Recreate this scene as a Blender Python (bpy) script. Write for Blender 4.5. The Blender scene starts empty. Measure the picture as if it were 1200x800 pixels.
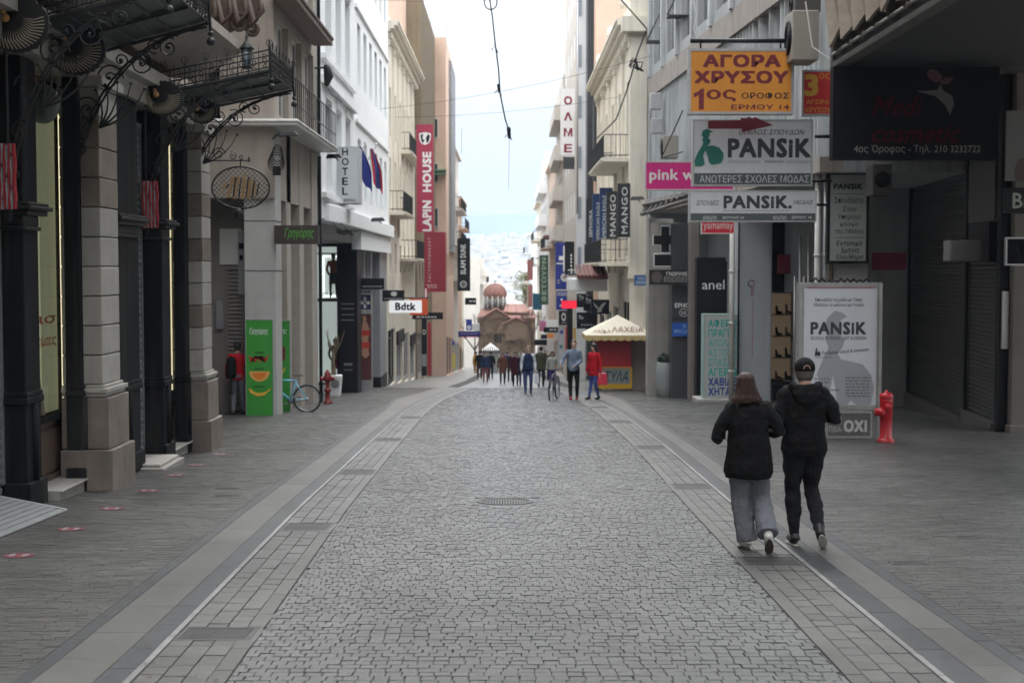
import bpy, math, random
import numpy as np
from mathutils import Vector, Matrix, noise
R = random.Random(11)
sc = bpy.context.scene
COL = sc.collection
PI = math.pi
# ------------------------------------------------------------ camera
F = 1667.0                      # focal length in photograph pixels (50 mm on 36 mm over 1200 px)
CZ = 2.0
PITCH = math.atan(85 / F)
YAW = math.atan(5 / F)
cam = bpy.data.objects.new('camera', bpy.data.cameras.new('camera'))
COL.objects.link(cam)
cam.data.lens = 50; cam.data.sensor_width = 36
cam.data.clip_start = 0.1; cam.data.clip_end = 9000
cam.location = (0, 0, CZ)
cam.rotation_euler = (PI / 2 - PITCH, 0, -YAW)
cam.data.dof.use_dof = True
cam.data.dof.focus_distance = 14.5
cam.data.dof.aperture_fstop = 2.8
sc.camera = cam
# ------------------------------------------------------------ world, sun, exposure
SUN_EL, SUN_AZ = math.radians(52), math.radians(8)
w = bpy.data.worlds.new("World"); sc.world = w; w.use_nodes = True
nt = w.node_tree; nt.nodes.clear()
N = nt.nodes.new
out = N('ShaderNodeOutputWorld'); bg = N('ShaderNodeBackground'); sky = N('ShaderNodeTexSky')
sky.sky_type = 'NISHITA'; sky.sun_disc = False; sky.sun_elevation = SUN_EL; sky.sun_rotation = SUN_AZ
sky.dust_density = 3; sky.air_density = 1.2
tc = N('ShaderNodeTexCoord'); nz = N('ShaderNodeTexNoise'); mp = N('ShaderNodeMapping')
mp.inputs['Scale'].default_value = (1, 1, 2.2)
nz.inputs['Scale'].default_value = 2.2; nz.inputs['Detail'].default_value = 6; nz.inputs['Roughness'].default_value = .55
rp = N('ShaderNodeValToRGB')
rp.color_ramp.elements[0].position = .3; rp.color_ramp.elements[0].color = (9.0, 9.25, 9.5, 1)
rp.color_ramp.elements[1].position = .68; rp.color_ramp.elements[1].color = (9.6, 9.9, 10.2, 1)
mx = N('ShaderNodeMixRGB'); mx.inputs[0].default_value = .97
L = nt.links.new
L(tc.outputs['Generated'], mp.inputs[0]); L(mp.outputs[0], nz.inputs['Vector']); L(nz.outputs[0], rp.inputs[0])
L(sky.outputs[0], mx.inputs[1]); L(rp.outputs[0], mx.inputs[2]); L(mx.outputs[0], bg.inputs[0])
bg.inputs[1].default_value = 0.1
# an overcast sky grows brighter from the horizon to the zenith
sx = N('ShaderNodeSeparateXYZ'); L(tc.outputs['Generated'], sx.inputs[0])
mz = N('ShaderNodeMapRange'); mz.inputs[1].default_value = .1; mz.inputs[2].default_value = 1.0; mz.inputs[3].default_value = .58; mz.inputs[4].default_value = 3.3
L(sx.outputs[2], mz.inputs[0]); sv = N('ShaderNodeVectorMath'); sv.operation = 'SCALE'; L(mx.outputs[0], sv.inputs[0]); L(mz.outputs[0], sv.inputs['Scale']); L(sv.outputs[0], bg.inputs[0])
L(bg.outputs[0], out.inputs[0])
sun = bpy.data.objects.new('sun', bpy.data.lights.new('sun', 'SUN')); COL.objects.link(sun)
sun.data.energy = 1.0; sun.data.angle = math.radians(25); sun.data.color = (1, .97, .93)
sun.rotation_euler = (PI / 2 - SUN_EL, 0, PI - SUN_AZ)
sc.view_settings.view_transform = 'Standard'; sc.view_settings.look = 'None'
sc.view_settings.gamma = 1; sc.view_settings.use_curve_mapping = False
sc.view_settings.exposure = 0.92
sc.cycles.max_bounces = 6; sc.cycles.diffuse_bounces = 3; sc.cycles.glossy_bounces = 3
sc.cycles.transmission_bounces = 4; sc.cycles.volume_bounces = 3; sc.cycles.transparent_max_bounces = 8
sc.cycles.use_denoising = True
# ------------------------------------------------------------ geometry of the street
def gz(y):
    """height of the street at distance y (it falls away from the camera)"""
    y = max(y, -60)
    e = 0 if y < 34 else ((y - 34) ** 2 * .018 / 24 if y < 46 else .018 * (y - 40))
    if y > 420: return gz(420)
    return -.045 * y - e
_cp, _sp = math.cos(PITCH), math.sin(PITCH)
_fw = Vector((math.sin(YAW) * _cp, math.cos(YAW) * _cp, -_sp))
_rt = Vector((math.cos(YAW), -math.sin(YAW), 0)); _up = _rt.cross(_fw)
def pix(px, py, d):
    """world point at distance d (along the street) seen at photograph pixel px,py"""
    r = _fw + _rt * ((px - 600) / F) - _up * ((py - 400) / F)
    r = r * (d / r.y)
    return (r.x, d, r.z + CZ)
def gdist(px, py):
    lo, hi = 4, 400
    for _ in range(40):
        m = (lo + hi) / 2
        if pix(px, py, m)[2] > gz(m): lo = m
        else: hi = m
    return lo
def gpt(px, py):
    d = gdist(px, py); p = pix(px, py, d)
    return (p[0], d, gz(d))
# ------------------------------------------------------------ mesh builder
def wloc(o):
    v = Vector((0, 0, 0))
    while o is not None:
        v = v + Vector(o.location); o = o.parent
    return v
class Fr:
    """a vertical frame: u along the wall, w up, n outward"""
    def __init__(s, x0, y0, x1, y1, flip=False):
        s.x, s.y = x0, y0
        s.L = math.hypot(x1 - x0, y1 - y0)
        s.dx, s.dy = (x1 - x0) / s.L, (y1 - y0) / s.L
        s.nx, s.ny = (s.dy, -s.dx) if not flip else (-s.dy, s.dx)
    def pt(s, u, w_, n=0): return (s.x + s.dx * u + s.nx * n, s.y + s.dy * u + s.ny * n, w_)
    def key(s): return (round(s.dx, 3), round(s.dy, 3), round(s.nx, 3))
class MB:
    def __init__(s): s.v = []; s.f = []; s.m = []; s.s = []
    def add(s, vs, fs, mi=0, sm=False):
        b = len(s.v); s.v.extend([tuple(p) for p in vs])
        for f in fs:
            s.f.append([b + i for i in f]); s.m.append(mi); s.s.append(sm)
        return s
    def box(s, x0, x1, y0, y1, z0, z1, mi=0):
        return s.hexa([(x0, y0, z0), (x1, y0, z0), (x1, y1, z0), (x0, y1, z0), (x0, y0, z1), (x1, y0, z1), (x1, y1, z1), (x0, y1, z1)], mi)
    def hexa(s, p, mi=0):
        a, b, c = Vector(p[1]) - Vector(p[0]), Vector(p[3]) - Vector(p[0]), Vector(p[4]) - Vector(p[0])
        if a.cross(b).dot(c) < 0: return s.add(p, [(1, 2, 3, 0), (7, 6, 5, 4), (4, 5, 1, 0), (5, 6, 2, 1), (6, 7, 3, 2), (7, 4, 0, 3)], mi)
        return s.add(p, [(0, 3, 2, 1), (4, 5, 6, 7), (0, 1, 5, 4), (1, 2, 6, 5), (2, 3, 7, 6), (3, 0, 4, 7)], mi)
    def fbox(s, fr, u0, u1, w0, w1, n0, n1, mi=0):
        q = fr.pt
        return s.hexa([q(u0, w0, n0), q(u1, w0, n0), q(u1, w0, n1), q(u0, w0, n1), q(u0, w1, n0), q(u1, w1, n0), q(u1, w1, n1), q(u0, w1, n1)], mi)
    def quad(s, a, b, c, d, mi=0): return s.add([a, b, c, d], [(0, 1, 2, 3)], mi)
    def poly(s, pts, ext, mi=0):
        """flat polygon pts extruded along vector ext"""
        n = len(pts); e = Vector(ext)
        vs = [tuple(p) for p in pts] + [tuple(Vector(p) + e) for p in pts]
        fs = [tuple(range(n))[::-1], tuple(range(n, 2 * n))] + [(i, (i + 1) % n, n + (i + 1) % n, n + i) for i in range(n)]
        return s.add(vs, fs, mi)
    def tube(s, pts, r, n=6, mi=0, caps=True, flat=(1, 1)):
        pts = [Vector(p) for p in pts]
        rs = r if isinstance(r, (list, tuple)) else [r] * len(pts)
        vs = []; ref = None
        for i, p in enumerate(pts):
            t = (pts[min(i + 1, len(pts) - 1)] - pts[max(i - 1, 0)])
            t = t.normalized() if t.length > 1e-9 else Vector((0, 0, 1))
            if ref is None: ref = Vector((0, 1, 0)) if abs(t.y) < .8 else Vector((1, 0, 0))
            a = t.cross(ref)
            if a.length < 1e-4: a = t.cross(Vector((.3, .5, .8)))
            a.normalize(); b = t.cross(a).normalized(); ref = -b if False else ref
            for k in range(n):
                th = 2 * PI * k / n
                vs.append(p + a * (math.cos(th) * rs[i] * flat[0]) + b * (math.sin(th) * rs[i] * flat[1]))
        fs = [(i * n + k, i * n + (k + 1) % n, (i + 1) * n + (k + 1) % n, (i + 1) * n + k) for i in range(len(pts) - 1) for k in range(n)]
        if caps:
            fs += [tuple(range(n))[::-1], tuple(range((len(pts) - 1) * n, len(pts) * n))]
        return s.add(vs, fs, mi, n > 5)
    def lathe(s, cx, cy, prof, n=16, mi=0, axis='z', cz=0):
        vs = []
        for r, z in prof:
            for k in range(n):
                th = 2 * PI * k / n
                if axis == 'z': vs.append((cx + r * math.cos(th), cy + r * math.sin(th), cz + z))
                elif axis == 'y': vs.append((cx + r * math.cos(th), cy + z, cz + r * math.sin(th)))
                else: vs.append((cx + z, cy + r * math.cos(th), cz + r * math.sin(th)))
        m = len(prof)
        fs = [(i * n + k, i * n + (k + 1) % n, (i + 1) * n + (k + 1) % n, (i + 1) * n + k) for i in range(m - 1) for k in range(n)]
        fs += [tuple(range(n))[::-1], tuple(range((m - 1) * n, m * n))]
        return s.add(vs, fs, mi, True)
    def ball(s, c, r, n=12, mi=0, sq=(1, 1, 1)):
        m = n // 2 + 1; vs = []
        for i in range(1, m):
            ph = PI * i / m
            for k in range(n):
                th = 2 * PI * k / n
                vs.append((c[0] + r * sq[0] * math.sin(ph) * math.cos(th), c[1] + r * sq[1] * math.sin(ph) * math.sin(th), c[2] + r * sq[2] * math.cos(ph)))
        t = len(vs); vs += [(c[0], c[1], c[2] + r * sq[2]), (c[0], c[1], c[2] - r * sq[2])]
        fs = [(i * n + k, (i + 1) * n + k, (i + 1) * n + (k + 1) % n, i * n + (k + 1) % n) for i in range(m - 2) for k in range(n)]
        fs += [(t, k, (k + 1) % n) for k in range(n)] + [(t + 1, (m - 2) * n + (k + 1) % n, (m - 2) * n + k) for k in range(n)]
        return s.add(vs, fs, mi, True)
    def obj(s, name, mats, parent=None, local=False, bevel=0, sub=0, label=None, kind=None):
        me = bpy.data.meshes.new(name)
        if parent is not None and not local:
            o0 = wloc(parent); vs = [(p[0] - o0.x, p[1] - o0.y, p[2] - o0.z) for p in s.v]; org = Vector((0, 0, 0))
        elif parent is None and not local and s.v:
            a = np.array(s.v); org = Vector((float((a[:, 0].min() + a[:, 0].max()) / 2), float((a[:, 1].min() + a[:, 1].max()) / 2), float(a[:, 2].min())))
            vs = [(p[0] - org.x, p[1] - org.y, p[2] - org.z) for p in s.v]
        else: vs = s.v; org = Vector((0, 0, 0))
        me.from_pydata(vs, [], s.f)
        if not isinstance(mats, (list, tuple)): mats = [mats]
        for m_ in mats: me.materials.append(m_)
        me.polygons.foreach_set('material_index', s.m)
        me.polygons.foreach_set('use_smooth', s.s)
        me.update()
        o = bpy.data.objects.new(name, me); COL.objects.link(o); o.location = org
        if parent is not None: o.parent = parent
        if bevel:
            b = o.modifiers.new('bevel', 'BEVEL'); b.width = bevel; b.segments = 2; b.limit_method = 'ANGLE'
        if label: o['label'] = label
        if kind: o['kind'] = kind
        return o
def thing(name, label, cat, loc, group=None, rz=0):
    o = bpy.data.objects.new(name, None); COL.objects.link(o)
    o.location = loc; o.rotation_euler = (0, 0, rz); o['label'] = label; o['category'] = cat
    o.empty_display_size = .2
    if group: o['group'] = group
    return o
def tag(o, label, cat, group=None):
    o['label'] = label; o['category'] = cat
    if group: o['group'] = group
    return o
def copy_tree(o, parent=None, loc=None, rz=None, label=None):
    c = o.copy(); COL.objects.link(c); c.parent = parent
    if loc is not None: c.location = loc
    if rz is not None: c.rotation_euler = (0, 0, rz)
    if label: c['label'] = label
    for ch in list(o.children): copy_tree(ch, c)
    return c
# ------------------------------------------------------------ materials
MATS = {}
def M(name, col, rough=.6, metal=0.0, var=.15, scale=2.5, bump=0.0, bscale=40, streak=0.0, island=0.0, emis=None, spec=.5, dirt=(.12, .11, .1), obrand=0.0, alpha=None, trans=0, stain=0, stretch=None):
    if name in MATS: return MATS[name]
    m = bpy.data.materials.new(name); m.use_nodes = True
    nt = m.node_tree; b = nt.nodes['Principled BSDF']; N = nt.nodes.new; L = nt.links.new
    b.inputs['Roughness'].default_value = rough; b.inputs['Metallic'].default_value = metal
    b.inputs['Specular IOR Level'].default_value = spec
    tc = N('ShaderNodeTexCoord')
    n1 = N('ShaderNodeTexNoise'); n1.inputs['Scale'].default_value = scale; n1.inputs['Detail'].default_value = 8; n1.inputs['Roughness'].default_value = .65
    co = tc.outputs['Object']
    if 'hair' in name:
        hm = N('ShaderNodeMapping'); hm.inputs['Scale'].default_value = (1, 1, .05); L(co, hm.inputs[0]); co = hm.outputs[0]
    if stretch:
        gp = N('ShaderNodeNewGeometry'); hm = N('ShaderNodeMapping'); hm.inputs['Scale'].default_value = stretch; L(gp.outputs['Position'], hm.inputs[0]); co = hm.outputs[0]
    L(co, n1.inputs['Vector'])
    mr = N('ShaderNodeMapRange'); mr.inputs[1].default_value = .25; mr.inputs[2].default_value = .75
    mr.inputs[3].default_value = 1 - var; mr.inputs[4].default_value = 1 + var
    L(n1.outputs[0], mr.inputs[0]); fac = mr.outputs[0]
    if island or obrand:
        if island:
            g = N('ShaderNodeNewGeometry'); src = g.outputs['Random Per Island']; amt = island
        if obrand:
            oi = N('ShaderNodeObjectInfo')
            if island:
                ad = N('ShaderNodeMath'); ad.operation = 'ADD'; L(src, ad.inputs[0]); L(oi.outputs['Random'], ad.inputs[1])
                fr_ = N('ShaderNodeMath'); fr_.operation = 'FRACT'; L(ad.outputs[0], fr_.inputs[0]); src = fr_.outputs[0]
            else: src = oi.outputs['Random']; amt = obrand
        m2 = N('ShaderNodeMapRange'); m2.inputs[3].default_value = 1 - amt; m2.inputs[4].default_value = 1 + amt
        L(src, m2.inputs[0]); mu = N('ShaderNodeMath'); mu.operation = 'MULTIPLY'; L(fac, mu.inputs[0]); L(m2.outputs[0], mu.inputs[1]); fac = mu.outputs[0]
    if stain:
        g2 = N('ShaderNodeNewGeometry'); n5 = N('ShaderNodeTexNoise'); n5.inputs['Scale'].default_value = .55; n5.inputs['Detail'].default_value = 9; n5.inputs['Roughness'].default_value = .68
        L(g2.outputs['Position'], n5.inputs['Vector']); m5 = N('ShaderNodeMapRange'); m5.inputs[1].default_value = .33; m5.inputs[2].default_value = .66; m5.inputs[3].default_value = 1 - stain; m5.inputs[4].default_value = 1 + stain
        L(n5.outputs[0], m5.inputs[0]); mu5 = N('ShaderNodeMath'); mu5.operation = 'MULTIPLY'; L(fac, mu5.inputs[0]); L(m5.outputs[0], mu5.inputs[1]); fac = mu5.outputs[0]
    vm = N('ShaderNodeVectorMath'); vm.operation = 'SCALE'; vm.inputs[0].default_value = col; L(fac, vm.inputs['Scale'])
    c = vm.outputs[0]
    if streak:
        mp = N('ShaderNodeMapping'); mp.inputs['Scale'].default_value = (3.5, 3.5, .22); L(tc.outputs['Object'], mp.inputs[0])
        n2 = N('ShaderNodeTexNoise'); n2.inputs['Scale'].default_value = 1.6; n2.inputs['Detail'].default_value = 7; L(mp.outputs[0], n2.inputs['Vector'])
        r2 = N('ShaderNodeMapRange'); r2.inputs[1].default_value = .5; r2.inputs[2].default_value = .78; r2.inputs[3].default_value = 0; r2.inputs[4].default_value = streak
        L(n2.outputs[0], r2.inputs[0])
        mi = N('ShaderNodeMixRGB'); L(r2.outputs[0], mi.inputs[0]); L(c, mi.inputs[1]); mi.inputs[2].default_value = (*dirt, 1); c = mi.outputs[0]
    L(c, b.inputs['Base Color'])
    if bump:
        n3 = N('ShaderNodeTexNoise'); n3.inputs['Scale'].default_value = bscale; n3.inputs['Detail'].default_value = 5
        L(co, n3.inputs['Vector'])
        bp = N('ShaderNodeBump'); bp.inputs['Strength'].default_value = bump; bp.inputs['Distance'].default_value = .02
        L(n3.outputs[0], bp.inputs['Height']); L(bp.outputs[0], b.inputs['Normal'])
    if emis:
        b.inputs['Emission Color'].default_value = (*emis[0], 1); b.inputs['Emission Strength'].default_value = emis[1]
    if trans:
        b.inputs['Transmission Weight'].default_value = trans; b.inputs['IOR'].default_value = 1.45
    if alpha is not None: b.inputs['Alpha'].default_value = alpha
    MATS[name] = m
    return m
def P(name, col, rough=.5, **k):            # printed / painted flat colour
    return M(name, col, rough, var=k.pop('var', .06), **k)
black = P('black paint', (.010, .010, .011), .5, spec=.25)
blackmat = P('black matt', (.012, .012, .013), .8, spec=.15)
iron = M('wrought iron', (.012, .012, .013), .55, var=.3, scale=12)
ironcol = M('dark blue grey iron', (.010, .011, .012), .7, spec=.15, var=.2, scale=6, streak=.3)
glass = M('dark window glass', (.05, .06, .065), .08, var=.5, scale=.7, spec=.8)
glassb = M('pale reflecting window glass', (.2, .25, .27), .12, var=.4, scale=.6, spec=.8)
marble = M('weathered marble', (.34, .325, .295), .55, var=.14, scale=3.5, bump=.15, bscale=25, streak=.35, dirt=(.25, .2, .15), obrand=.13)
marbleb = M('pink brown marble', (.20, .165, .137), .55, var=.35, scale=3, bump=.15, bscale=20, streak=.5, obrand=.1)
conc = M('weathered concrete', (.30, .29, .27), .85, var=.2, scale=1.5, bump=.3, bscale=30, streak=.5)
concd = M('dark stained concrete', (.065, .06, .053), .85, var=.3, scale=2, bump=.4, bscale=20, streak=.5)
wbeige = M('beige stone wall', (.36, .315, .27), .8, var=.13, scale=1.4, bump=.15, bscale=40, streak=.4, dirt=(.2, .17, .14))
wwhite = M('white painted wall', (.80, .81, .81), .7, var=.05, scale=1, streak=.22, dirt=(.4, .41, .42))
wcream = M('cream stucco wall', (.70, .65, .55), .75, var=.09, scale=1.2, streak=.4, dirt=(.36, .31, .25))
wpeach = M('peach stucco wall', (.66, .47, .36), .8, var=.12, scale=.6, streak=.35, dirt=(.5, .38, .3))
wgrey = M('grey rendered wall', (.34, .35, .35), .75, var=.14, scale=1.1, bump=.1, streak=.6, dirt=(.17, .16, .15))
wlouv = M('grey metal louvre', (.40, .42, .425), .5, var=.15, scale=1.2, streak=.75, dirt=(.13, .12, .11), obrand=.12)
wbrown = M('brown metal cladding', (.24, .19, .12), .6, var=.15, scale=1, streak=.4)
wpale = M('pale far wall', (.62, .58, .52), .8, var=.1, scale=.5, streak=.4, dirt=(.35, .32, .3))
stonedk = M('grey marble wall', (.30, .285, .26), .55, var=.2, scale=1.2, streak=.4, dirt=(.15, .14, .13))
alu = M('brushed aluminium', (.45, .45, .46), .4, .6, var=.1)
white = P('white paint', (.78, .78, .77), .45)
offw = P('off white paint', (.62, .61, .58), .5, streak=.2, dirt=(.35, .33, .3))
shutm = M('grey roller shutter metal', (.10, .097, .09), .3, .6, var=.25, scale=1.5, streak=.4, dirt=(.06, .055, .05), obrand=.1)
shutl = M('light roller shutter metal', (.22, .23, .235), .5, .3, var=.2, scale=2, streak=.3, obrand=.1)
wood = M('brown painted wood', (.11, .075, .055), .5, var=.2, scale=6, streak=.2)
tile = M('red clay roof tile', (.22, .105, .08), .75, var=.25, scale=2, obrand=.2, island=.2)
brick = M('old church brick', (.20, .14, .095), .85, var=.25, scale=2, bump=.3, bscale=14, obrand=.2, island=.2)
rubber = P('black rubber', (.02, .02, .02), .8)
skin = M('skin', (.52, .32, .24), .55, var=.06, scale=8)
# ------------------------------------------------------------ lettering
_tc = {}
def glyphs(s, bold=0.0, shear=0.0, sp=1.0):
    k = (s, bold, shear, sp)
    if k in _tc: return _tc[k]
    cu = bpy.data.curves.new('t', 'FONT'); cu.body = s; cu.resolution_u = 2
    cu.shear = shear; cu.space_character = sp * (1 + max(0, bold) * 1.2)
    o = bpy.data.objects.new('t', cu); me = o.to_mesh()
    v0 = np.array([tuple(a.co) for a in me.vertices]) if len(me.vertices) else np.zeros((3, 3))
    f0 = [tuple(p.vertices) for p in me.polygons]
    o.to_mesh_clear(); bpy.data.objects.remove(o); bpy.data.curves.remove(cu)
    h = max(bold, 0) * .75; offs = [(0, 0)] if h < .008 else [(-h, -h), (h, -h), (h, h), (-h, h), (0, h), (0, -h), (-h, 0), (h, 0)] if h > .03 else [(-h, 0), (h, 0), (0, h), (0, -h)]
    vs, f = [], []
    for i, (a, b) in enumerate(offs):
        f += [tuple(q + len(v0) * i for q in p) for p in f0]; vs.append(v0 * [1, 1, 0] + [a, b, i])
    v = np.concatenate(vs); mn = v[:, :2].min(0); mxx = v[:, :2].max(0); sz = np.maximum(mxx - mn, 1e-6)
    v = np.column_stack([(v[:, :2] - mn) / sz, v[:, 2]])
    _tc[k] = (v, f, sz[0] / sz[1]); return _tc[k]
def text(mb, s, fr, u0, u1, w0, w1, n, mi=0, bold=0.01, shear=0, turn=False, sp=1.0, tilt=0):
    """lettering filling the rectangle u0..u1 x w0..w1 of a frame, standing n proud"""
    v, f, _ = glyphs(s, bold, shear, sp)
    if turn: vs = [fr.pt(u0 + (1 - b) * (u1 - u0), w0 + a * (w1 - w0), n + e * .00015) for a, b, e in v]
    else: vs = [fr.pt(u0 + a * (u1 - u0), w0 + b * (w1 - w0) + tilt * a * (u1 - u0), n + e * .00015) for a, b, e in v]
    mb.add(vs, f, mi)
# ============================================================ THE GROUND
def proj(x, y, z):
    d = Vector((x, y, z - CZ)); q = d.dot(_fw)
    return 600 + F * d.dot(_rt) / q, 400 - F * d.dot(_up) / q
KY = [-60, 0, 8, 16, 25, 35, 43, 60, 80, 187, 420]
def kL(y): return float(np.interp(y, KY, [-2.1, -2.1, -2.17, -2.38, -2.5, -2.6, -2.55, -2.2, -1.85, -1.9, -1.9]))
def kR(y): return float(np.interp(y, KY, [2.45, 2.45, 2.52, 2.62, 2.78, 2.8, 2.7, 2.5, 2.3, 2.2, 2.2]))
def stuffy(o, k='structure'): o['kind'] = k; return o
def sheet(name, fx0, fx1, ys, dz, mat, parent=None):
    mb = MB(); vs = []
    for y in ys: vs += [(fx0(y), y, gz(y) + dz), (fx1(y), y, gz(y) + dz)]
    mb.add(vs, [(2 * i, 2 * i + 1, 2 * i + 3, 2 * i + 2) for i in range(len(ys) - 1)])
    return mb.obj(name, mat, parent)
YS = [-60, -30, -10, 0, 5] + list(range(8, 64, 3)) + list(range(64, 200, 8)) + [220, 260, 300, 360, 420]
cob = M('grey granite sett', (.092, .094, .091), .29, var=.85, scale=1, bump=.35, bscale=55, island=.2, spec=.5, stain=.2, stretch=(45, 75, 45))
joint = M('dark sand joint', (.058, .057, .053), .9, var=.35, scale=5)
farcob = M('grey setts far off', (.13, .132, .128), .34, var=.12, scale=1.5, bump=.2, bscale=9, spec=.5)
pavm = M('grey marble paver strip', (.074, .0725, .068), .38, var=.4, scale=1, bump=.15, bscale=40, island=.28, stain=.3, stretch=(1.6, 22, 3))
slabp = M('pale grey marble slab', (.115, .113, .106), .36, var=.2, scale=1, bump=.1, bscale=25, island=.08, obrand=.1, stain=.2, stretch=(14, 9, 9))
slabd = M('dark grey marble strip', (.042, .044, .047), .4, var=.45, scale=1, bump=.2, bscale=30, island=.12, obrand=.1, stain=.3, stretch=(14, 5, 9))
whl = M('white marble line', (.19, .19, .183), .45, var=.25, scale=8, island=.15, obrand=.1, stain=.25)
gutm = M('grey stone gutter slab', (.088, .086, .081), .4, var=.4, scale=14, bump=.4, bscale=50, island=.2, obrand=.1, stain=.22)
smth = M('smooth grey border stone', (.095, .093, .087), .4, var=.15, scale=2, bump=.1, island=.1, stain=.22)
ground = stuffy(sheet('ground', lambda y: -400, lambda y: 400, YS, -.25, M('earth under the city', (.2, .19, .17), .9)))
road = stuffy(sheet('road', lambda y: kL(y) - .03, lambda y: kR(y) + .03, YS, -.012, joint))
pavl = stuffy(sheet('pavement', lambda y: -12, lambda y: kL(y) - .03, YS, -.012, joint))
pavr = stuffy(sheet('pavement', lambda y: kR(y) + .03, lambda y: 16, YS, -.012, joint))
YF = [y for y in YS if y >= 62] + [62.0]; YF = sorted(set(YF))
YB = [-60, -30, -10, 0, 5, 7.4]
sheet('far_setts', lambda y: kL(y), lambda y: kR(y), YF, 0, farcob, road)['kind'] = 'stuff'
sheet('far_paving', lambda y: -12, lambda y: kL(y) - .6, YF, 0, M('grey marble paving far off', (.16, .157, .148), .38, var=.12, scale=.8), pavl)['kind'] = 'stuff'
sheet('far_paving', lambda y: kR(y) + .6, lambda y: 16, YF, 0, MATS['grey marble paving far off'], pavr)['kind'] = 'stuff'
def pave(parent, name, rects, mat, nind=300, jz=.002, ch=.006, jx=.002, depth=.018, top=0.0):
    """rects: (x0,x1,y0,y1) of single stones laid with open joints; the largest in view are parts, the rest one part"""
    if not rects: return
    rr = np.random.RandomState(len(rects))
    def px_area(r):
        xc, yc = (r[0] + r[1]) / 2, (r[2] + r[3]) / 2
        if yc < 5: return 0
        a, b = proj(xc, yc, gz(yc))
        if not (-10 < a < 1210 and -10 < b < 815): return 0
        return (r[1] - r[0]) * (r[3] - r[2]) / yc ** 3
    rects = sorted(rects, key=lambda r: -px_area(r))
    ind = [r for r in rects[:nind] if px_area(r) > 0]; rest = rects[len(ind):]
    F5 = [(0, 1, 2, 3), (4, 5, 1, 0), (5, 6, 2, 1), (6, 7, 3, 2), (7, 4, 0, 3)]
    def verts(r, ox=0, oy=0, oz=0):
        x0, x1, y0, y1 = r[:4]; s0, s1 = r[4:] if len(r) > 4 else (0, 0); j = rr.uniform(-jx, jx, 8); h = rr.uniform(-jz, jz) + top; t1, t2 = rr.uniform(-jz, jz, 2) * .5
        c = ch
        q = [(x0 + c + j[0], y0 + c + j[1], h + t1 + t2), (x1 - c + j[2], y0 + c + j[3], h + t1 - t2), (x1 + s1 - c + j[4], y1 - c + j[5], h - t1 - t2), (x0 + s0 + c + j[6], y1 - c + j[7], h - t1 + t2)]
        v = [(a - ox, b - oy, gz(b) + e - oz) for a, b, e in q]
        v += [(x0 - ox, y0 - oy, gz(y0) - depth - oz), (x1 - ox, y0 - oy, gz(y0) - depth - oz), (x1 + s1 - ox, y1 - oy, gz(y1) - depth - oz), (x0 + s0 - ox, y1 - oy, gz(y1) - depth - oz)]
        return v
    o0 = wloc(parent)
    for r in ind:
        ox, oy = (r[0] + r[1]) / 2, (r[2] + r[3]) / 2; oz = gz(oy)
        me = bpy.data.meshes.new(name); me.from_pydata(verts(r, ox, oy, oz), [], F5); me.materials.append(mat)
        o = bpy.data.objects.new(name, me); COL.objects.link(o); o.parent = parent; o.location = (ox - o0.x, oy - o0.y, oz - o0.z)
    if rest:
        mb = MB()
        for r in rest: mb.add(verts(r), F5)
        mb.obj(name, mat, parent, kind='stuff')
# obstacles in the paving: (x0,x1,y0,y1)
DRAINS = []
def hit(x0, x1, y0, y1, obs):
    return any(x0 < b - .005 and x1 > a + .005 and y0 < d - .005 and y1 > c + .005 for a, b, c, d in obs)
gut_l, gut_r = [], []
for px, py, ln in ((355, 617, .62), (418, 553, .7), (455, 515, .8), (480, 489, .9), (228, 742, .42)):
    d = gdist(px, py); gut_l.append((kL(d) + .02, kL(d) + .52, d - ln / 2, d + ln / 2))
for px, py, ln in ((808, 570, .7), (760, 524, .8), (728, 494, .9), (905, 657, .5), (715, 477, .9)):
    d = gdist(px, py); gut_r.append((kR(d) - .52, kR(d) - .02, d - ln / 2, d + ln / 2))
p = gpt(592, 587); MAN = (p[0] - .33, p[0] + .33, p[1] - .33, p[1] + .33)
rs = random.Random(3)
# cobbled carriageway
rects = []; y = 7.6; obs = [MAN]; k = 0
while y < 62:
    h = rs.uniform(.088, .106) * (1 if y < 40 else 1.15); k += 1
    if abs(y - 28.6) < .07: y += .14
    a, b = kL(y) + .56, kR(y) - .56; x = a + (-.05 if k % 2 else 0) + rs.uniform(-.012, .012)
    while x < b - .02:
        wd = rs.uniform(.088, .103) if rs.random() < .95 else rs.uniform(.11, .14)
        x0, x1 = max(x, a), min(x + wd, b)
        if x1 - x0 > .03 and not hit(x0, x1, y, y + h, obs):
            sk = .012 * noise.noise(Vector((x0 * .8, y * .5, 0))); w_ = rs.random(); g0 = .0005 + (.0055 if w_ < .08 else 0); g1 = .0005 + (.006 if .08 < w_ < .17 else 0)
            rects.append((x0 + .0008, x1 - .0008 - g0, y + .0008 + sk, y + h - .0008 - g1 + sk))
        x += wd
    y += h
pave(road, 'cobble', rects, cob, 300, jz=.0022, ch=.0028, jx=.0012)
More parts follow.
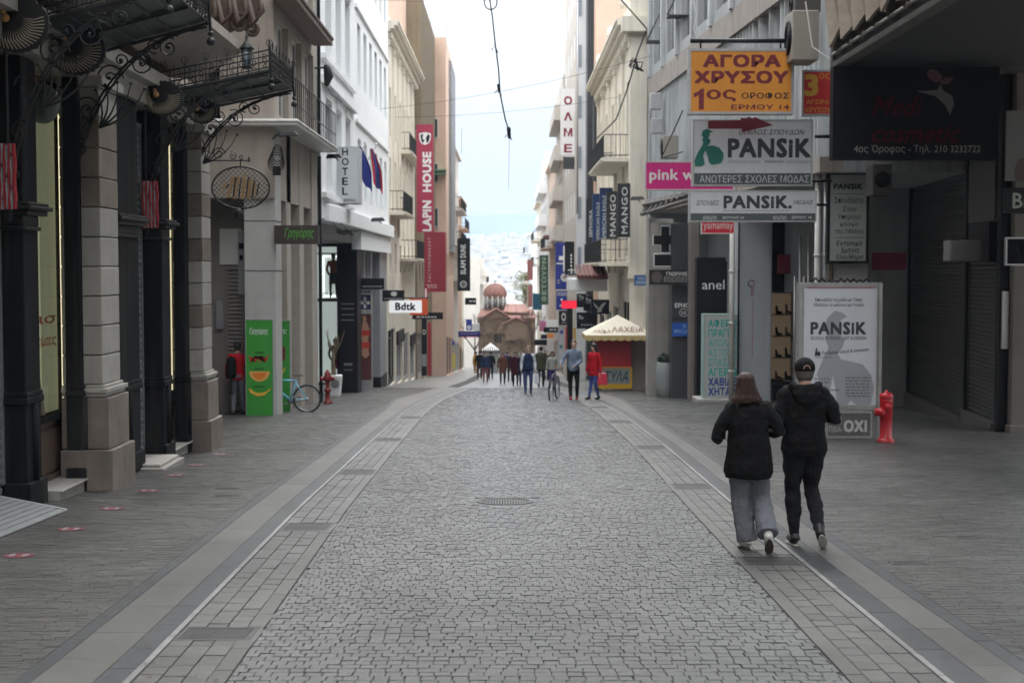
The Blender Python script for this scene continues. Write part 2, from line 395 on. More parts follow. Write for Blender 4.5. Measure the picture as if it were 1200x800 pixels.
def rows(f0, f1, y0, y1, hs, ws, obs=(), gap=.0012, off=True):
    out_ = []; y = y0
    while y < y1:
        h = rs.uniform(*hs) * (1 if y < 45 else 1.6); a, b = f0(y), f1(y); x = a - (rs.uniform(0, ws[0]) if off else 0)
        while x < b - .01:
            wd = rs.uniform(*ws); x0, x1 = max(x, a), min(x + wd, b)
            if b - x1 < .03: x1 = b; wd = b - x
            sk = (0, 0) if off else (f0(y + h) - f0(y), f1(y + h) - f1(y))
            if x1 - x0 > .02:
                if not hit(x0, x1, y, y + h, obs): out_.append((x0 + gap, x1 - gap, y + gap, y + h - gap, *sk))
                else:
                    o_ = [o for o in obs if hit(x0, x1, y, y + h, [o])][0]
                    if x0 < o_[0] - .03: out_.append((x0 + gap, o_[0] - gap, y + gap, y + h - gap))
                    if x1 > o_[1] + .03: out_.append((o_[1] + gap, x1 - gap, y + gap, y + h - gap))
                    if not off and y < o_[2] - .05: out_.append((x0 + gap, x1 - gap, y + gap, o_[2] - gap, *sk))
                    if not off and y + h > o_[3] + .05: out_.append((x0 + gap, x1 - gap, o_[3] + gap, y + h - gap, *sk))
            x += wd
        y += h
    return out_
# gutters: three columns of slabs, a smooth border stone and the white marble line
g = []; 
for c in range(3):
    g += rows(lambda y: kL(y) + .02 + c * .14, lambda y: kL(y) + .16 + c * .14, 7.6 + .1 * c, 62, (.15, .30), (1, 1), gut_l, off=False)
    g += rows(lambda y: kR(y) - .44 + c * .14, lambda y: kR(y) - .30 + c * .14, 7.6 + .1 * c, 62, (.15, .30), (1, 1), gut_r, off=False)
pave(road, 'gutter_slab', g, gutm, 260, jz=.002, ch=.003, jx=.001)
g = rows(lambda y: kL(y) + .44, lambda y: kL(y) + .555, 7.6, 62, (.5, .8), (1, 1), gut_l, off=False) + rows(lambda y: kR(y) - .555, lambda y: kR(y) - .44, 7.6, 62, (.5, .8), (1, 1), gut_r, off=False)
g += [(x, x + .5, 28.54, 28.66) for x in np.arange(kL(28) + .56, kR(28) - 1.0, .5)]
pave(road, 'border_stone', g, smth, 120, jz=.001, ch=.002, jx=0, top=.001)
g = rows(lambda y: kL(y) - .035, lambda y: kL(y) + .015, 7.6, 62, (.55, .95), (1, 1), off=False) + rows(lambda y: kR(y) - .015, lambda y: kR(y) + .035, 7.6, 62, (.55, .95), (1, 1), off=False)
pave(road, 'white_line_stone', g, whl, 130, jz=.001, ch=.003, jx=0, top=.004)
LB = (.036, .20, .56, .67); RB = (.036, .23, .50, .62)
def lb(k): return lambda y: kL(y) - LB[k] - (0.35 * max(0, min(1, (y - 36) / 8)) if k >= 2 else 0)
def rb(k): return lambda y: kR(y) + RB[k] + (0.35 * max(0, min(1, (y - 36) / 8)) if k >= 2 else 0)
pave(pavl, 'dark_strip_stone', rows(lb(1), lb(0), 7.6, 62, (.5, .9), (1, 1), off=False) + rows(lb(3), lb(2), 7.6, 62, (.5, .9), (1, 1), off=False), slabd, 160, jz=.0006, ch=.001, jx=0)
pave(pavr, 'dark_strip_stone', rows(rb(0), rb(1), 7.6, 62, (.5, .9), (1, 1), off=False) + rows(rb(2), rb(3), 7.6, 62, (.5, .9), (1, 1), off=False), slabd, 160, jz=.0006, ch=.001, jx=0)
pave(pavl, 'marble_slab', rows(lb(2), lb(1), 7.6, 62, (.7, 1.25), (1.2, 1.3), off=False), slabp, 100, jz=.0008, ch=.001, jx=0)
pave(pavr, 'marble_slab', rows(rb(1), rb(2), 7.6, 62, (.7, 1.25), (1.2, 1.3), off=False), slabp, 100, jz=.0008, ch=.001, jx=0)
PL, PR = [], []
for px, py, wd, ln in ((266, 572, .3, .12), (266, 581, .3, .1), (388, 492, .6, .22), (400, 489, .7, .2)):
    q = gpt(px, py); PL.append((q[0] - wd / 2, q[0] + wd / 2, q[1] - ln / 2, q[1] + ln / 2))
for px, py, wd, ln in ((1065, 659, .32, .16), (860, 523, .5, .2)):
    q = gpt(px, py); PR.append((q[0] - wd / 2, q[0] + wd / 2, q[1] - ln / 2, q[1] + ln / 2))
pave(pavl, 'paver', rows(lambda y: -5.6 if y < 25 else -7.4, lb(3), 7.6, 62, (.04, .06), (.11, .26), PL), pavm, 300, jz=.0012, ch=.001, jx=.0004)
pave(pavr, 'paver', rows(rb(3), lambda y: np.interp(y, [8, 28, 40, 57, 62], [7.6, 10.3, 9.5, 6, 5.4]), 7.6, 62, (.04, .06), (.11, .26), PR), pavm, 300, jz=.0012, ch=.001, jx=.0004)
# the dark curved strips where the pavement bands widen
# covers and drains set into the paving, each flush with the stones round it
castm = M('grey cast iron cover', (.05, .05, .049), .5, .1, var=.35, scale=9, bump=.3)
def drain(r, label, cat='drain', n=6):
    x0, x1, y0, y1 = r; yc = (y0 + y1) / 2; t = thing('drain_cover', label, cat, ((x0 + x1) / 2, yc, gz(yc) - .01))
    def zb(mb, a, b, c, d, z0, z1):
        mb.hexa([(a, c, gz(c) + z0), (b, c, gz(c) + z0), (b, d, gz(d) + z0), (a, d, gz(d) + z0), (a, c, gz(c) + z1), (b, c, gz(c) + z1), (b, d, gz(d) + z1), (a, d, gz(d) + z1)])
    mb = MB(); e = .03
    zb(mb, x0, x1, y0, y0 + e, -.011, .0005); zb(mb, x0, x1, y1 - e, y1, -.011, .0005); zb(mb, x0, x0 + e, y0 + e, y1 - e, -.011, .0005); zb(mb, x1 - e, x1, y0 + e, y1 - e, -.011, .0005)
    mb.obj('frame', castm, t)
    st = (y1 - y0 - 2 * e) / n
    for i in range(n):
        mb = MB(); zb(mb, x0 + e, x1 - e, y0 + e + st * (i + .12), y0 + e + st * (i + .82), -.011, -.002); mb.obj('bar', castm, t)
for r, l in zip(gut_l, ('grated drain cover in the left gutter, second nearest', 'drain cover in the left gutter level with the far end of the first shop pier', 'third grated drain cover up the left gutter', 'small far drain cover in the left gutter near the bicycle', 'big double drain cover at the near end of the left gutter')): drain(r, l, n=6 if l[0] != 'b' else 10)
for r, l in zip(gut_r, ('grated drain cover in the right gutter just beyond the couple', 'middle drain cover in the right gutter below the kiosk', 'far drain cover in the right gutter', 'drain cover under the heel of the woman in grey trousers', 'farthest drain cover in the right gutter in front of the red coat')): drain(r, l)
for r, l in zip(PL, ('twin small cover nearer the first pier on the left pavement', 'small dark cover below its twin on the left pavement', 'grey slotted cover on the pavement below the bicycle', 'second slotted cover beside the one below the bicycle')): drain(r, l, 'cover', 3)
for r, l in zip(PR, ('small dark cover on the pavement right of the man', 'slotted cover on the pavement in front of the graffiti cabinet')): drain(r, l, 'cover', 3)
mc = thing('manhole_cover', 'round iron manhole cover with a chequered top in the cobbles', 'manhole cover', ((MAN[0] + MAN[1]) / 2, (MAN[2] + MAN[3]) / 2, gz(MAN[2]) - .012))
cx, cy = mc.location.x, mc.location.y
def gdisc(mb, cx, cy, r0, r1, z0, z1, n=40):
    vs = []
    for r, z in ((r0, z0), (r1, z0), (r1, z1), (r0, z1)):
        vs += [(cx + r * math.cos(2 * PI * k / n), cy + r * math.sin(2 * PI * k / n), gz(cy + r * math.sin(2 * PI * k / n)) + z) for k in range(n)]
    mb.add(vs, [(q * n + k, q * n + (k + 1) % n, ((q + 1) % 4) * n + (k + 1) % n, ((q + 1) % 4) * n + k) for q in range(4) for k in range(n)])
mb = MB(); gdisc(mb, cx, cy, .29, .335, -.01, .003); mb.obj('rim', castm, mc)
mb = MB(); gdisc(mb, cx, cy, .001, .282, -.02, -.003)
for i in range(-8, 9):
    for j in range(-8, 9):
        a, b = i * .032, j * .032
        if a * a + b * b < .07 and (i + j) % 2 == 0: mb.box(cx + a - .009, cx + a + .009, cy + b - .009, cy + b + .009, gz(cy + b) - .004, gz(cy + b) + .001)
mb.obj('plate', castm, mc)
# small granite infill where the round cover breaks the rows
mb = MB()
for k in range(26):
    a0, a1 = 2 * PI * k / 26 + .02, 2 * PI * (k + 1) / 26 - .02
    q = []
    for (r, a) in ((.345, a0), (.46, a0), (.46, a1), (.345, a1)):
        X, Y = cx + r * math.cos(a), cy + r * math.sin(a); q.append((X, Y))
    mb.add([(X, Y, gz(Y) - .0045) for X, Y in q] + [(X, Y, gz(Y) - .014) for X, Y in q], [(0, 1, 2, 3), (4, 5, 1, 0), (5, 6, 2, 1), (6, 7, 3, 2), (7, 4, 0, 3)])
mb.obj('infill_stone', cob, road, kind='stuff')
# red distance stickers on the left pavement
redst = P('faded red sticker', (.13, .02, .03), .6, var=.4, streak=0)
whst = P('worn white print', (.2, .17, .17), .6, var=.3)
ords = ('nearest of the row of seven', 'second from the near end of the row', 'third from the near end of the row', 'middle of the row of seven', 'third from the far end of the row', 'second from the far end of the row', 'farthest of the row, beside the marble pier')
for i, (px, py) in enumerate(((22, 651), (83, 620), (131, 596), (174, 575), (205, 557), (231, 545), (258, 532))):
    x, y, z = gpt(px, py); n = 28; r = .135
    mb = MB(); mb.add([(x, y, z + .006)] + [(x + r * math.cos(2 * PI * k / n), y + r * math.sin(2 * PI * k / n), gz(y + r * math.sin(2 * PI * k / n)) + .006) for k in range(n)], [(0, k + 1, (k + 1) % n + 1) for k in range(n)])
    o = mb.obj('floor_sticker', redst); tag(o, 'round red distance sticker on the pavement, ' + ords[i], 'sticker', 'red distance stickers on the left pavement')
    mb = MB()
    for sx in (-.06, .06):
        mb.add([(x + sx + .028 * math.cos(2 * PI * k / 10), y + .07 * math.sin(2 * PI * k / 10), gz(y) + .0085) for k in range(10)], [tuple(range(10))])
    mb.obj('footprints', whst, o)

# dry leaves and scraps blown against the gutters
mb = MB(); rr = random.Random(77)
for i in range(150):
    y = 8 + 34 * rr.random() ** 1.4; side = rr.random(); x = kL(y) + rr.uniform(-.1, .5) if side < .35 else kR(y) + rr.uniform(-.5, .1) if side < .6 else rr.uniform(-5, 7)
    s_ = rr.uniform(.008, .022); a = rr.uniform(0, 6.3); z = gz(y) + .006
    mb.add([(x + s_ * math.cos(a + k * PI / 2) * (1 if k % 2 else .55), y + s_ * math.sin(a + k * PI / 2) * (1 if k % 2 else .55), z + rr.uniform(0, .006)) for k in range(4)], [(0, 1, 2, 3)])
o = mb.obj('fallen_leaves', M('dry brown leaf', (.09, .06, .035), .8, island=.6), kind='stuff'); o['label'] = 'small dry leaves and scraps scattered over the paving'
# ============================================================ PEOPLE
def capsule(mb, pts, n=14, sq=1.0, flat_end=False):
    """closed round tube through (point, radius) pairs with domed ends; sq flattens it front to back"""
    P_ = [Vector(p) for p, r in pts]; r_ = [r for p, r in pts]
    d0 = (P_[0] - P_[1]).normalized(); d1 = (P_[-1] - P_[-2]).normalized()
    pp, rr = [], []
    for a in (1, .85, .5): pp.append(P_[0] + d0 * r_[0] * a); rr.append(r_[0] * math.sqrt(max(0, 1 - a * a)) + 1e-4)
    pp += P_; rr += r_
    for a in ((.02,) if flat_end else (.5, .85, 1)): pp.append(P_[-1] + d1 * r_[-1] * a); rr.append(r_[-1] * math.sqrt(max(0, 1 - a * a)) + 1e-4)
    vs = []
    for i, p in enumerate(pp):
        t = (pp[min(i + 1, len(pp) - 1)] - pp[max(i - 1, 0)]).normalized()
        if i == 0:
            ref = Vector((0, 1, 0)) if abs(t.y) < .75 else Vector((0, 0, 1))
            b = t.cross(ref).cross(t)
        a = t.cross(b).normalized(); b = a.cross(t).normalized()
        for k in range(n):
            th = 2 * PI * k / n; vs.append(p + a * math.cos(th) * rr[i] + b * math.sin(th) * rr[i] * sq)
    m = len(pp)
    fs = [(i * n + k, i * n + (k + 1) % n, (i + 1) * n + (k + 1) % n, (i + 1) * n + k) for i in range(m - 1) for k in range(n)]
    fs += [tuple(range(n))[::-1], tuple(range((m - 1) * n, m * n))]
    mb.add(vs, fs, 0, True)
def loft(mb, rings, n=20):
    """closed stack of ellipses (cx,cy,z,rx,ry)"""
    vs = []
    for cx, cy, z, rx, ry in rings:
        for k in range(n):
            th = 2 * PI * k / n; c, s_ = math.cos(th), math.sin(th)
            vs.append((cx + rx * math.copysign(abs(c) ** .85, c), cy + ry * math.copysign(abs(s_) ** .85, s_), z))
    m = len(rings)
    fs = [(i * n + k, i * n + (k + 1) % n, (i + 1) * n + (k + 1) % n, (i + 1) * n + k) for i in range(m - 1) for k in range(n)]
    fs += [tuple(range(n))[::-1], tuple(range((m - 1) * n, m * n))]
    mb.add(vs, fs, 0, True)
TS = bpy.data.scenes.new('workbench')
def fuse(mb, name, mat, parent, vox, wr=0.0, ws=9.0, smooth=2, seed=0, cloth=True):
    """join overlapping closed volumes into one continuous surface, then fold it lightly"""
    me = bpy.data.meshes.new('tmp'); me.from_pydata([tuple(v) for v in mb.v], [], mb.f)
    o = bpy.data.objects.new('tmp', me); TS.collection.objects.link(o)
    r = o.modifiers.new('r', 'REMESH'); r.mode = 'VOXEL'; r.voxel_size = vox; r.use_smooth_shade = True
    s_ = o.modifiers.new('s', 'SMOOTH'); s_.iterations = smooth; s_.factor = .5
    with bpy.context.temp_override(scene=TS, view_layer=TS.view_layers[0]):
        dg = bpy.context.evaluated_depsgraph_get()
    m2 = bpy.data.meshes.new_from_object(o.evaluated_get(dg), depsgraph=dg)
    bpy.data.objects.remove(o); bpy.data.meshes.remove(me)
    m2.name = name; m2.materials.clear(); m2.materials.append(mat)
    if wr:
        n_ = len(m2.vertices); co = np.empty(n_ * 3); nn = np.empty(n_ * 3)
        m2.vertices.foreach_get('co', co); m2.vertices.foreach_get('normal', nn); co = co.reshape(-1, 3); nn = nn.reshape(-1, 3)
        for i in range(n_):
            q = Vector((co[i, 0] * ws + seed, co[i, 1] * ws, co[i, 2] * ws * .9))
            co[i] += nn[i] * ((noise.noise(q) + .9 * (.3 - abs(noise.noise(q * 1.9 + Vector((3, 1, 7))))) - .2 * noise.noise(q * 5)) * wr * (1.7 if vox < .012 else 1))
        m2.vertices.foreach_set('co', co.ravel())
    m2.polygons.foreach_set('use_smooth', [True] * len(m2.polygons)); m2.update()
    o = bpy.data.objects.new(name, m2); COL.objects.link(o); o.parent = parent
    return o
def fabric(name, col, rough=.85, **k): return M(name, col, rough, var=k.pop('var', .14), scale=14, bump=.35, bscale=240, spec=.15, **k)
f_black = fabric('black cotton', (.0085, .0085, .009)); f_char = fabric('charcoal cotton', (.016, .016, .018))
f_grey = fabric('blue grey jogger cotton', (.155, .162, .18)); f_navy = fabric('navy quilt', (.02, .03, .07))
f_jean = fabric('blue denim', (.045, .065, .16)); f_jean2 = fabric('bright blue denim', (.05, .08, .26)); f_white = fabric('white shirt', (.6, .62, .66))
f_red = fabric('red wool', (.42, .012, .02)); f_bg = fabric('blue grey wool', (.16, .2, .27)); f_green = fabric('dark green parka', (.05, .055, .03))
f_brown = fabric('brown check wool', (.12, .05, .035)); f_burg = fabric('burgundy wool', (.05, .012, .022)); f_grey2 = fabric('light grey wool', (.3, .3, .28))
f_yel = fabric('yellow coat', (.5, .26, .02)); f_pink = fabric('dusty pink trousers', (.22, .07, .075)); f_purp = fabric('purple scarf', (.06, .03, .14))
hair_r = M('reddish brown hair', (.034, .016, .012), .5, spec=.3, var=.6, scale=60, bump=.5, bscale=110); hair_d = M('dark hair', (.018, .013, .012), .5, var=.2, bump=.4, bscale=60)
hair_g = M('greying hair', (.10, .085, .075), .6, var=.4, scale=20)
sole = P('pale rubber sole', (.36, .34, .31), .6); solew = P('white trainer leather', (.52, .5, .48), .55); shoeb = P('black shoe', (.02, .02, .02), .5); shoer = P('red shoe', (.3, .01, .015), .5)
solec = P('brown rubber tread', (.075, .06, .05), .7)
def hand(mb, w_, d, fr=1.0, up=(0, 0, 1), curl=.5, side=1):
    """palm with four bent fingers and a thumb starting at wrist w_, pointing along d"""
    w_ = Vector(w_); d = Vector(d).normalized(); s = d.cross(Vector(up)); s = (s if s.length > .1 else d.cross(Vector((0, 1, 0)))).normalized(); n = s.cross(d).normalized()
    k = .0085 * fr
    for i in range(4):
        o = w_ + s * (.026 - .0175 * i) * fr * side
        capsule(mb, [(o * .4 + w_ * .6, .014 * fr), (o + d * .085 * fr, .0125 * fr)], 8)
        ln = (.068, .078, .073, .055)[i] * fr
        a = o + d * .085 * fr; b = a + (d - n * curl * .8).normalized() * ln * .5; c = b + (d * .6 - n * curl * 2).normalized() * ln * .5
        capsule(mb, [(a, k), (b, k * .92), (c, k * .8)], 7)
    t0 = w_ + d * .025 * fr + s * .028 * fr * side
    t1 = t0 + (d * .7 + s * .7 * side - n * .3).normalized() * .038 * fr; t2 = t1 + (d - n * .5).normalized() * .03 * fr
    capsule(mb, [(t0, .0135 * fr), (t1, .0105 * fr), (t2, .009 * fr)], 7)
def person(loc, H, rz, label, J, top, bot, shoe, hair, group=None, vox=.02, coat=0.0, slim=1.0, jacket_name='jacket', legw=1.0, flare=0.0, face=True, capm=None, hood=False, hairlen=0.0, sleeve=1.0, baggy=0.0, vest=None, torso_sh=0.0, soles=sole, skinm=skin):
    """J: joints in metres for a 1.75 m body standing at the origin and looking along +Y; overrides the default stance"""
    t = thing('person', label, 'person', loc, group, rz); k = H / 1.75
    j = dict(head=(0, .01, 1.63), neck=(0, -.01, 1.47), shl=(-.185, 0, 1.415), shr=(.185, 0, 1.415), ell=(-.25, -.03, 1.12), elr=(.25, -.03, 1.12), wrl=(-.26, .06, .88), wrr=(.26, .06, .88),
             hil=(-.09, 0, .93), hir=(.09, 0, .93), knl=(-.10, .06, .50), knr=(.10, .02, .50), anl=(-.10, -.10, .09), anr=(.10, .12, .08), tol=(-.1, .06, .02), tor=(.11, .28, .03), hdl=(0, .2, -1), hdr=(0, .2, -1))
    j.update(J); V = {a: Vector(b) * (k if a[:2] != 'hd' else 1) for a, b in j.items()}
    hd, nk = V['head'], V['neck']
    # body
    b = MB()
    capsule(b, [(hd + Vector((0, -.012, .035)) * k, .078 * k), (hd + Vector((0, .02, -.03)) * k, .066 * k), (hd + Vector((0, .035, -.075)) * k, .045 * k)], 16)
    capsule(b, [(hd + Vector((0, -.02, -.06)) * k, .055 * k), (nk, .058 * k), (nk + Vector((0, 0, -.06)) * k, .07 * k)])
    if face:
        f = hd
        capsule(b, [(f + Vector((0, .082, .012)) * k, .008 * k), (f + Vector((0, .103, -.025)) * k, .013 * k)], 8)
        for sx in (-1, 1):
            capsule(b, [(f + Vector((sx * .08, -.005, .02)) * k, .016 * k), (f + Vector((sx * .079, 0, -.015)) * k, .012 * k)], 8, .6)
            capsule(b, [(f + Vector((sx * .035, .072, .03)) * k, .011 * k), (f + Vector((sx * .022, .08, .032)) * k, .009 * k)], 6)
        capsule(b, [(f + Vector((-.018, .085, -.052)) * k, .008 * k), (f + Vector((.018, .085, -.052)) * k, .008 * k)], 8)
    loft(b, [(0, 0, V['hil'].z - .05 * k, .10 * k, .07 * k), (0, 0, 1.0 * k, .12 * k, .08 * k), (0, 0, 1.15 * k, .11 * k, .075 * k), (0, 0, 1.32 * k, .13 * k, .085 * k), (0, 0, 1.42 * k, .10 * k, .06 * k)])
    for s in 'lr':
        capsule(b, [(V['sh' + s] * .96, .036 * k), (V['el' + s], .033 * k), (V['wr' + s], .025 * k)])
        capsule(b, [(V['hi' + s], .06 * k), (V['kn' + s], .038 * k), (V['an' + s], .026 * k)])
        hand(b, V['wr' + s], V['hd' + s], k, up=(1, 0, 0) if abs(V['hd' + s].x) < .7 else (0, 0, 1), side=1 if s == 'l' else -1)
    fuse(b, 'body', skinm, t, min(vox * .6, .0075 if vox < .015 else .012), smooth=1)
    # trousers
    b = MB(); lw = legw * k
    loft(b, [(0, 0, .86 * k, .155 * k, .11 * k), (0, -.01, .93 * k, .17 * k * slim, .125 * k), (0, -.005, 1.02 * k, .15 * k * slim, .11 * k), (0, 0, 1.07 * k, .135 * k * slim, .1 * k)])
    for s in 'lr':
        h, kn, an = V['hi' + s], V['kn' + s], V['an' + s]; dn = (an - kn).normalized()
        m1 = h.lerp(kn, .5)
        fl = flare * k
        capsule(b, [(h, .098 * lw), (m1, .086 * lw), (kn, (.064 + flare * .4) * lw), (kn.lerp(an, .45) + Vector((0, -.012, 0)) * k, .06 * lw + fl * .6), (an - dn * (.02 if not flare else .0) * k, .046 * lw + fl)], 16, flat_end=flare > 0)
    fuse(b, 'trousers', bot, t, vox, wr=.008 * k, ws=12, seed=H * 7)
    # shoes
    for s in 'lr':
        an, to = V['an' + s], V['to' + s]; dr = (to - an); dh = Vector((dr.x, dr.y, dr.z))
        heel = V.get('he' + s, an + Vector((0, -.045, -.055)) * k)
        b = MB()
        capsule(b, [(an + Vector((0, 0, .02)) * k, .044 * k), (heel.lerp(an, .35), .046 * k), (heel.lerp(to, .25) + Vector((0, 0, .015)) * k, .045 * k), (heel.lerp(to, .6) + Vector((0, 0, .012)) * k, .042 * k), (to + (heel - to) * .12 + Vector((0, 0, .012)) * k, .036 * k)], 12)
        so = fuse(b, 'shoe', shoe, t, min(vox, .012), smooth=1)
        ax = (to - heel).normalized(); side = ax.cross(Vector((0, 0, 1))); side = side.normalized() if side.length > .05 else Vector((1, 0, 0)); dnv = ax.cross(side).normalized()
        if dnv.z > 0: dnv = -dnv
        if 'sd' + s in V: dnv = V['sd' + s].normalized(); side = ax.cross(dnv).normalized()
        q = MB(); L_ = (to - heel).length + .06 * k; n = 20; vs = []
        for lv, sc_ in ((.028, 1), (.045, .97)):
            for i in range(n):
                th = 2 * PI * i / n; a = math.cos(th); c = math.sin(th)
                wd = (.043 + .008 * a) * k * sc_
                vs.append(heel.lerp(to, .5) + ax * (a * L_ / 2 * sc_) + side * c * wd + dnv * lv * k)
        q.add(vs, [tuple(range(n))[::-1], tuple(range(n, 2 * n))] + [(i, (i + 1) % n, n + (i + 1) % n, n + i) for i in range(n)])
        q.obj('sole', soles, so, local=True, bevel=.004)
    # jacket
    b = MB(); c = coat * k; sw = slim
    hem = (.84 - coat) * k
    loft(b, [(0, 0, hem, (.165 + baggy + coat * .1) * k * sw, (.12 + baggy * .8) * k), (0, 0, hem + .06 * k, (.175 + baggy * 1.2 + coat * .06) * k * sw, (.13 + baggy) * k), (0, 0, 1.0 * k, (.165 + baggy) * k * sw, (.125 + baggy) * k),
             (0, -.005, 1.17 * k, (.16 + baggy * .8) * k * sw, (.12 + baggy * .6) * k), (0, -.01, 1.32 * k, (.175 + baggy * .5) * k * sw, .13 * k), (0, -.01, 1.40 * k, .165 * k * sw, .115 * k), (0, -.005, 1.45 * k, .105 * k, .085 * k), (0, 0, 1.485 * k, .07 * k, .068 * k)])
    arms = MB()
    for s in 'lr':
        sh, el, wr = V['sh' + s], V['el' + s], V['wr' + s]
        capsule(arms if vest else b, [(sh + Vector((-sh.x * .12, 0, -.008 * k)), .068 * k * sleeve), (sh.lerp(el, .5), .06 * k * sleeve), (el, .053 * k * sleeve), (el.lerp(wr, .5), .05 * k * sleeve), (wr - (wr - el).normalized() * .01, .036 * k * sleeve)], 14)
    if hood:
        for i in range(9):
            a = PI * (i / 8); x = math.cos(a)
            b_ = Vector((x * .115, -.055 - .055 * math.sin(a), 1.49 - .035 * math.sin(a))) * k
            if i: capsule(b, [(pr, .042 * k), (b_, .042 * k)], 10)
            pr = b_
        loft(b, [(0, -.13 * k, 1.30 * k, .03 * k, .02 * k), (0, -.125 * k, 1.35 * k, .1 * k, .035 * k), (0, -.11 * k, 1.42 * k, .135 * k, .055 * k), (0, -.07 * k, 1.50 * k, .10 * k, .06 * k)])
    jk = fuse(b, jacket_name, vest or top, t, vox, wr=.009 * k, ws=8, seed=H * 3)
    if vest: fuse(arms, 'shirt_sleeves', top, t, vox, wr=.006 * k, ws=10)
    # hair or cap
    b = MB()
    if capm is None or hairlen == 0:
        r = .088
        loft(b, [(hd.x, hd.y - .01 * k, hd.z + zz * k, rr * k, rr * 1.08 * k) for zz, rr in ((-.085, .056), (-.05, .076), (.01, r), (.05, r), (.085, .076), (.11, .05), (.122, .02))])
        for i in range(len(b.v)):
            v = Vector(b.v[i]); l = v - hd
            if l.y > .03 * k and l.z < .055 * k: v = Vector((v.x * .9 + hd.x * .1, hd.y + .03 * k, v.z))
            b.v[i] = tuple(v)
    if hairlen:
        hl = hairlen
        loft(b, [(hd.x, hd.y + oy * k, hd.z + zz * k, rx * k, ry * k) for zz, rx, ry, oy in ((-hl, .158, .045, -.085), (-hl + .05, .152, .06, -.075), (-.09, .128, .07, -.055), (-.03, .103, .085, -.035), (.03, .098, .096, -.015), (.075, .09, .095, -.01), (.11, .062, .07, -.01), (.128, .025, .03, -.01))])
        for i in range(len(b.v)):
            v = Vector(b.v[i]); a = math.atan2(v.y - hd.y, v.x - hd.x)
            rg = 1 + .035 * math.sin(a * 17) + .02 * math.sin(a * 31 + 1)
            b.v[i] = (hd.x + (v.x - hd.x) * rg, hd.y + (v.y - hd.y) * rg, v.z + (.02 * math.sin(a * 9) * k if v.z < hd.z - (hl - .03) * k else 0))
    fuse(b, 'hair', hair, t, min(vox, .009), wr=.0015 * k, ws=30, smooth=1)
    if capm:
        b = MB(); vs = []
        loft(b, [(hd.x, hd.y + oy * k, hd.z + zz * k, rr * k, rr * 1.12 * k) for zz, rr, oy in ((.012, .092, -.008), (.03, .094, -.008), (.07, .09, -.008), (.10, .073, -.008), (.125, .042, -.008), (.134, .012, -.008))], 24)
        capo = b.obj('cap', capm, t, local=True)
        b = MB(); n = 14
        vs = [(hd.x + .082 * k * math.cos(PI * i / n), hd.y + (.05 + .115 * math.sin(PI * i / n)) * k, hd.z + (.02 - .02 * math.sin(PI * i / n)) * k) for i in range(n + 1)]
        b.poly(vs, (0, 0, .006)); b.obj('brim', capm, capo, local=True)
        b = MB(); b.tube([(hd.x + .03 * k * math.cos(PI * i / 10), hd.y - .108 * k, hd.z + (.03 + .034 * math.sin(PI * i / 10)) * k) for i in range(11)], .004 * k, 5)
        b.poly([(hd.x + .027 * k * math.cos(PI * i / 10), hd.y - .112 * k + .004, hd.z + (.028 + .028 * math.sin(PI * i / 10)) * k) for i in range(11)], (0, .01, 0))
        b.obj('strap', skinm, capo, local=True)
    return t
def place(px, py, px_h):
    x, y, z = gpt(px, py); return (x, y, z), px_h / (F / y)
# the couple -----------------------------------------------------------------
(x, y, z), _ = place(876, 644, 200)
woman = person((x, y, z + .004), 1.63, 0, 'woman seen from behind in an oversized black sweatshirt and grey flared joggers', dict(
    ell=(-.315, -.03, 1.13), wrl=(-.27, .20, 1.06), hdl=(.5, 1, .1), elr=(.30, -.06, 1.17), wrr=(.24, .18, 1.14), hdr=(.3, 1, 0), shl=(-.19, 0, 1.40), shr=(.18, 0, 1.415),
    head=(-.03, .01, 1.63), knl=(-.06, .09, .50), anl=(.0, .02, .085), tol=(-.045, .17, .035), hel=(.005, -.045, .045), knr=(.14, .09, .50), anr=(.15, -.27, .20), tor=(.17, -.20, .03), her=(.15, -.33, .17), sdr=(0, -.8, -.35)),
    f_black, f_grey, solew, hair_r, vox=.011, baggy=.05, legw=1.15, flare=.05, coat=.12, hairlen=.175, sleeve=1.12, face=True, jacket_name='sweatshirt', soles=solec)
(x, y, z), _ = place(941, 639, 225)
man = person((x, y, z + .004), 1.77, 0, 'man seen from behind in a black cap, black hooded jacket and tapered black trousers', dict(
    ell=(-.26, -.05, 1.14), wrl=(-.20, .16, 1.10), hdl=(.6, 1, 0), head=(0, .01, 1.615), elr=(.285, -.05, 1.18), wrr=(.14, .23, 1.24), hdr=(-.8, .8, .2),
    knl=(-.085, .08, .51), anl=(-.075, .03, .09), tol=(-.09, .20, .03), hel=(-.07, -.05, .04), knr=(.095, .12, .52), anr=(.105, -.22, .19), tor=(.15, -.14, .035), her=(.10, -.27, .15), sdr=(.1, -.85, -.3)),
    f_black, f_char, shoeb, hair_g, vox=.0105, hood=True, capm=f_black, baggy=.032, sleeve=1.14, slim=1.0, coat=0, legw=1.10, soles=sole)
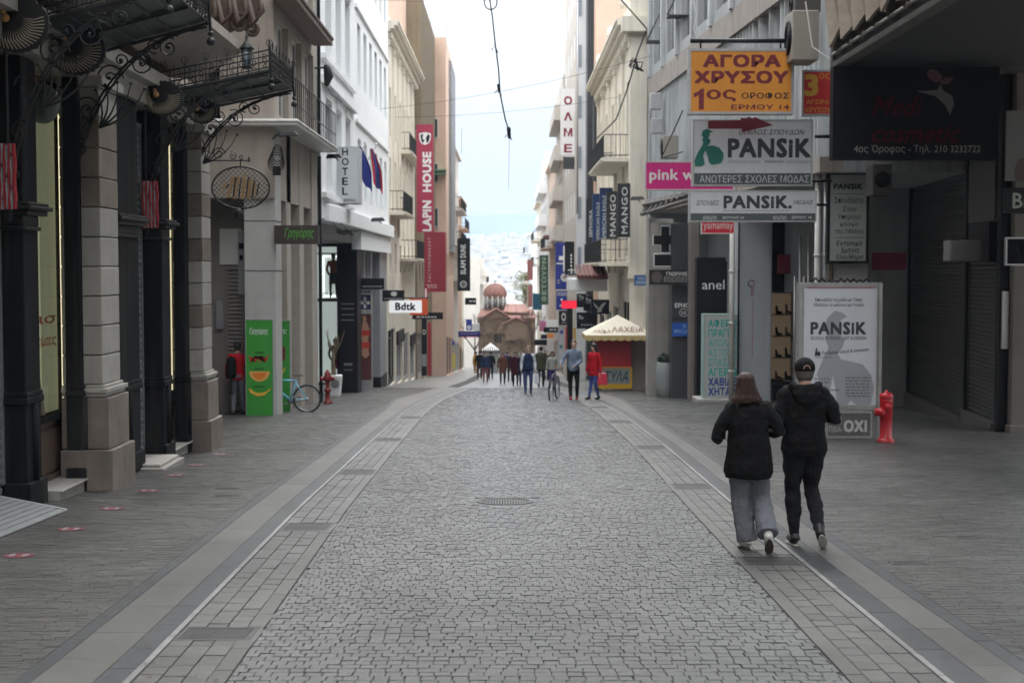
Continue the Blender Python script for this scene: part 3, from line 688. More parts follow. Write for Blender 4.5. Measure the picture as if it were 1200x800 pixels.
# passers-by -----------------------------------------------------------------
def walker(px, py, h, rz, label, **k):
    (x, y, z), H = place(px, py, h); H = min(1.9, max(1.5, H))
    a = dict(J={}, top=f_black, bot=f_char, shoe=shoeb, hair=hair_d, vox=.017 if y < 60 else .024, face=True)
    a.update(k); return person((x, y, z), H, rz, label, **a)
W_CARRY = dict(ell=(-.26, 0, 1.12), wrl=(-.24, .1, .86))
walker(619, 461, 56, PI, 'man walking towards the camera in a navy vest over a white shirt and jeans', top=f_white, vest=f_navy, bot=f_jean, shoe=shoeb, baggy=.02, hair=hair_g, jacket_name='vest')
walker(672, 468, 70, PI + .1, 'bearded man in a blue grey sweater and red shoes wheeling a bicycle', top=f_bg, bot=f_black, shoe=shoer, J=dict(elr=(.34, .06, 1.15), wrr=(.42, .26, 1.04), hdr=(.2, 1, -.2), ell=(-.22, .02, 1.13), wrl=(-.02, .28, 1.02), hdl=(1, .4, -.2), knl=(-.1, .1, .5), anl=(-.1, .03, .09)))
walker(696, 468, 66, .75 * PI, 'woman in a short red coat and red beret carrying a red shopping bag', top=f_red, bot=f_jean2, shoe=shoeb, coat=.10, hairlen=.16, legw=.85, J=dict(wrl=(-.3, .05, .85)))
walker(634, 453, 48, 0, 'person in a dark green parka standing in front of the black shopfronts', top=f_green, bot=f_char, coat=.12, baggy=.02)
walker(647, 455, 44, PI, 'woman in a light grey jacket with an orange bag across her front behind the bicycle', top=f_grey2, bot=f_purp, hairlen=.12)
walker(589, 450, 38, PI, 'woman walking in a knee length brown check coat', top=f_brown, bot=f_char, coat=.25, hairlen=.12)
walker(604, 452, 41, PI, 'woman in a long burgundy coat with a pale scarf left of the navy vest', top=f_burg, bot=f_black, coat=.3, hairlen=.1)
walker(598, 447, 35, PI, 'person in black half hidden between the brown coat and the burgundy coat', top=f_black, bot=f_black, coat=.2)
walker(612, 452, 40, PI, 'person in dark blue hidden behind the man in the navy vest', top=f_navy, bot=f_navy, coat=.1)
walker(569, 448, 36, PI, 'man in a black jacket and dusty pink trousers at the left of the crowd', top=f_navy, bot=f_pink, baggy=.03)
walker(562, 444, 34, 0, 'person in black walking away left of the pink trousers', top=f_black, bot=f_burg)
walker(575, 444, 33, 0, 'person in black walking away right of the pink trousers', top=f_black, bot=f_black)
walker(594, 443, 32, 0, 'person in a purple jacket behind the brown check coat', top=f_purp, bot=f_char, coat=.05)
walker(640, 446, 36, PI, 'far passer-by in dark clothes between the green parka and the grey jacket', top=f_char, bot=f_black)
walker(558, 437, 28, .3, 'person in a bright yellow coat outside the far left shops', top=f_yel, bot=f_yel, coat=.25, baggy=.06)
(x, y, z) = pix(279, 487, 34.75); z = gz(34.8)
person((x, y, z), 1.78, 0, 'person in a red jacket with a black backpack half hidden behind the green pillar', {}, f_red, f_grey, shoeb, hair_d, vox=.014)
bp = MB(); capsule(bp, [((x - .12, y - .17, z + 1.02), .13), ((x - .12, y - .17, z + 1.32), .12)], 14, .7)
tag(bp.obj('backpack', f_black, bevel=0), 'black backpack worn by the person in the red jacket', 'backpack')
# what they carry ------------------------------------------------------------
def bag(px0, py0, px1, py1, d, mat, label, name='shopping_bag'):
    x0, _, z1 = pix(px0, py0, d); x1, _, z0 = pix(px1, py1, d); b = MB()
    b.hexa([(x0, d - .06, z0), (x1, d - .06, z0), (x1, d + .06, z0), (x0, d + .06, z0), (x0 + .03, d - .03, z1), (x1 - .03, d - .03, z1), (x1 - .03, d + .03, z1), (x0 + .03, d + .03, z1)])
    t = thing(name, label, 'bag', ((x0 + x1) / 2, d, z0)); b.obj('pouch', mat, t, bevel=.02)
    b = MB(); xm = (x0 + x1) / 2; b.tube([(xm + (x1 - x0) * .28 * math.cos(PI * i / 8), d, z1 - .01 + .14 * math.sin(PI * i / 8)) for i in range(9)], .008, 5); b.obj('handle', mat, t)
bag(626, 438, 632, 449, 53, f_white, 'white carrier bag in the hand of the man in the navy vest')
bag(700, 437, 712, 451, 44, P('glossy red bag', (.5, .02, .05), .35), 'red shopping bag hanging from the arm of the red coat')
bag(648, 425, 655, 432, 64, P('orange leather bag', (.6, .12, .03), .4), 'orange bag worn across the light grey jacket', 'shoulder_bag')
ph = MB(); x, y, z = woman.location; ph.box(x - .235, x - .165, y + .285, y + .295, z + .985, z + 1.105); tag(ph.obj('phone', black, bevel=.004), 'dark phone held in front of her by the woman in grey joggers', 'phone')

bpy.data.scenes.remove(TS)
# ============================================================ BUILDING KIT
def wall(b, fr, w0, w1, ops, mat, reveal=.18, u0=0, u1=None, name='wall', n=0, mi=0, mb=None):
    """sheet of wall with real openings (u0,u1,w0,w1) and their reveals"""
    u1 = fr.L if u1 is None else u1
    us = sorted({u0, u1, *[a for o in ops for a in o[:2]]}); ws = sorted({w0, w1, *[a for o in ops for a in o[2:4]]})
    us = [u for u in us if u0 <= u <= u1]; ws = [x for x in ws if w0 <= x <= w1]
    own = mb is None; mb = mb or MB()
    for i in range(len(us) - 1):
        for j in range(len(ws) - 1):
            cu, cw = (us[i] + us[i + 1]) / 2, (ws[j] + ws[j + 1]) / 2
            if any(o[0] < cu < o[1] and o[2] < cw < o[3] for o in ops): continue
            mb.quad(fr.pt(us[i], ws[j], n), fr.pt(us[i + 1], ws[j], n), fr.pt(us[i + 1], ws[j + 1], n), fr.pt(us[i], ws[j + 1], n), mi)
    for a, c, d, e in [o[:4] for o in ops]:
        for p, q in (((a, d), (c, d)), ((c, d), (c, e)), ((c, e), (a, e)), ((a, e), (a, d))):
            mb.quad(fr.pt(*p, n), fr.pt(*q, n), fr.pt(*q, n - reveal), fr.pt(*p, n - reveal), mi)
    return mb.obj(name, mat, b) if own else mb
_wc = {}
def window(b, fr, o, n, mf, mg, bars=(1, 0), fw=.06, name='window', blind=0, mblind=None):
    """frame with bars as a part and its pane as a sub-part, set n behind the wall face"""
    u0, u1, w0, w1 = o[:4]; W_, H_ = u1 - u0, w1 - w0
    key = (fr.key(), round(W_, 2), round(H_, 2), mf.name, mg.name, bars, fw, blind)
    if key not in _wc:
        f2 = Fr(0, 0, fr.dx, fr.dy); f2.nx, f2.ny = fr.nx, fr.ny; f2.x = f2.y = 0
        a = MB(); f = fw
        a.fbox(f2, 0, W_, 0, f, 0, .06); a.fbox(f2, 0, W_, H_ - f, H_, 0, .06); a.fbox(f2, 0, f, f, H_ - f, 0, .06); a.fbox(f2, W_ - f, W_, f, H_ - f, 0, .06)
        for i in range(bars[0]): x = W_ * (i + 1) / (bars[0] + 1); a.fbox(f2, x - f * .45, x + f * .45, f, H_ - f, .005, .055)
        for i in range(bars[1]): x = H_ * (i + 1) / (bars[1] + 1); a.fbox(f2, f, W_ - f, x - f * .4, x + f * .4, .008, .052)
        c = MB(); c.fbox(f2, f * .5, W_ - f * .5, f * .5, H_ - f * .5, .015, .03)
        me1 = a.obj(name, mf, None, local=True); me2 = c.obj('pane', mg, None, local=True)
        _wc[key] = (me1.data, me2.data); bpy.data.objects.remove(me1); bpy.data.objects.remove(me2)
    o0 = wloc(b); p = fr.pt(u0, w0, n)
    a = bpy.data.objects.new(name, _wc[key][0]); COL.objects.link(a); a.parent = b; a.location = (p[0] - o0.x, p[1] - o0.y, p[2] - o0.z)
    c = bpy.data.objects.new('pane', _wc[key][1]); COL.objects.link(c); c.parent = a
    return a
def cornice(b, fr, w0, steps, mat, u0=-.0, u1=None, name='cornice', dent=0):
    """stepped moulding: steps = [(height, projection)...] from the bottom"""
    u1 = fr.L if u1 is None else u1; mb = MB(); w_ = w0
    for h, p in steps: mb.fbox(fr, u0 - p * .0, u1, w_ + .001, w_ + h, -.05, p); w_ += h
    o = mb.obj(name, mat, b)
    if dent:
        n = int((u1 - u0) / dent)
        for i in range(n): q = MB(); q.fbox(fr, u0 + dent * (i + .25), u0 + dent * (i + .7), w0 - .28, w0 - .002, 0, steps[0][1] * .8 + .1); q.obj('bracket', mat, o)
    return o
def balcony(b, fr, u0, u1, w_, out, mat, mrail, style='iron', h=.95, th=.16):
    mb = MB(); mb.fbox(fr, u0, u1, w_ - th, w_, -.02, out); mb.fbox(fr, u0, u1, w_ - th * .55, w_ - .01, out, out + .05)
    s = mb.obj('balcony', mat, b)
    q = MB()
    if style == 'solid':
        q.fbox(fr, u0, u1, w_ + .002, w_ + h, out - .12, out); q.fbox(fr, u0, u0 + .1, w_ + .002, w_ + h, 0, out - .122); q.fbox(fr, u1 - .1, u1, w_ + .002, w_ + h, 0, out - .122)
        q.obj('parapet', mat, s); return s
    r = .018
    for hh in (.08, h * .55 if style == 'lattice' else .12, h):
        q.tube([fr.pt(u0 + .04, w_ + hh, .02), fr.pt(u0 + .04, w_ + hh, out - .05), fr.pt(u1 - .04, w_ + hh, out - .05), fr.pt(u1 - .04, w_ + hh, .02)], r if hh == h else r * .7, 4)
    n = max(3, int((u1 - u0) / (.14 if style == 'iron' else .34)))
    for i in range(n + 1):
        u = u0 + .04 + (u1 - u0 - .08) * i / n
        q.tube([fr.pt(u, w_, out - .05), fr.pt(u, w_ + h, out - .05)], r * .6, 4)
        if style == 'lattice' and i < n:
            u2 = u0 + .04 + (u1 - u0 - .08) * (i + 1) / n
            q.tube([fr.pt(u, w_ + .08, out - .05), fr.pt(u2, w_ + h, out - .05)], r * .5, 4); q.tube([fr.pt(u2, w_ + .08, out - .05), fr.pt(u, w_ + h, out - .05)], r * .5, 4)
    for j in range(1, int(out / .2)):
        for u in (u0 + .04, u1 - .04): q.tube([fr.pt(u, w_, j * .2), fr.pt(u, w_ + h, j * .2)], r * .6, 4)
    q.obj('railing', mrail, s)
    return s
def body(b, fr, w0, w1, depth, mat, rmat, reveal=.2, name='side_wall', back=True, lip=0):
    """the rest of the house behind its front: end walls, back and roof"""
    mb = MB(); L_ = fr.L; q = fr.pt; e = .0
    mb.quad(q(0, w0, 0), q(0, w1, 0), q(0, w1, -depth), q(0, w0, -depth)); mb.quad(q(L_, w0, 0), q(L_, w1, 0), q(L_, w1, -depth), q(L_, w0, -depth))
    mb.quad(q(0, w0, -depth), q(0, w1, -depth), q(L_, w1, -depth), q(L_, w0, -depth))
    mb.obj(name, mat, b)
    mb = MB(); mb.fbox(fr, .01, L_ - .01, w1 - .35 - lip, w1 - .15 - lip, -depth + .01, -.01); mb.obj('roof', rmat, b)
    mb = MB(); mb.fbox(fr, .02, L_ - .02, w0, w1 - .4, -reveal - .35, -reveal - .1); mb.obj('inner_wall', blackmat, b)
def gridops(L_, floors, u0=.6, u1=None):
    """floors: (sill, top, count, width) in world heights -> openings"""
    u1 = L_ - .6 if u1 is None else u1; r = []
    for f in floors:
        s, t, c, wd = f[:4]; a = f[4] if len(f) > 4 else u0; e = f[5] if len(f) > 5 else u1
        st = (e - a) / c
        for i in range(c): m = a + st * (i + .5); r.append((m - wd / 2, m + wd / 2, s, t))
    return r
def shopfront(b, fr, u0, u1, z0, z1, mf, mg, rec=.25, fascia=None, fh=.6, label=None):
    """a glazed shop bay: frame with door and two panes, fascia board over it"""
    s = MB(); f = .07; W_ = u1 - u0
    s.fbox(fr, u0, u1, z1 - f, z1, -rec, -rec + .08); s.fbox(fr, u0, u1, z0, z0 + .25, -rec, -rec + .08)
    for u in (u0, u0 + W_ * .36, u0 + W_ * .64, u1 - f): s.fbox(fr, u, u + f, z0 + .251, z1 - f - .001, -rec, -rec + .08)
    s.fbox(fr, u0 + W_ * .36 + f, u0 + W_ * .64, z0 + 2.2, z0 + 2.28, -rec, -rec + .08)
    o = s.obj('shopfront', mf, b)
    for a, c in ((u0 + f, u0 + W_ * .36), (u0 + W_ * .36 + f, u0 + W_ * .64), (u0 + W_ * .64 + f, u1 - f)):
        s = MB(); s.fbox(fr, a, c, z0 + .25, z1 - f, -rec + .02, -rec + .04); s.obj('pane', mg, o)
    if fascia:
        s = MB(); s.fbox(fr, u0 - .05, u1 + .05, z1 - fh, z1 + .05, -.05, .10); s.obj('fascia', fascia, b)
    return o
GL = [glass, glassb]
def house(name, label, x, y0, y1, side, ztop, floors, wm, frame=offw, glassm=None, depth=9, cor=None, shops=2, gfh=4.2, bal=(), cat='building', group=None, rmat=None, reveal=.18, parapet=0, fas=None, bars=(1, 1), xn=None, endops=None, dent=0, wins=True, gmat=None):
    """a street house: side -1 stands on the left (faces +x), +1 on the right"""
    x2 = x if xn is None else xn
    fr = Fr(x, y0, x2, y1, flip=(side > 0))
    zg = gz(y1) - .3
    b = thing(name, label, cat, (x, (y0 + y1) / 2, gz((y0 + y1) / 2)), group)
    g0 = gz((y0 + y1) / 2)
    ops = gridops(fr.L, floors, .4, fr.L - .4)
    sh = []
    if shops:
        st = fr.L / shops
        for i in range(shops): a = i * st + .35; c = (i + 1) * st - .35; zz = gz(y0 + (a + c) / 2); sh.append((a, c, zz + .02, zz + gfh - .9))
    wall(b, fr, zg, ztop, ops + sh, wm, reveal)
    body(b, fr, zg, ztop, depth, wm, rmat or conc, reveal)
    rr = random.Random(int(y0 * 10))
    for o in ops: window(b, fr, o, -reveal, frame, (glassm or GL[rr.random() < .35]), bars=bars)
    for i, (a, c, d, e) in enumerate(sh):
        shopfront(b, fr, a, c, d, e, black if rr.random() < .6 else alu, glass, .18, (fas[i % len(fas)] if fas else None))
    if cor: cornice(b, fr, ztop - sum(h for h, p in cor) , cor, wm if not isinstance(cor, tuple) else wm, dent=dent)
    for (u0, u1, w_, out, st) in bal: balcony(b, fr, u0, u1, w_, out, wm, iron, st)
    if parapet:
        s = MB(); s.fbox(fr, 0, fr.L, ztop + .002, ztop + parapet, -.2, 0); s.obj('parapet', wm, b)
    b['_x'] = 0; del b['_x']
    return b, fr
def board(name, label, px0, py0, px1, py1, d, mface, mframe=None, th=.12, frw=.03, texts=(), cat='sign', group=None, extra=None, bars=None, back=.0):
    """a sign standing across the street, facing the camera: housing, frame, face and lettering as parts.
    texts: (string, px0, py0, px1, py1, material, options)"""
    x0, _, z1 = pix(px0, py0, d); x1, _, z0 = pix(px1, py1, d)
    fr = Fr(x0, d, x1, d); W_ = x1 - x0
    t = thing(name, label, cat, ((x0 + x1) / 2, d, z0), group)
    mb = MB(); mb.fbox(fr, .002, W_ - .002, z0 + .002, z1 - .002, -th, -.012); mb.obj('housing', mframe or mface, t)
    mb = MB(); f = frw if mframe else 0; mb.fbox(fr, f, W_ - f, z0 + f, z1 - f, -.0118, -.004); mb.obj('face', mface, t)
    if mframe:
        mb = MB(); mb.fbox(fr, 0, W_, z1 - f, z1, -th * .9, 0.004); mb.fbox(fr, 0, W_, z0, z0 + f, -th * .9, .004); mb.fbox(fr, 0, f, z0 + f + .0005, z1 - f - .0005, -th * .9, .004); mb.fbox(fr, W_ - f, W_, z0 + f + .0005, z1 - f - .0005, -th * .9, .004); mb.obj('frame', mframe, t)
    lay = {}
    for tx in texts:
        s, a, b_, c, e, m_ = tx[:6]; o = tx[6] if len(tx) > 6 else {}
        ax, _, az = pix(a, b_, d); cx, _, cz = pix(c, e, d); k = m_.name; n = o.get('n', 0.0)
        if k not in lay: lay[k] = (MB(), m_, len(lay))
        q = lay[k][0]; n = -.002 + .0012 * lay[k][2] + n
        if s == '#': q.fbox(fr, ax - x0, cx - x0, cz, az, -.004, n)
        elif s == '@':   # polygon in fractions of the box
            q.poly([fr.pt(ax - x0 + u * (cx - ax), cz + v * (az - cz), n - .003) for u, v in o['p']], (fr.nx * .003, fr.ny * .003, 0))
        elif s == 'o':
            r1 = (cx - ax) / 2; r2 = (az - cz) / 2; ri = o.get('ri', .85); N_ = 28
            ring = [[fr.pt(ax - x0 + r1 + r1 * k_ * math.cos(2 * PI * i / N_), cz + r2 + r2 * k_ * math.sin(2 * PI * i / N_), n) for i in range(N_)] for k_ in (1, ri)]
            if ri > 0: q.add(ring[0] + ring[1], [(i, (i + 1) % N_, N_ + (i + 1) % N_, N_ + i) for i in range(N_)])
            else: q.add(ring[0], [tuple(range(N_))])
        elif s == '*':   # rows of small print too fine to read
            rr = random.Random(int(a * 7 + b_)); rows_ = o.get('rows', 3); H_ = az - cz
            for i in range(rows_):
                u = ax - x0
                while u < cx - x0 - .01:
                    wd = rr.uniform(.25, 1.0) * H_ / rows_ * 1.6; q.fbox(fr, u, min(u + wd, cx - x0), cz + H_ * (rows_ - 1 - i + .3) / rows_, cz + H_ * (rows_ - 1 - i + .8) / rows_, -.004, n); u += wd + H_ / rows_ * .35
        else: text(q, s, fr, ax - x0, cx - x0, cz, az, n, bold=o.get('bold', .015), shear=o.get('shear', 0), turn=o.get('turn', False), sp=o.get('sp', 1), tilt=o.get('tilt', 0))
    fine = {tx[5].name for tx in texts if tx[0] == '*'}
    for k, (q, m_, i) in lay.items(): q.obj('small_print' if k in fine else 'lettering' if i == 0 else 'print', m_, t, kind='stuff' if k in fine else None)
    if bars:
        q = MB()
        for (a, b_, c, e, r) in bars:
            q.tube([pix(a, b_, d + th / 2), pix(c, e, d + th / 2)], r, 6)
        q.obj('bracket', black, t)
    return t
def spiral(mb, fr, u, w_, r, turns, n0, rad=.012, a0=0, sgn=1, k=5):
    pts = []; N_ = int(turns * 12)
    for i in range(N_ + 1):
        t = i / N_; rr = r * (1 - t) ** .8 + r * .08; a = a0 + sgn * t * turns * 2 * PI
        pts.append(fr.pt(u + rr * math.cos(a), w_ + rr * math.sin(a), n0))
    mb.tube(pts, rad, k)
def lamp(px, py, d, label, to=-1, group='black street floodlights'):
    x, y, z = pix(px, py, d); t = thing('street_lamp', label, 'lamp', (x, y, z), group)
    mb = MB(); mb.tube([(x + to * .25, y + .1, z - .1), (x + to * .12, y + .02, z + .02), (x, y, z)], .018, 6); mb.obj('arm', iron, t)
    mb = MB(); mb.hexa([(x - .1, y - .1, z - .05), (x + .38, y - .12, z - .02), (x + .38, y + .12, z - .02), (x - .1, y + .1, z - .05), (x - .05, y - .06, z + .08), (x + .3, y - .07, z + .09), (x + .3, y + .07, z + .09), (x - .05, y + .06, z + .08)]); mb.obj('head', iron, t, bevel=.02)
    mb = MB(); mb.quad((x - .04, y - .08, z - .052), (x + .33, y - .09, z - .029), (x + .33, y + .09, z - .029), (x - .04, y + .08, z - .052)); mb.obj('lens', glassb, t)
    return t
def ac_unit(x0, x1, y0, y1, z0, z1, label, parent=None, front='y'):
    t = thing('air_conditioner', label, 'air conditioner', ((x0 + x1) / 2, (y0 + y1) / 2, z0), 'air conditioning units on the grey building')
    mb = MB(); mb.box(x0, x1, y0, y1, z0, z1); mb.obj('casing', P('aged cream casing', (.27, .25, .21), .5, streak=.4), t, bevel=.02)
    r = min(z1 - z0, (y1 - y0) if front == 'x' else (x1 - x0)) * .4; cz = (z0 + z1) / 2
    mb = MB()
    for rr in (1, .75, .5, .25):
        pts = [((x0 - .015, (y0 + y1) / 2 + rr * r * math.cos(a * PI / 8), cz + rr * r * math.sin(a * PI / 8)) if front == 'x' else ((x0 + x1) / 2 + rr * r * math.cos(a * PI / 8), y0 - .015, cz + rr * r * math.sin(a * PI / 8))) for a in range(17)]
        mb.tube(pts, .008, 4)
    mb.obj('fan_grille', black, t)
    mb = MB()
    mb.lathe(x0 if front == 'x' else (x0 + x1) / 2, (y0 + y1) / 2 if front == 'x' else y0, [(r, -.01), (r, -.002)], 20, axis='x' if front == 'x' else 'y', cz=cz); mb.obj('fan_opening', blackmat, t)
    return t
# ============================================================ LEFT SIDE
def zc(v): return CZ + v          # height measured from the eye level
# ---- first shop building with marble piers and iron canopies -------------------------------
B = thing('corner_shop_building', 'old shop building with marble piers, dark iron columns and wrought iron canopies', 'building', (-5.6, 18, gz(18)))
mb = MB(); zg = gz(20) - .4
mb.box(-14, -6.35, -60, 24.95, zg - .3, zc(20)); mb.obj('wall', wbeige, B)
mb = MB(); mb.box(-6.34, -5.3, -30, 12.2, zg - .3, zc(20)); mb.box(-6.34, -5.42, 12.2, 24.9, zc(3.3), zc(20)); mb.obj('front_wall', wbeige, B)
mb = MB(); mb.box(-6.33, -5.32, 12.21, 24.9, zc(2.42), zc(2.7)); mb.box(-6.33, -5.15, 12.21, 24.92, zc(2.701), zc(2.9)); mb.obj('lintel', marble, B)
mb = MB(); mb.box(-6.3, -5.9, 12.3, 24.8, zc(2.2), zc(3.28)); mb.obj('tympanum', P('ochre painted panel', (.35, .16, .06), .7, streak=.3), B)
cb = MB()
for y0, y1 in ((12.21, 24.9),):
    cb.poly([(-5.42, y0, zc(3.2)), (-4.6, y0, zc(3.75)), (-4.6, y0, zc(3.9)), (-5.42, y0, zc(3.9))], (0, y1 - y0 - .02, 0))
cb.obj('cornice', wbeige, B)
# marble piers, block by block
def pier(y0, y1, label):
    p = MB(); p.box(-5.64, -5.2, y0 + .05, y1 - .05, gz(y1) - .2, zc(2.42)); pr = p.obj('pier', marbleb, B, label=label)
    z = gz(y0) - .1
    def blk(x1, a, c, z0, z1, m=marble):
        q = MB(); q.box(-5.66, x1, a, c, z0, z1); o = q.obj('stone_block', m, pr, bevel=.012); return o
    blk(-5.0, y0 - .14, y0 + (y1 - y0) * .5, z, z + .62, marbleb); blk(-5.003, y0 + (y1 - y0) * .5 + .006, y1 + .14, z, z + .62, marbleb)
    blk(-5.06, y0 - .07, y1 + .07, z + .628, z + 1.28, marbleb)
    q = MB(); zz = z + 1.29
    for h, pj in ((.05, .05), (.06, .08), (.04, .03)): q.box(-5.66, -5.15 + pj, y0 - pj, y1 + pj, zz, zz + h - .001); zz += h
    q.obj('base_moulding', marble, pr, bevel=.01)
    h = .375
    while zz < zc(2.38):
        blk(-5.15 + R.uniform(-.003, .003), y0 + R.uniform(-.003, .003), y1, zz + .008, min(zz + h, zc(2.4)) - .006, marbleb if R.random() < .25 else marble); zz += h
    q = MB(); q.box(-5.66, -5.08, y0 - .08, y1 + .08, zc(2.30), zc(2.42)); q.obj('capital', marble, pr, bevel=.01)
pier(18.05, 18.88, 'nearer marble pier with rusty stained plinth'); pier(24.05, 24.75, 'farther marble pier at the corner'); pier(11.7, 12.7, 'pier beside the camera')
# iron columns
def icol(x0, x1, y0, y1, cap=True, z0=None, ztop=2.4):
    t = MB(); zb = gz(y1) if z0 is None else z0
    t.box(x0, x1, y0, y1, zb, zc(ztop)); o = t.obj('iron_column', ironcol, B, bevel=.02)
    q = MB(); q.box(x0 - .0, x1 + .05, y0 - .05, y1 + .05, zb - .02, zb + .30); q.obj('base', ironcol, o, bevel=.012); q = MB(); q.box(x0, x1 + .03, y0 - .03, y1 + .03, zb + 1.2, zb + 1.28); q.box(x0, x1 + .02, y0 - .015, y1 + .015, zb + 1.281, zb + 1.34)
    q.obj('waist_band', ironcol, o, bevel=.012)
    q = MB(); q.tube([(x1 + .01, (y0 + y1) / 2, zb + .3), (x1 + .01, (y0 + y1) / 2, zb + 1.2)], .045, 8); q.obj('half_shaft', ironcol, o)
    if cap:
        q = MB(); zz = zc(.44)
        for i, (h, pj) in enumerate(((.05, .03), (.12, .01), (.06, .09), (.05, .14), (.04, .10))): q.box(x0, x1 + pj, y0 - pj, y1 + pj, zz + .0015, zz + h); zz += h
        q.obj('capital', iron, o, bevel=.015)
    return o
icol(-6.2, -5.50, 16.2, 16.72); icol(-6.2, -5.37, 18.88 + .62, 20.75); icol(-6.2, -5.30, 21.85, 22.35); icol(-5.56, -5.38, 23.72, 24.04, cap=False); icol(-5.58, -5.38, 17.92, 18.04, cap=False); icol(-6.2, -5.5, 13.1, 13.6)
mb = MB(); mb.box(-6.3, -5.38, 18.6, 18.7, gz(18), zc(2.4)); mb.box(-6.3, -5.38, 24.2, 24.3, gz(24), zc(2.4)); mb.box(-6.3, -5.62, 18.9, 19.48, gz(19), zc(2.4)); mb.box(-6.3, -5.6, 16.721, 16.85, gz(16), zc(2.4)); mb.obj('dark_reveal', blackmat, B)
# shutters, slat by slat
def shutter(b, fr, u0, u1, w0, w1, pitch, mat, n=0, name='shutter', box=True, mx=400):
    s = MB(); s.fbox(fr, u0, u0 + .05, w0, w1 - .081, n - .03, n + .03); s.fbox(fr, u0, u1, w1 - .08, w1, n - .03, n + .04); s.fbox(fr, u1 - .05, u1, w0, w1 - .081, n - .03, n + .03); o = s.obj(name, mat, b)
    N_ = int((w1 - w0) / pitch); o0 = wloc(o); me = None
    for i in range(N_):
        z = w0 + pitch * i
        if me is None:
            f2 = Fr(0, 0, fr.dx, fr.dy); f2.nx, f2.ny = fr.nx, fr.ny; W_ = u1 - u0 - .1; s = MB()
            prof = [(0.004, -.012), (pitch * .22, .006), (pitch * .6, .016), (pitch * .9, .004), (pitch * .99, -.012)]
            vs = [f2.pt(0, a, c) for a, c in prof] + [f2.pt(W_, a, c) for a, c in prof]
            s.add(vs, [(k, k + 1, 6 + k, 5 + k) for k in range(4)], 0, True); q = s.obj('slat', mat, None, local=True); me = q.data; bpy.data.objects.remove(q)
        p = fr.pt(u0 + .05, z, n); a = bpy.data.objects.new('slat', me); COL.objects.link(a); a.parent = o; a.location = (p[0] - o0.x, p[1] - o0.y, p[2] - o0.z)
    return o
fl = Fr(-5.78, 12.7, -5.78, 16.2); shutter(B, fl, 0, 3.5, gz(15.5) + .1, zc(2.2), .11, shutl)
fl = Fr(-5.62, 20.76, -5.62, 21.84); shutter(B, fl, 0, 1.08, gz(21.5) + .05, zc(2.2), .11, shutl)
# shop windows: olive lit glass over wood panels
olive = M('olive glowing blind', (.20, .22, .15), .7, var=.12, scale=.6, emis=((.20, .21, .13), .36))  # the blind's own glow stands in for light inside the window
olive2 = M('dark interior', (.05, .055, .045), .8, var=.3, scale=.8)
warm = M('warm light tube', (.9, .85, .6), .4, emis=((1, .86, .55), .9))
sglass = M('clear shop glass', (.95, .97, .95), .02, var=0, trans=1.0, spec=.6)
def shopwin(y0, y1, x, label, txt):
    zb = gz(y0) + .12; zs = zb + .82; zt = zc(2.2)
    f = Fr(x, y0, x, y1); t = MB(); L_ = f.L
    t.fbox(f, 0, .06, zs, zt, -.1, 0); t.fbox(f, L_ - .06, L_, zs, zt, -.1, 0); t.fbox(f, 0, L_, zs - .07, zs, -.1, .03); t.fbox(f, .06, L_ - .06, zt - .08, zt, -.1, 0)
    o = t.obj('display_window', ironcol, B, label=label)
    t = MB(); t.fbox(f, .06, L_ - .06, zs, zt - .08, -.05, -.038); t.obj('pane', sglass, o)
    t = MB(); t.fbox(f, .06, L_ - .06, zs, zt, -.17, -.15); t.obj('blind', olive, o)
    t = MB(); t.fbox(f, .25, L_ * .55, zs, zt - 1.4, -.145, -.135); t.obj('hanging_panel', M('pale olive panel', (.27, .29, .2), .7, emis=((.30, .31, .19), .5)), o)  # panel glows too, so it looks lit from inside
    t = MB(); t.tube([f.pt(L_ - .1, zs + .02, -.075), f.pt(L_ - .1, zt - .1, -.075)], .011, 6); t.obj('light_strip', warm, o)
    t = MB(); redp = P('red window lettering', (.25, .05, .02), .6)
    z = zc(-.98)
    for s_, dz, h in txt: text(t, s_, f, .12, L_ * .72, z + dz, z + dz + h, -.03, bold=.02)
    t.obj('lettering', redp, o)
    # drapes standing in the window
    t = MB()
    for i, (u, wd, tp) in enumerate(((.22, .10, -1.2), (.48, .14, -.9), (.7, .12, -1.25))):
        t.add([f.pt(u - wd, zs, -.12), f.pt(u + wd, zs, -.07), f.pt(u + wd * .3, zc(tp), -.12), f.pt(u - wd * .1, zc(tp), -.12)], [(0, 1, 2, 3)])
    t.obj('display_drape', M('sand satin', (.36, .31, .2), .5, var=.3), o)
    t = MB(); t.fbox(f, 0, L_, zb, zs - .072, -.12, -.05); p = t.obj('wood_panel', wood, B)
    t = MB(); t.fbox(f, .1, L_ - .1, zb + .1, zs - .17, -.049, -.03); t.fbox(f, 0, L_, zb, zb + .07, -.048, -.01); t.obj('raised_field', wood, p, bevel=.012)
    t = MB(); zs2 = gz(y0) - .1; t.box(-6.2, -5.35, y0 + .0, y1, zs2, zb - .002); t.box(-6.2, -5.31, y0, y1 + .01, zb - .03, zb - .001); t.obj('step', marble, B, bevel=.012)
shopwin(16.86, 18.5, -5.70, 'tall olive display window with red lettering and a light strip', (('εκπτώσεις', 0, .17), ('εισ', .3, .10)))
shopwin(22.36, 24.15, -5.62, 'second olive display window, between the two iron columns', (('εκπτώσεις', 0, .15), ('εισ', .25, .10)))
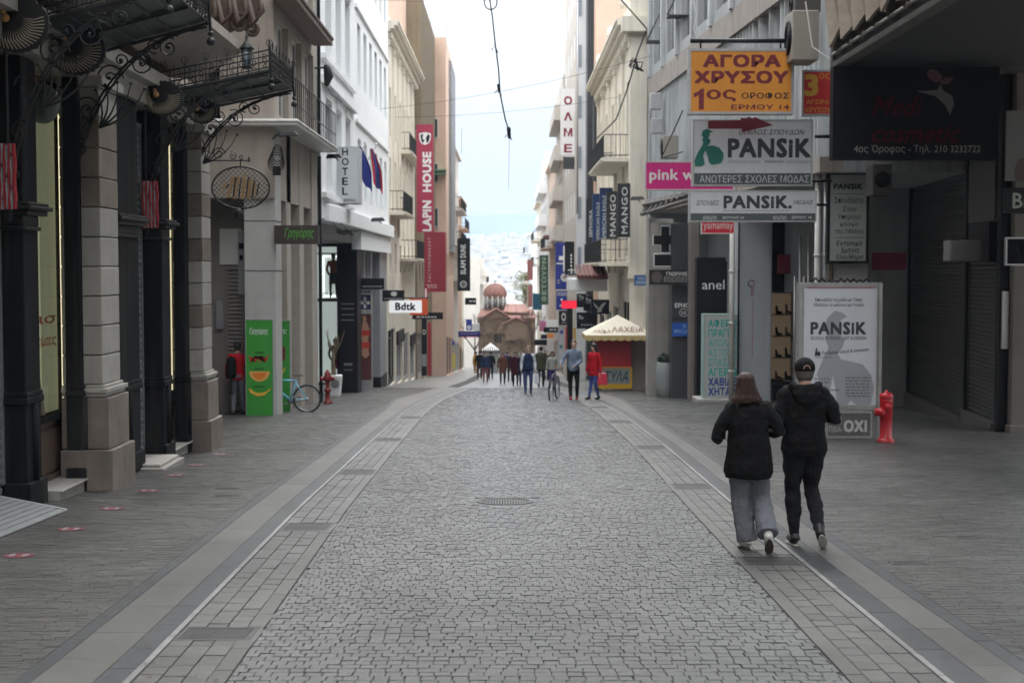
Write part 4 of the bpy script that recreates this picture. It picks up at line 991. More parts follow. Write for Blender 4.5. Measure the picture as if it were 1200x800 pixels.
# ramps
def ramp(x0, x1, y0, y1, label, steps=False):
    t = thing('entrance_ramp', label, 'ramp', ((x0 + x1) / 2, (y0 + y1) / 2, gz(y0)))
    m = M('ribbed grey aluminium', (.24, .25, .25), .45, .4, var=.15, scale=3); q = MB(); n = 9
    for i in range(n):
        a = x0 + (x1 - x0) * i / n; c = x0 + (x1 - x0) * (i + .86) / n; za = .17 * (1 - i / n) + .014; zcn = .17 * (1 - (i + .86) / n) + .014
        r = MB(); r.hexa([(a, y0, gz(y0) - .01), (c, y0, gz(y0) - .01), (c, y1, gz(y1) - .01), (a, y1, gz(y1) - .01), (a, y0, gz(y0) + za), (c, y0, gz(y0) + zcn), (c, y1, gz(y1) + zcn), (a, y1, gz(y1) + za)]); r.obj('tread', m, t)
    q.tube([(x0, y0, gz(y0) + .18), (x1, y0, gz(y0) + .02)], .012, 5); q.tube([(x0, y1, gz(y1) + .18), (x1, y1, gz(y1) + .02)], .012, 5); q.tube([(x1, y0, gz(y0) + .015), (x1, y1, gz(y1) + .015)], .012, 5); q.obj('edge', alu, t)
ramp(-5.75, -4.95, 13.7, 15.85, 'ribbed aluminium ramp sloping down from the nearest shutter')
t = thing('entrance_step', 'low two-tier marble step in front of the second grey shutter', 'step', (-5.2, 21.3, gz(21)))
q = MB(); q.box(-5.62, -4.98, 20.5, 21.8, gz(21.3) - .06, gz(21.3) + .07); q.obj('lower_tread', marble, t, bevel=.01)
q = MB(); q.box(-5.62, -5.06, 20.62, 21.78, gz(21.3) + .072, gz(21.3) + .115); q.obj('upper_tread', marble, t, bevel=.01)
# ---- wrought iron canopies -------------------------------------------------------------------
def canopy(ya, yb, tipx, label, zw, zt):
    t = thing('iron_canopy', label, 'canopy', (-5.4, (ya + yb) / 2, zc(zw)), 'wrought iron canopies over the shop front'); xw = -5.55
    sl = (zt - zw) / (tipx - xw)
    def zz(x): return zc(zw + sl * (x - xw))
    q = MB()
    for i in range(8):   # slatted deck
        x0 = xw + (tipx - xw) * i / 8; x1 = x0 + (tipx - xw) / 8 * .96
        q.hexa([(x0, ya, zz(x0)), (x1, ya, zz(x1)), (x1, yb, zz(x1)), (x0, yb, zz(x0)), (x0, ya, zz(x0) + .015), (x1, ya, zz(x1) + .015), (x1, yb, zz(x1) + .015), (x0, yb, zz(x0) + .015)])
    q.obj('glass_deck', M('grimy wired glass', (.03, .038, .038), .4, var=.4), t)
    q = MB()
    for y in (ya, (ya + yb) / 2, yb): q.tube([(xw, y, zz(xw) - .03), (tipx, y, zz(tipx) - .03)], .025, 5)
    for i in range(5): x = xw + (tipx - xw) * i / 4; q.tube([(x, ya, zz(x) - .02), (x, yb, zz(x) - .02)], .016, 4)
    q.obj('frame', iron, t)
    # cresting with spikes
    for nm, A, C in (('near', (xw, ya), (tipx, ya)), ('front', (tipx, ya), (tipx, yb)), ('far', (xw, yb), (tipx, yb))):
        f = Fr(*A, *C); q = MB(); L_ = f.L
        def zf(u): x = A[0] + (C[0] - A[0]) * u / L_; return zz(x)
        for hh in (.04, .13, .21, .30): q.tube([f.pt(0, zf(0) + hh, 0), f.pt(L_, zf(L_) + hh, 0)], .011 if hh < .3 else .014, 4)
        n = int(L_ / .16)
        for i in range(n + 1):
            u = L_ * i / n; q.tube([f.pt(u, zf(u), 0), f.pt(u, zf(u) + .38 + .09 * (i % 2 == 0), 0)], [.011, .004], 4)
            if i % 2 == 0:
                for s_ in (-1, 1): q.tube([f.pt(u, zf(u) + .33, 0), f.pt(u + .05 * s_, zf(u) + .40, 0), f.pt(u + .025 * s_, zf(u) + .45, 0)], .007, 4)
            if i < n:
                spiral(q, f, u + L_ / n / 2, zf(u) + .17, .05, 1.1, 0, .008, a0=i, k=4); spiral(q, f, u + L_ / n / 2, zf(u) + .09, .035, 1.1, 0, .007, a0=i + 3, sgn=-1, k=4); spiral(q, f, u + L_ / n / 2, zf(u) + .255, .035, 1.1, 0, .007, a0=i + 2, sgn=-1, k=4)
        q.obj('cresting', iron, t)
    # brackets: quarter arch with scrolls and branches
    for y in (ya, yb):
        f = Fr(xw, y, tipx, y); q = MB(); L_ = f.L; H_ = 2.0
        def arc(k, off=0): a = PI / 2 * k; return (L_ * (1 - math.cos(a) ** .9) * 1.0 + off, -H_ * (1 - math.sin(a)) - .08)
        for off in (0, .055):
            q.tube([f.pt(arc(k / 14)[0] * .96 + off, zz(xw) + arc(k / 14)[1] + (zz(tipx) - zz(xw)) * (k / 14), 0) for k in range(15)], .015, 5)
        for k in range(14):
            u, w_ = arc(k / 14 + .03); w_ = zz(xw) + w_ + (zz(tipx) - zz(xw)) * (k / 14)
            q.tube([f.pt(u * .96 - .005, w_, 0), f.pt(u * .96 + .06, w_ - .0, 0)], .02, 5)
        q.tube([f.pt(.03, zz(xw), 0), f.pt(.03, zz(xw) - H_ - .1, 0)], .022, 5)
        q.tube([f.pt(L_, zz(tipx) + .35, 0), f.pt(L_ + .03, zz(tipx) - .18, 0)], .02, 5); q.ball(f.pt(L_ + .03, zz(tipx) - .26, 0), .055, 8); q.ball(f.pt(L_ + .03, zz(tipx) - .16, 0), .035, 8)
        for (u, w_, r, tn, a0, sg) in ((.55, -.38, .17, 1.6, 0, 1), (.95, -.30, .15, 1.7, 2, -1), (1.3, -.20, .12, 1.5, 1, 1), (.28, -.70, .16, 1.5, 3, -1), (.18, -1.15, .11, 1.5, 1, 1), (.7, -.2, .10, 1.4, 4, 1), (1.12, -.13, .09, 1.4, 5, -1), (.10, -1.6, .07, 1.4, 2, 1)):
            if u < L_: spiral(q, f, u, zz(xw) + w_ + (zz(tipx) - zz(xw)) * u / L_, r, tn, 0, .011, a0, sg); q.ball(f.pt(u, zz(xw) + w_ + (zz(tipx) - zz(xw)) * u / L_, 0), .028, 6)
        for i in range(5):    # stems curling up from the arch
            a = .5 + i * .24; r_ = .75 - .07 * i
            q.tube([f.pt(.42 + r_ * t_ * math.cos(a + .5 * t_ - .3), zz(xw) - .85 + r_ * t_ * math.sin(a + .5 * t_ - .3), 0) for t_ in (0, .2, .4, .6, .8, 1)], [.018, .015, .012, .01, .008, .006], 5)
            q.ball(f.pt(.42 + r_ * math.cos(a + .2), zz(xw) - .85 + r_ * math.sin(a + .2), 0), .022, 6)
        q.obj('bracket', iron, t)
    return t
canopy(15.8, 18.0, -3.75, 'nearest wrought iron canopy overhead with spiked cresting', 2.62, 3.1)
canopy(21.8, 24.1, -3.62, 'farther wrought iron canopy with spiked cresting and a lantern above', 2.62, 3.02)
# scalloped shells on the brackets
def shell(px, py, d, r, label):
    x, y, z = pix(px, py, d); t = thing('shell_ornament', label, 'ornament', (x, y, z), 'scalloped iron shells under the canopies')
    f = Fr(x - r, y, x + r, y); N_ = 26; q = MB(); q2 = MB(); pal = P('tarnished brass leaf', (.30, .27, .20), .5); gold = P('gold knob', (.45, .24, .09), .4)
    cxp, czp = r, z
    rim = [(math.cos(2 * PI * i / 72), math.sin(2 * PI * i / 72)) for i in range(72)]
    q.poly([f.pt(cxp + r * c * (1 + .03 * math.cos(26 * math.atan2(s_, c))), czp + r * .86 * s_ * (1 + .03 * math.cos(26 * math.atan2(s_, c))), -.03) for c, s_ in rim], (0, .06, 0))
    hx, hz = cxp - .25 * r, czp + .15 * r
    for i in range(N_):
        a = PI * .92 + PI * 1.15 * i / (N_ - 1); b = a + .05
        ex, ez = cxp + r * .93 * math.cos(a), czp + r * .80 * math.sin(a); ex2, ez2 = cxp + r * .93 * math.cos(b), czp + r * .80 * math.sin(b)
        sx, sz = hx + (ex - hx) * .42, hz + (ez - hz) * .42
        mxp, mz = (sx + ex) / 2 + .03 * math.sin(a), (sz + ez) / 2 - .03 * math.cos(a)
        q2.poly([f.pt(sx, sz, .031), f.pt(mxp, mz, .05), f.pt(ex, ez, .033), f.pt(ex2, ez2, .033), f.pt(mxp + .012, mz + .012, .05)], (0, -.004, 0))
    q.obj('dish', iron, t); q2.obj('flute', pal, t, kind='stuff')
    q = MB(); q.ball((x - r + hx, y - .06, hz), .045, 10); q.ball((x - r + hx - .02, y - .06, hz + .06), .03, 8); q.obj('knob', gold, t)
shell(18, 28, 15.1, .34, 'striped iron shell at the upper left, cut by the picture edge'); shell(88, 58, 16.7, .34, 'big striped iron shell above the nearer marble pier')
shell(190, 115, 21.2, .30, 'striped shell on the near bracket of the farther canopy'); shell(236, 130, 23.3, .24, 'small striped shell on the far bracket of the farther canopy')
# oval mesh lamp glass over the first window
q = MB(); x, y, z = pix(50, 122, 17.4); q.ball((x, y, z), .24, 18, sq=(.9, .5, 1)); tag(q.obj('lantern_globe', M('smoked lamp glass', (.08, .10, .09), .25, var=.3)), 'dark smoked glass globe hanging over the first display window', 'lamp')
# red and white cloth bundles
def bundle(px0, py0, px1, py1, d, label):
    x0, _, z1 = pix(px0, py0, d); x1, _, z0 = pix(px1, py1, d); t = thing('rolled_flag', label, 'flag', ((x0 + x1) / 2, d, z0), 'red and white rolled flags on the shop front')
    for k, (m_, ph) in enumerate(((P('red bunting', (.33, .02, .03), .8), 0), (P('white bunting', (.42, .4, .4), .8), 1))):
        q = MB(); n = 9
        for i in range(n):
            if i % 2 != ph: continue
            a = x0 + (x1 - x0) * i / n; c = x0 + (x1 - x0) * (i + (1.0 if ph == 0 else .45)) / n
            for s_ in range(6):
                za = z1 - (z1 - z0) * s_ / 6; zb = z1 - (z1 - z0) * (s_ + 1) / 6; o = .008 * math.sin(s_ * 2 + i * 2.1); o2 = .008 * math.sin(s_ * 2 + 2 + i * 2.1)
                q.hexa([(a + o2, d, zb), (c + o2, d, zb), (c + o2, d + .06, zb), (a + o2, d + .06, zb), (a + o, d, za), (c + o, d, za), (c + o, d + .06, za), (a + o, d + .06, za)])
        q.obj('cloth' if ph == 0 else 'stripe', m_, t)
bundle(-8, 168, 18, 245, 15.6, 'red and white rolled flag hanging at the picture edge'); bundle(166, 212, 185, 267, 21.7, 'red and white rolled flag hanging over the second iron column')
# carved brown ornament and lantern over the farther canopy
t = thing('carved_ornament', 'brown carved scroll cresting hanging over the farther canopy', 'ornament', pix(240, 30, 25.2)); brn = M('brown carved wood', (.085, .055, .04), .6, var=.4, scale=6)
f = Fr(pix(180, 0, 25.2)[0], 25.2, pix(300, 0, 25.2)[0], 25.2); z0 = pix(240, 60, 25.2)[2]
q = MB(); rr = random.Random(5)
for i in range(9):
    u = .1 + i * .2; h = z0 + .12 * math.sin(i * 1.3) + i * .035 + .1
    q2 = MB(); spiral(q2, f, u, h + .1, rr.uniform(.12, .2), 1.7, rr.uniform(-.1, .1), .035, i, 1 if i % 2 else -1, 7); q2.obj('scroll', brn, t)
q.poly([f.pt(u, z0 + .15 + w_, 0) for u, w_ in ((0, 1.2), (.02, .35), (.35, .16), (.7, .02), (1.05, .12), (1.4, .28), (1.7, .3), (1.85, .62), (1.85, 1.2))], (0, .35, 0)); q.obj('backing_board', brn, t)
q = MB()
for i in range(7): u = .15 + i * .27; q.tube([f.pt(u - .12, z0 + 1.0, -.02 + .1), f.pt(u, z0 + .45, .14), f.pt(u + .15, z0 + .55 + .02 * i, .12), f.pt(u + .12, z0 + .9, .1)], .05, 7)
q.obj('swag', brn, t)
def lantern(px, py, d, label):
    x, y, z = pix(px, py, d); t = thing('lantern', label, 'lantern', (x, y, z)); q = MB()
    for a in range(4):
        c, s_ = math.cos(a * PI / 2 + .78), math.sin(a * PI / 2 + .78); q.tube([(x + .07 * c, y + .07 * s_, z - .3), (x + .11 * c, y + .11 * s_, z)], .01, 4)
    q.obj('cage', iron, t); q = MB(); q.lathe(x, y, [(.13, 0), (.12, .03), (.05, .12), (.02, .17), (.025, .2), (.004, .3)], 8, cz=z); q.lathe(x, y, [(.09, -.33), (.1, -.3)], 8, cz=z); q.obj('cap', iron, t)
    q = MB(); q.lathe(x, y, [(.055, -.29), (.09, -.01)], 8, cz=z); q.obj('glass_body', glassb, t)
lantern(289, 58, 24.6, 'small black lantern with a pointed cap above the farther canopy')
# hanging oval lattice sign
t = thing('hanging_sign', 'oval black lattice sign with tan brush lettering hanging from a scrolled iron arm', 'sign', pix(282, 220, 25.6)); D_ = 25.6
q = MB(); cx_, _, cz_ = pix(282, 220, D_); f = Fr(cx_ - 1, D_, cx_ + 1, D_); a_, b_ = .515, .375
q.tube([f.pt(1 + a_ * math.cos(i * PI / 20), cz_ + b_ * math.sin(i * PI / 20), 0) for i in range(41)], .016, 6); q.obj('ring', iron, t)
q = MB()
for s_ in (-1, 1):
    for i in range(-12, 13):
        c = i * .085; pts = []
        for k in range(61):
            u = -a_ + 2 * a_ * k / 60; w_ = s_ * u + c
            if (u / a_) ** 2 + (w_ / b_) ** 2 <= 1: pts.append((u, w_))
        if len(pts) > 1: q.tube([f.pt(1 + pts[0][0], cz_ + pts[0][1], 0), f.pt(1 + pts[-1][0], cz_ + pts[-1][1], 0)], .005, 4)
q.obj('lattice', iron, t, kind='stuff')
tan = P('tan brushed letter', (.36, .24, .12), .6); q = MB(); q3 = MB()
for i, (u, w0, w1, sl) in enumerate(((-.30, -.02, .08, .5), (-.18, -.18, .22, .25), (-.08, -.2, .2, .2), (.05, -.2, .22, .12), (.16, -.2, .16, .1), (.24, -.16, .1, .05))):
    q.hexa([f.pt(1 + u + sl * w0 - .035, cz_ + w0, .012), f.pt(1 + u + sl * w0 + .03, cz_ + w0, .012), f.pt(1 + u + sl * w0 + .03, cz_ + w0, .02), f.pt(1 + u + sl * w0 - .035, cz_ + w0, .02), f.pt(1 + u + sl * w1 - .03, cz_ + w1, .012), f.pt(1 + u + sl * w1 + .04, cz_ + w1, .012), f.pt(1 + u + sl * w1 + .04, cz_ + w1, .02), f.pt(1 + u + sl * w1 - .03, cz_ + w1, .02)])
    q3.tube([f.pt(1 + u + .05, cz_ + w0 * .9, .025), f.pt(1 + u + .07, cz_ + (w0 + w1) / 2, .025), f.pt(1 + u + .1, cz_ + w1 * .85, .025)], .014, 5)
q.obj('lettering', tan, t); q3.obj('brush_stroke', iron, t)
q = MB(); x0_ = pix(243, 0, D_)[0] - cx_ + 1; x1_ = pix(290, 0, D_)[0] - cx_ + 1; zt_ = pix(0, 188, D_)[2]
q.tube([f.pt(x0_ - .1, zt_, 0), f.pt(x1_ + .02, zt_, 0)], .016, 5); q.tube([f.pt(x0_, zt_ + .25, 0), f.pt(x0_, zt_ - .1, 0)], .016, 5); q.tube([f.pt(x1_, zt_ - .03, 0), f.pt(x1_, zt_ + .06, 0)], .02, 5); q.tube([f.pt(1, zt_, 0), f.pt(1, cz_ + b_, 0)], .012, 5)
spiral(q, f, x0_ + .17, zt_ + .12, .11, 1.6, 0, .012); spiral(q, f, x0_ + .42, zt_ + .08, .07, 1.4, 0, .01, 2, -1); spiral(q, f, x0_ + .58, zt_ + .05, .045, 1.2, 0, .008, 1); q.obj('arm', iron, t)
q = MB(); q.lathe(cx_ - .05, D_, [(.05, -.16), (.1, -.1), (.06, 0)], 10, cz=cz_ - b_); q.obj('weight', iron, t)
# ---- corner building with the green pillar adverts ---------------------------------------------
B = thing('corner_cafe_building', 'beige stone corner building with a balcony slab and pilasters', 'building', (-6, 38, gz(38)))
zg = gz(43) - .4
mb = MB(); mb.box(-14, -8.6, 24.96, 41.9, zg, zc(17)); mb.box(-8.6, -6.35, 35.4, 41.9, zg, zc(17)); mb.obj('wall', wbeige, B)
mb = MB(); mb.box(-8.55, -7.25, 24.97, 34.0, zc(1.9), zc(17)); mb.box(-7.25, -5.62, 34.3, 41.8, zc(1.7), zc(3.4)); mb.obj('upper_wall', wbeige, B)
f = Fr(-6.9, 34.35, -5.6, 34.35); o_ = [(0.15, .5, zc(3.9), zc(6.0))]; wall(B, f, zc(3.55), zc(17), [], wbeige)
f = Fr(-5.6, 34.35, -5.6, 41.9); o_ = gridops(f.L, [(zc(3.75), zc(6.1), 3, 1.75), (zc(6.8), zc(9.3), 3, 1.75)], .25, 7.3); wall(B, f, zc(3.4), zc(17), o_, wbeige, .25)
brw = P('brown window frame', (.14, .10, .08), .5)
for o in o_: window(B, f, o, -.22, offw, glass, (2, 1), .08)
mb = MB(); mb.box(-7.2, -6.0, 34.6, 41.6, zc(3.6), zc(16.9)); mb.obj('inner_wall', blackmat, B)
mb = MB(); mb.box(-7.9, -5.0, 34.0, 42.0, zc(3.40), zc(3.56)); mb.box(-7.92, -4.96, 33.96, 42.0, zc(3.48), zc(3.53)); mb.obj('balcony', offw, B, bevel=.02)
mb = MB(); mb.box(-5.55, -5.0, 34.0, 41, zc(6.35), zc(6.5)); mb.box(-5.62, -4.96, 33.96, 41, zc(6.5), zc(6.56)); mb.obj('balcony', M('brown concrete soffit', (.16, .11, .09), .8, streak=.4), B)
f2 = Fr(-5.04, 34.05, -5.04, 41.95); q = MB()
for hh in (.35, .95): q.tube([f2.pt(0, zc(3.56) + hh, 0), f2.pt(f2.L, zc(3.56) + hh, 0)], .018, 5)
for i in range(24): u = f2.L * i / 23; q.tube([f2.pt(u, zc(3.56), 0), f2.pt(u, zc(4.51), 0)], .012, 4)
q.obj('railing', iron, B)
mb = MB()
mb.box(-6.36, -5.6, 34.42, 35.3, zg, zc(3.39)); p = mb.obj('pillar', M('pale grey stone cladding', (.42, .42, .40), .6, var=.1, streak=.35), B, bevel=.01)
for i, z in enumerate((zc(-.05), zc(1.15), zc(2.3))):
    mb = MB(); mb.box(-6.37, -5.59, 34.41, 35.31, z, z + .012); mb.obj('joint', blackmat, p)
mb = MB(); [mb.lathe(x, 34.41, [(.012, -.004), (.012, 0)], 8, axis='y', cz=z) for x in (-6.25, -5.75) for z in (zc(.2), zc(-.2), zc(.9), zc(1.4), zc(2.0))]; mb.obj('bolt', alu, p, kind=None)
for y0, y1, x in ((36.3, 37.0, -5.62), (38.4, 39.2, -5.6), (40.7, 41.8, -5.58)):
    mb = MB(); mb.box(-6.3, x, y0, y1, zg, zc(3.39)); mb.obj('pilaster', M('brownish grey pilaster stone', (.36, .32, .28), .7, var=.12, streak=.4), B, bevel=.02)
mb = MB(); mb.box(-6.345, -6.1, 35.4, 41.8, zg, zc(3.38)); mb.obj('grey_infill', M('mid grey infill', (.2, .2, .19), .6, streak=.3), B)
# entrance recess: wall facing us with shutter, card reader, notices
fe = Fr(-8.55, 35.38, -6.37, 35.38); x0e = -8.55
def ue(px): return pix(px, 0, 35.35)[0] - x0e
def ze(py): return pix(0, py, 35.35)[2]
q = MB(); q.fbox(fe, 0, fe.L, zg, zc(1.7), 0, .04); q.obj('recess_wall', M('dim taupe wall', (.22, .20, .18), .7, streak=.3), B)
q = MB(); q.fbox(fe, ue(255), ue(280), ze(310), ze(268), .04, .10); q.obj('light_panel', offw, B)
shutter(B, fe, ue(262), ue(283), gz(35) + .02, ze(312), .1, M('taupe shutter', (.20, .18, .165), .5, streak=.2), n=.08)
q = MB(); q.fbox(fe, ue(277), ue(287), ze(345), ze(270), .05, .16); o = q.obj('cash_machine', P('grey enamel', (.3, .31, .32), .4), B)
q = MB(); q.fbox(fe, ue(278), ue(284), ze(292), ze(285), .161, .17); q.fbox(fe, ue(279), ue(283), ze(305), ze(299), .161, .17); q.obj('screen', black, o)
q = MB(); q.fbox(fe, ue(250), ue(258), ze(385), ze(352), .05, .12); q.fbox(fe, ue(251), ue(257), ze(379), ze(371), .121, .13); q.obj('intercom', alu, B)
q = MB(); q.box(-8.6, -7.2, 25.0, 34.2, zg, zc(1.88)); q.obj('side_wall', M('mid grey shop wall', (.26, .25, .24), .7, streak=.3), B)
lamp(331, 158, 33.9, 'black floodlight under the balcony slab, nearer one', -1); lamp(386, 184, 41.8, 'black floodlight on the corner pipe beside the hotel sign', 1)
q = MB(); q.tube([(-5.53, 42.02, gz(42)), (-5.53, 42.02, zc(3.3))], .05, 8); q.tube([(-5.53, 42.02, zc(3.6)), (-5.53, 42.02, zc(17))], .05, 8); tag(q.obj('drainpipe', ironcol), 'dark drainpipe running up between the beige and the white building', 'pipe')
q = MB(); x, y, z = pix(325, 175, 34.0)
for i in range(5): q.tube([(x + .12 * math.cos(a * PI / 8) * (1 + .15 * i), y - .05 * i, z - .1 + .2 * math.sin(a * PI / 8) - .06 * i) for a in range(17)], .012, 4)
q.box(x - .1, x + .08, y - .1, y + .02, z - .62, z - .42); tag(q.obj('cable_coil', black), 'coiled black cables and box hanging at the corner under the balcony', 'cable')
# green adverts
gre = P('bright green print', (.045, .30, .04), .45); redf = P('melon red', (.5, .04, .02), .5); orf = P('orange fruit', (.75, .22, .02), .5); orl = P('pale orange', (.75, .42, .12), .5); yel = P('banana yellow', (.7, .5, .06), .5); dgr = P('dark green print', (.02, .12, .02), .5); berry = P('berry red', (.16, .01, .03), .5)
half = [(math.cos(PI + PI * i / 16) * .5 + .5, math.sin(PI + PI * i / 16) + 1) for i in range(17)]
wedge = [(math.cos(PI + PI * i / 16) * .4 + .5, math.sin(PI + PI * i / 16) * .8 + .92) for i in range(17)]
ban = [(0, .75), (.12, .35), (.4, .05), (.7, .15), (.95, .7), (1, .95), (.8, .55), (.5, .38), (.25, .5), (.08, .85)]
board('pillar_advert', 'green advert panel on the pale pillar with melon, orange and banana slices', 287, 374, 321, 488, 34.38, gre, alu, .05, .02, [
    ('Γρηγόρης', 292, 384, 314, 393, white, dict(shear=.3)), ('#', 299, 412, 309, 414, dgr), ('@', 291, 415, 316, 426, redf, dict(p=[(0, .9), (.1, .1), (.25, .8), (.32, .0), (.48, .75), (.55, 0), (.7, .8), (.8, .1), (1, 1), (.8, .6), (.5, .5), (.2, .6)])),
    ('#', 298, 431, 309, 433, dgr), ('@', 292, 435, 316, 447, orl, dict(p=half)), ('@', 293.5, 436, 314.5, 445.5, orf, dict(p=wedge, n=.002)),
    ('#', 297, 452, 310, 454, dgr), ('@', 291, 453, 318, 465, orf, dict(p=ban, n=.001)), ('@', 292, 455, 317, 464, yel, dict(p=ban))], cat='advert')
board('pillar_advert', 'narrow green advert panel with berries behind the first green one', 321, 375, 341, 484, 36.25, gre, alu, .1, .02, [
    ('γρης', 324, 386, 336, 392, white, dict(shear=.3)), ('@', 324, 404, 335, 424, berry, dict(p=[(.5 + .5 * math.cos(i) * (1 if i % 2 else .8), .5 + .5 * math.sin(i) * (1 if i % 2 else .8)) for i in [k * 2 * PI / 14 for k in range(14)]])), ('@', 326, 430, 335, 445, yel, dict(p=[(0, 0), (.3, .1), (.8, .7), (1, 1), (.6, .8), (.2, .4)]))], cat='advert')
board('shop_sign', 'dark brown box sign with green handwritten café name on the pilasters', 321, 264, 373, 286, 34.2, P('dark brown sign', (.045, .032, .028), .5), None, .25, .02, [('Γρηγόρης', 333, 267, 368, 281, P('green neon print', (.08, .42, .04), .5), dict(shear=.35, bold=.005))])
# ---- white hotel building ----------------------------------------------------------------------
B = thing('hotel_building', 'tall white building with black shop columns beneath a white projecting upper front', 'building', (-6, 54, gz(54)))
zg = gz(66) - .4
ft = Fr(-5.5, 42.05, -5.5, 66)
ops = []
for z in (2.0, 6.1, 10.4): ops += gridops(9, [(zc(z + .35), zc(z + 3.1), 3, 1.5)], .7, 8.6)
for z in (2.2, 6.4, 10.6): ops += gridops(24, [(zc(z + .35), zc(z + 2.6), 6, 1.15)], 9.9, 23.4)
wall(B, ft, zc(1.5), zc(19), ops, wwhite, .3)
for o in ops: window(B, ft, o, -.27, white, glassb, (1, 0) if o[0] < 9 else (0, 1), .07)
for z in (2.0, 6.1, 10.4):
    mb = MB(); mb.fbox(ft, .3, 9, zc(z + 3.5), zc(z + 3.75), 0, .18); mb.fbox(ft, .3, 9, zc(z + .12), zc(z + .28), 0, .14); mb.fbox(ft, 9.6, 23.6, zc(z + 3.3), zc(z + 3.42), 0, .1); mb.obj('string_course', wwhite, B)
    mb = MB()
    for a, c, d, e in [o for o in ops if o[0] < 9 and abs(o[2] - zc(z + .35)) < .1]:
        for k in range(3): mb.fbox(ft, a, c, e + .06 + k * .1, e + .11 + k * .1, .002, .05)
    mb.obj('lintel_rib', wwhite, B)
mb = MB(); mb.box(-14, -5.52, 42.02, 42.04, zc(1.5), zc(19)); mb.box(-14, -5.9, 42.1, 65.9, zc(1.4), zc(18.6)); mb.box(-6.2, -5.51, 42.06, 65.9, zc(1.5), zc(1.56)); mb.obj('upper_body', wwhite, B)
mb = MB(); mb.fbox(ft, .1, ft.L - .1, zc(2.2), zc(18), -.6, -.4); mb.obj('inner_wall', blackmat, B)
# rounded white canopy under the upper floors and the soffit of the recess
mb = MB(); pts = [(-8.6, 42.3), (-5.9, 42.3), (-5.4, 43.2), (-5.25, 45), (-5.25, 66), (-8.6, 66)]
mb.poly([(x, y, zc(1.42)) for x, y in pts], (0, 0, .55)); mb.obj('canopy', wwhite, B, bevel=.04)
mb = MB(); mb.box(-5.75, -5.4, 52.6, 66, zc(.72), zc(1.38)); mb.obj('fascia', wwhite, B)
mb = MB(); mb.box(-9.5, -5.76, 42.3, 66, zc(.95), zc(1.39)); mb.obj('soffit', P('grey soffit', (.33, .33, .32), .7), B)
mb = MB(); mb.box(-14, -7.75, 42.2, 66, zg, zc(1.4)); mb.box(-7.74, -6.4, 55.6, 66, zg, zc(.94)); mb.obj('back_wall', P('light shop wall', (.4, .41, .41), .6), B)
for x0, x1, y0, y1, nm, m_ in ((-6.32, -5.6, 53.0, 54.4, 'black_column', black), (-6.1, -5.62, 62.6, 65.9, 'end_pillar', P('grey metal pillar', (.27, .28, .29), .5, streak=.2))):
    mb = MB(); mb.box(x0, x1, y0, y1, zg, zc(.70 if nm != 'black_column' else .94)); c = mb.obj(nm, m_, B, bevel=.015)
    if nm == 'black_column':
        f = Fr(x0, y0, x1, y0); q = MB()
        for z, h, a, e in ((-1.32, .05, .12, .6), (-1.5, .05, .12, .6), (-1.72, .05, .12, .6), (-1.92, .05, .12, .6), (-3.6, .13, .2, .52), (-3.78, .05, .2, .52)): q.fbox(f, a, e, zc(z), zc(z) + h * .7, .002, .006)
        q.obj('print', P('faint grey print', (.2, .2, .2), .5), c)
    else:
        mb = MB(); mb.box(x0 - .005, x1 + .02, y0 - .03, y1 + .01, zg, gz(64) + .55); mb.obj('plinth', black, c)
# glazed corner window facing the camera with mannequins on two levels
f = Fr(-7.7, 53.2, -6.33, 53.2); mb = MB()
for (a, c, z0, z1) in ((0, 1.37, -4.32, -4.26), (0, 1.37, .82, .94), (0, .05, -4.32, .9), (1.32, 1.37, -4.32, .9), (0, 1.37, -1.22, -1.10), (0, 1.37, .55, .60)): mb.fbox(f, a, c, zc(z0), zc(z1), -.03, .03)
W_ = mb.obj('corner_window', black, B)
mb = MB(); mb.fbox(f, .05, 1.32, zc(-4.2), zc(.8), -.01, 0); mb.obj('pane', sglass, W_)
mb = MB(); mb.box(-7.74, -6.35, 55.4, 55.5, zg, zc(.94)); mb.obj('interior_wall', P('pale mint interior', (.5, .56, .54), .6, emis=((.5, .56, .54), .35)), W_)  # back wall glows in place of the shop's room light
mb = MB(); mb.box(-7.74, -6.35, 53.3, 55.39, zc(-1.2), zc(-1.12)); mb.obj('interior_floor', white, W_)
mb = MB(); [mb.tube([(x, 55.3, zc(z0)), (x, 55.3, zc(z1))], .025, 4) for x, z0, z1 in ((-7.6, -1.1, .5), (-7.15, -1.1, .5))]; mb.tube([(-7.15, 55.3, zc(-1.05)), (-6.5, 55.3, zc(-1.05))], .025, 4); mb.tube([(-7.15, 55.3, zc(.48)), (-6.5, 55.3, zc(.48))], .025, 4); mb.obj('light_tube', M('cool light tube', (.9, .95, .95), .4, emis=((.9, 1, .97), 1.1)), W_)
mb = MB(); text(mb, 'TEAM T', f, .35, 1.2, zc(-1.0), zc(-.86), .035, bold=.0); mb.obj('lettering', P('grey letters', (.12, .12, .12), .5), W_)
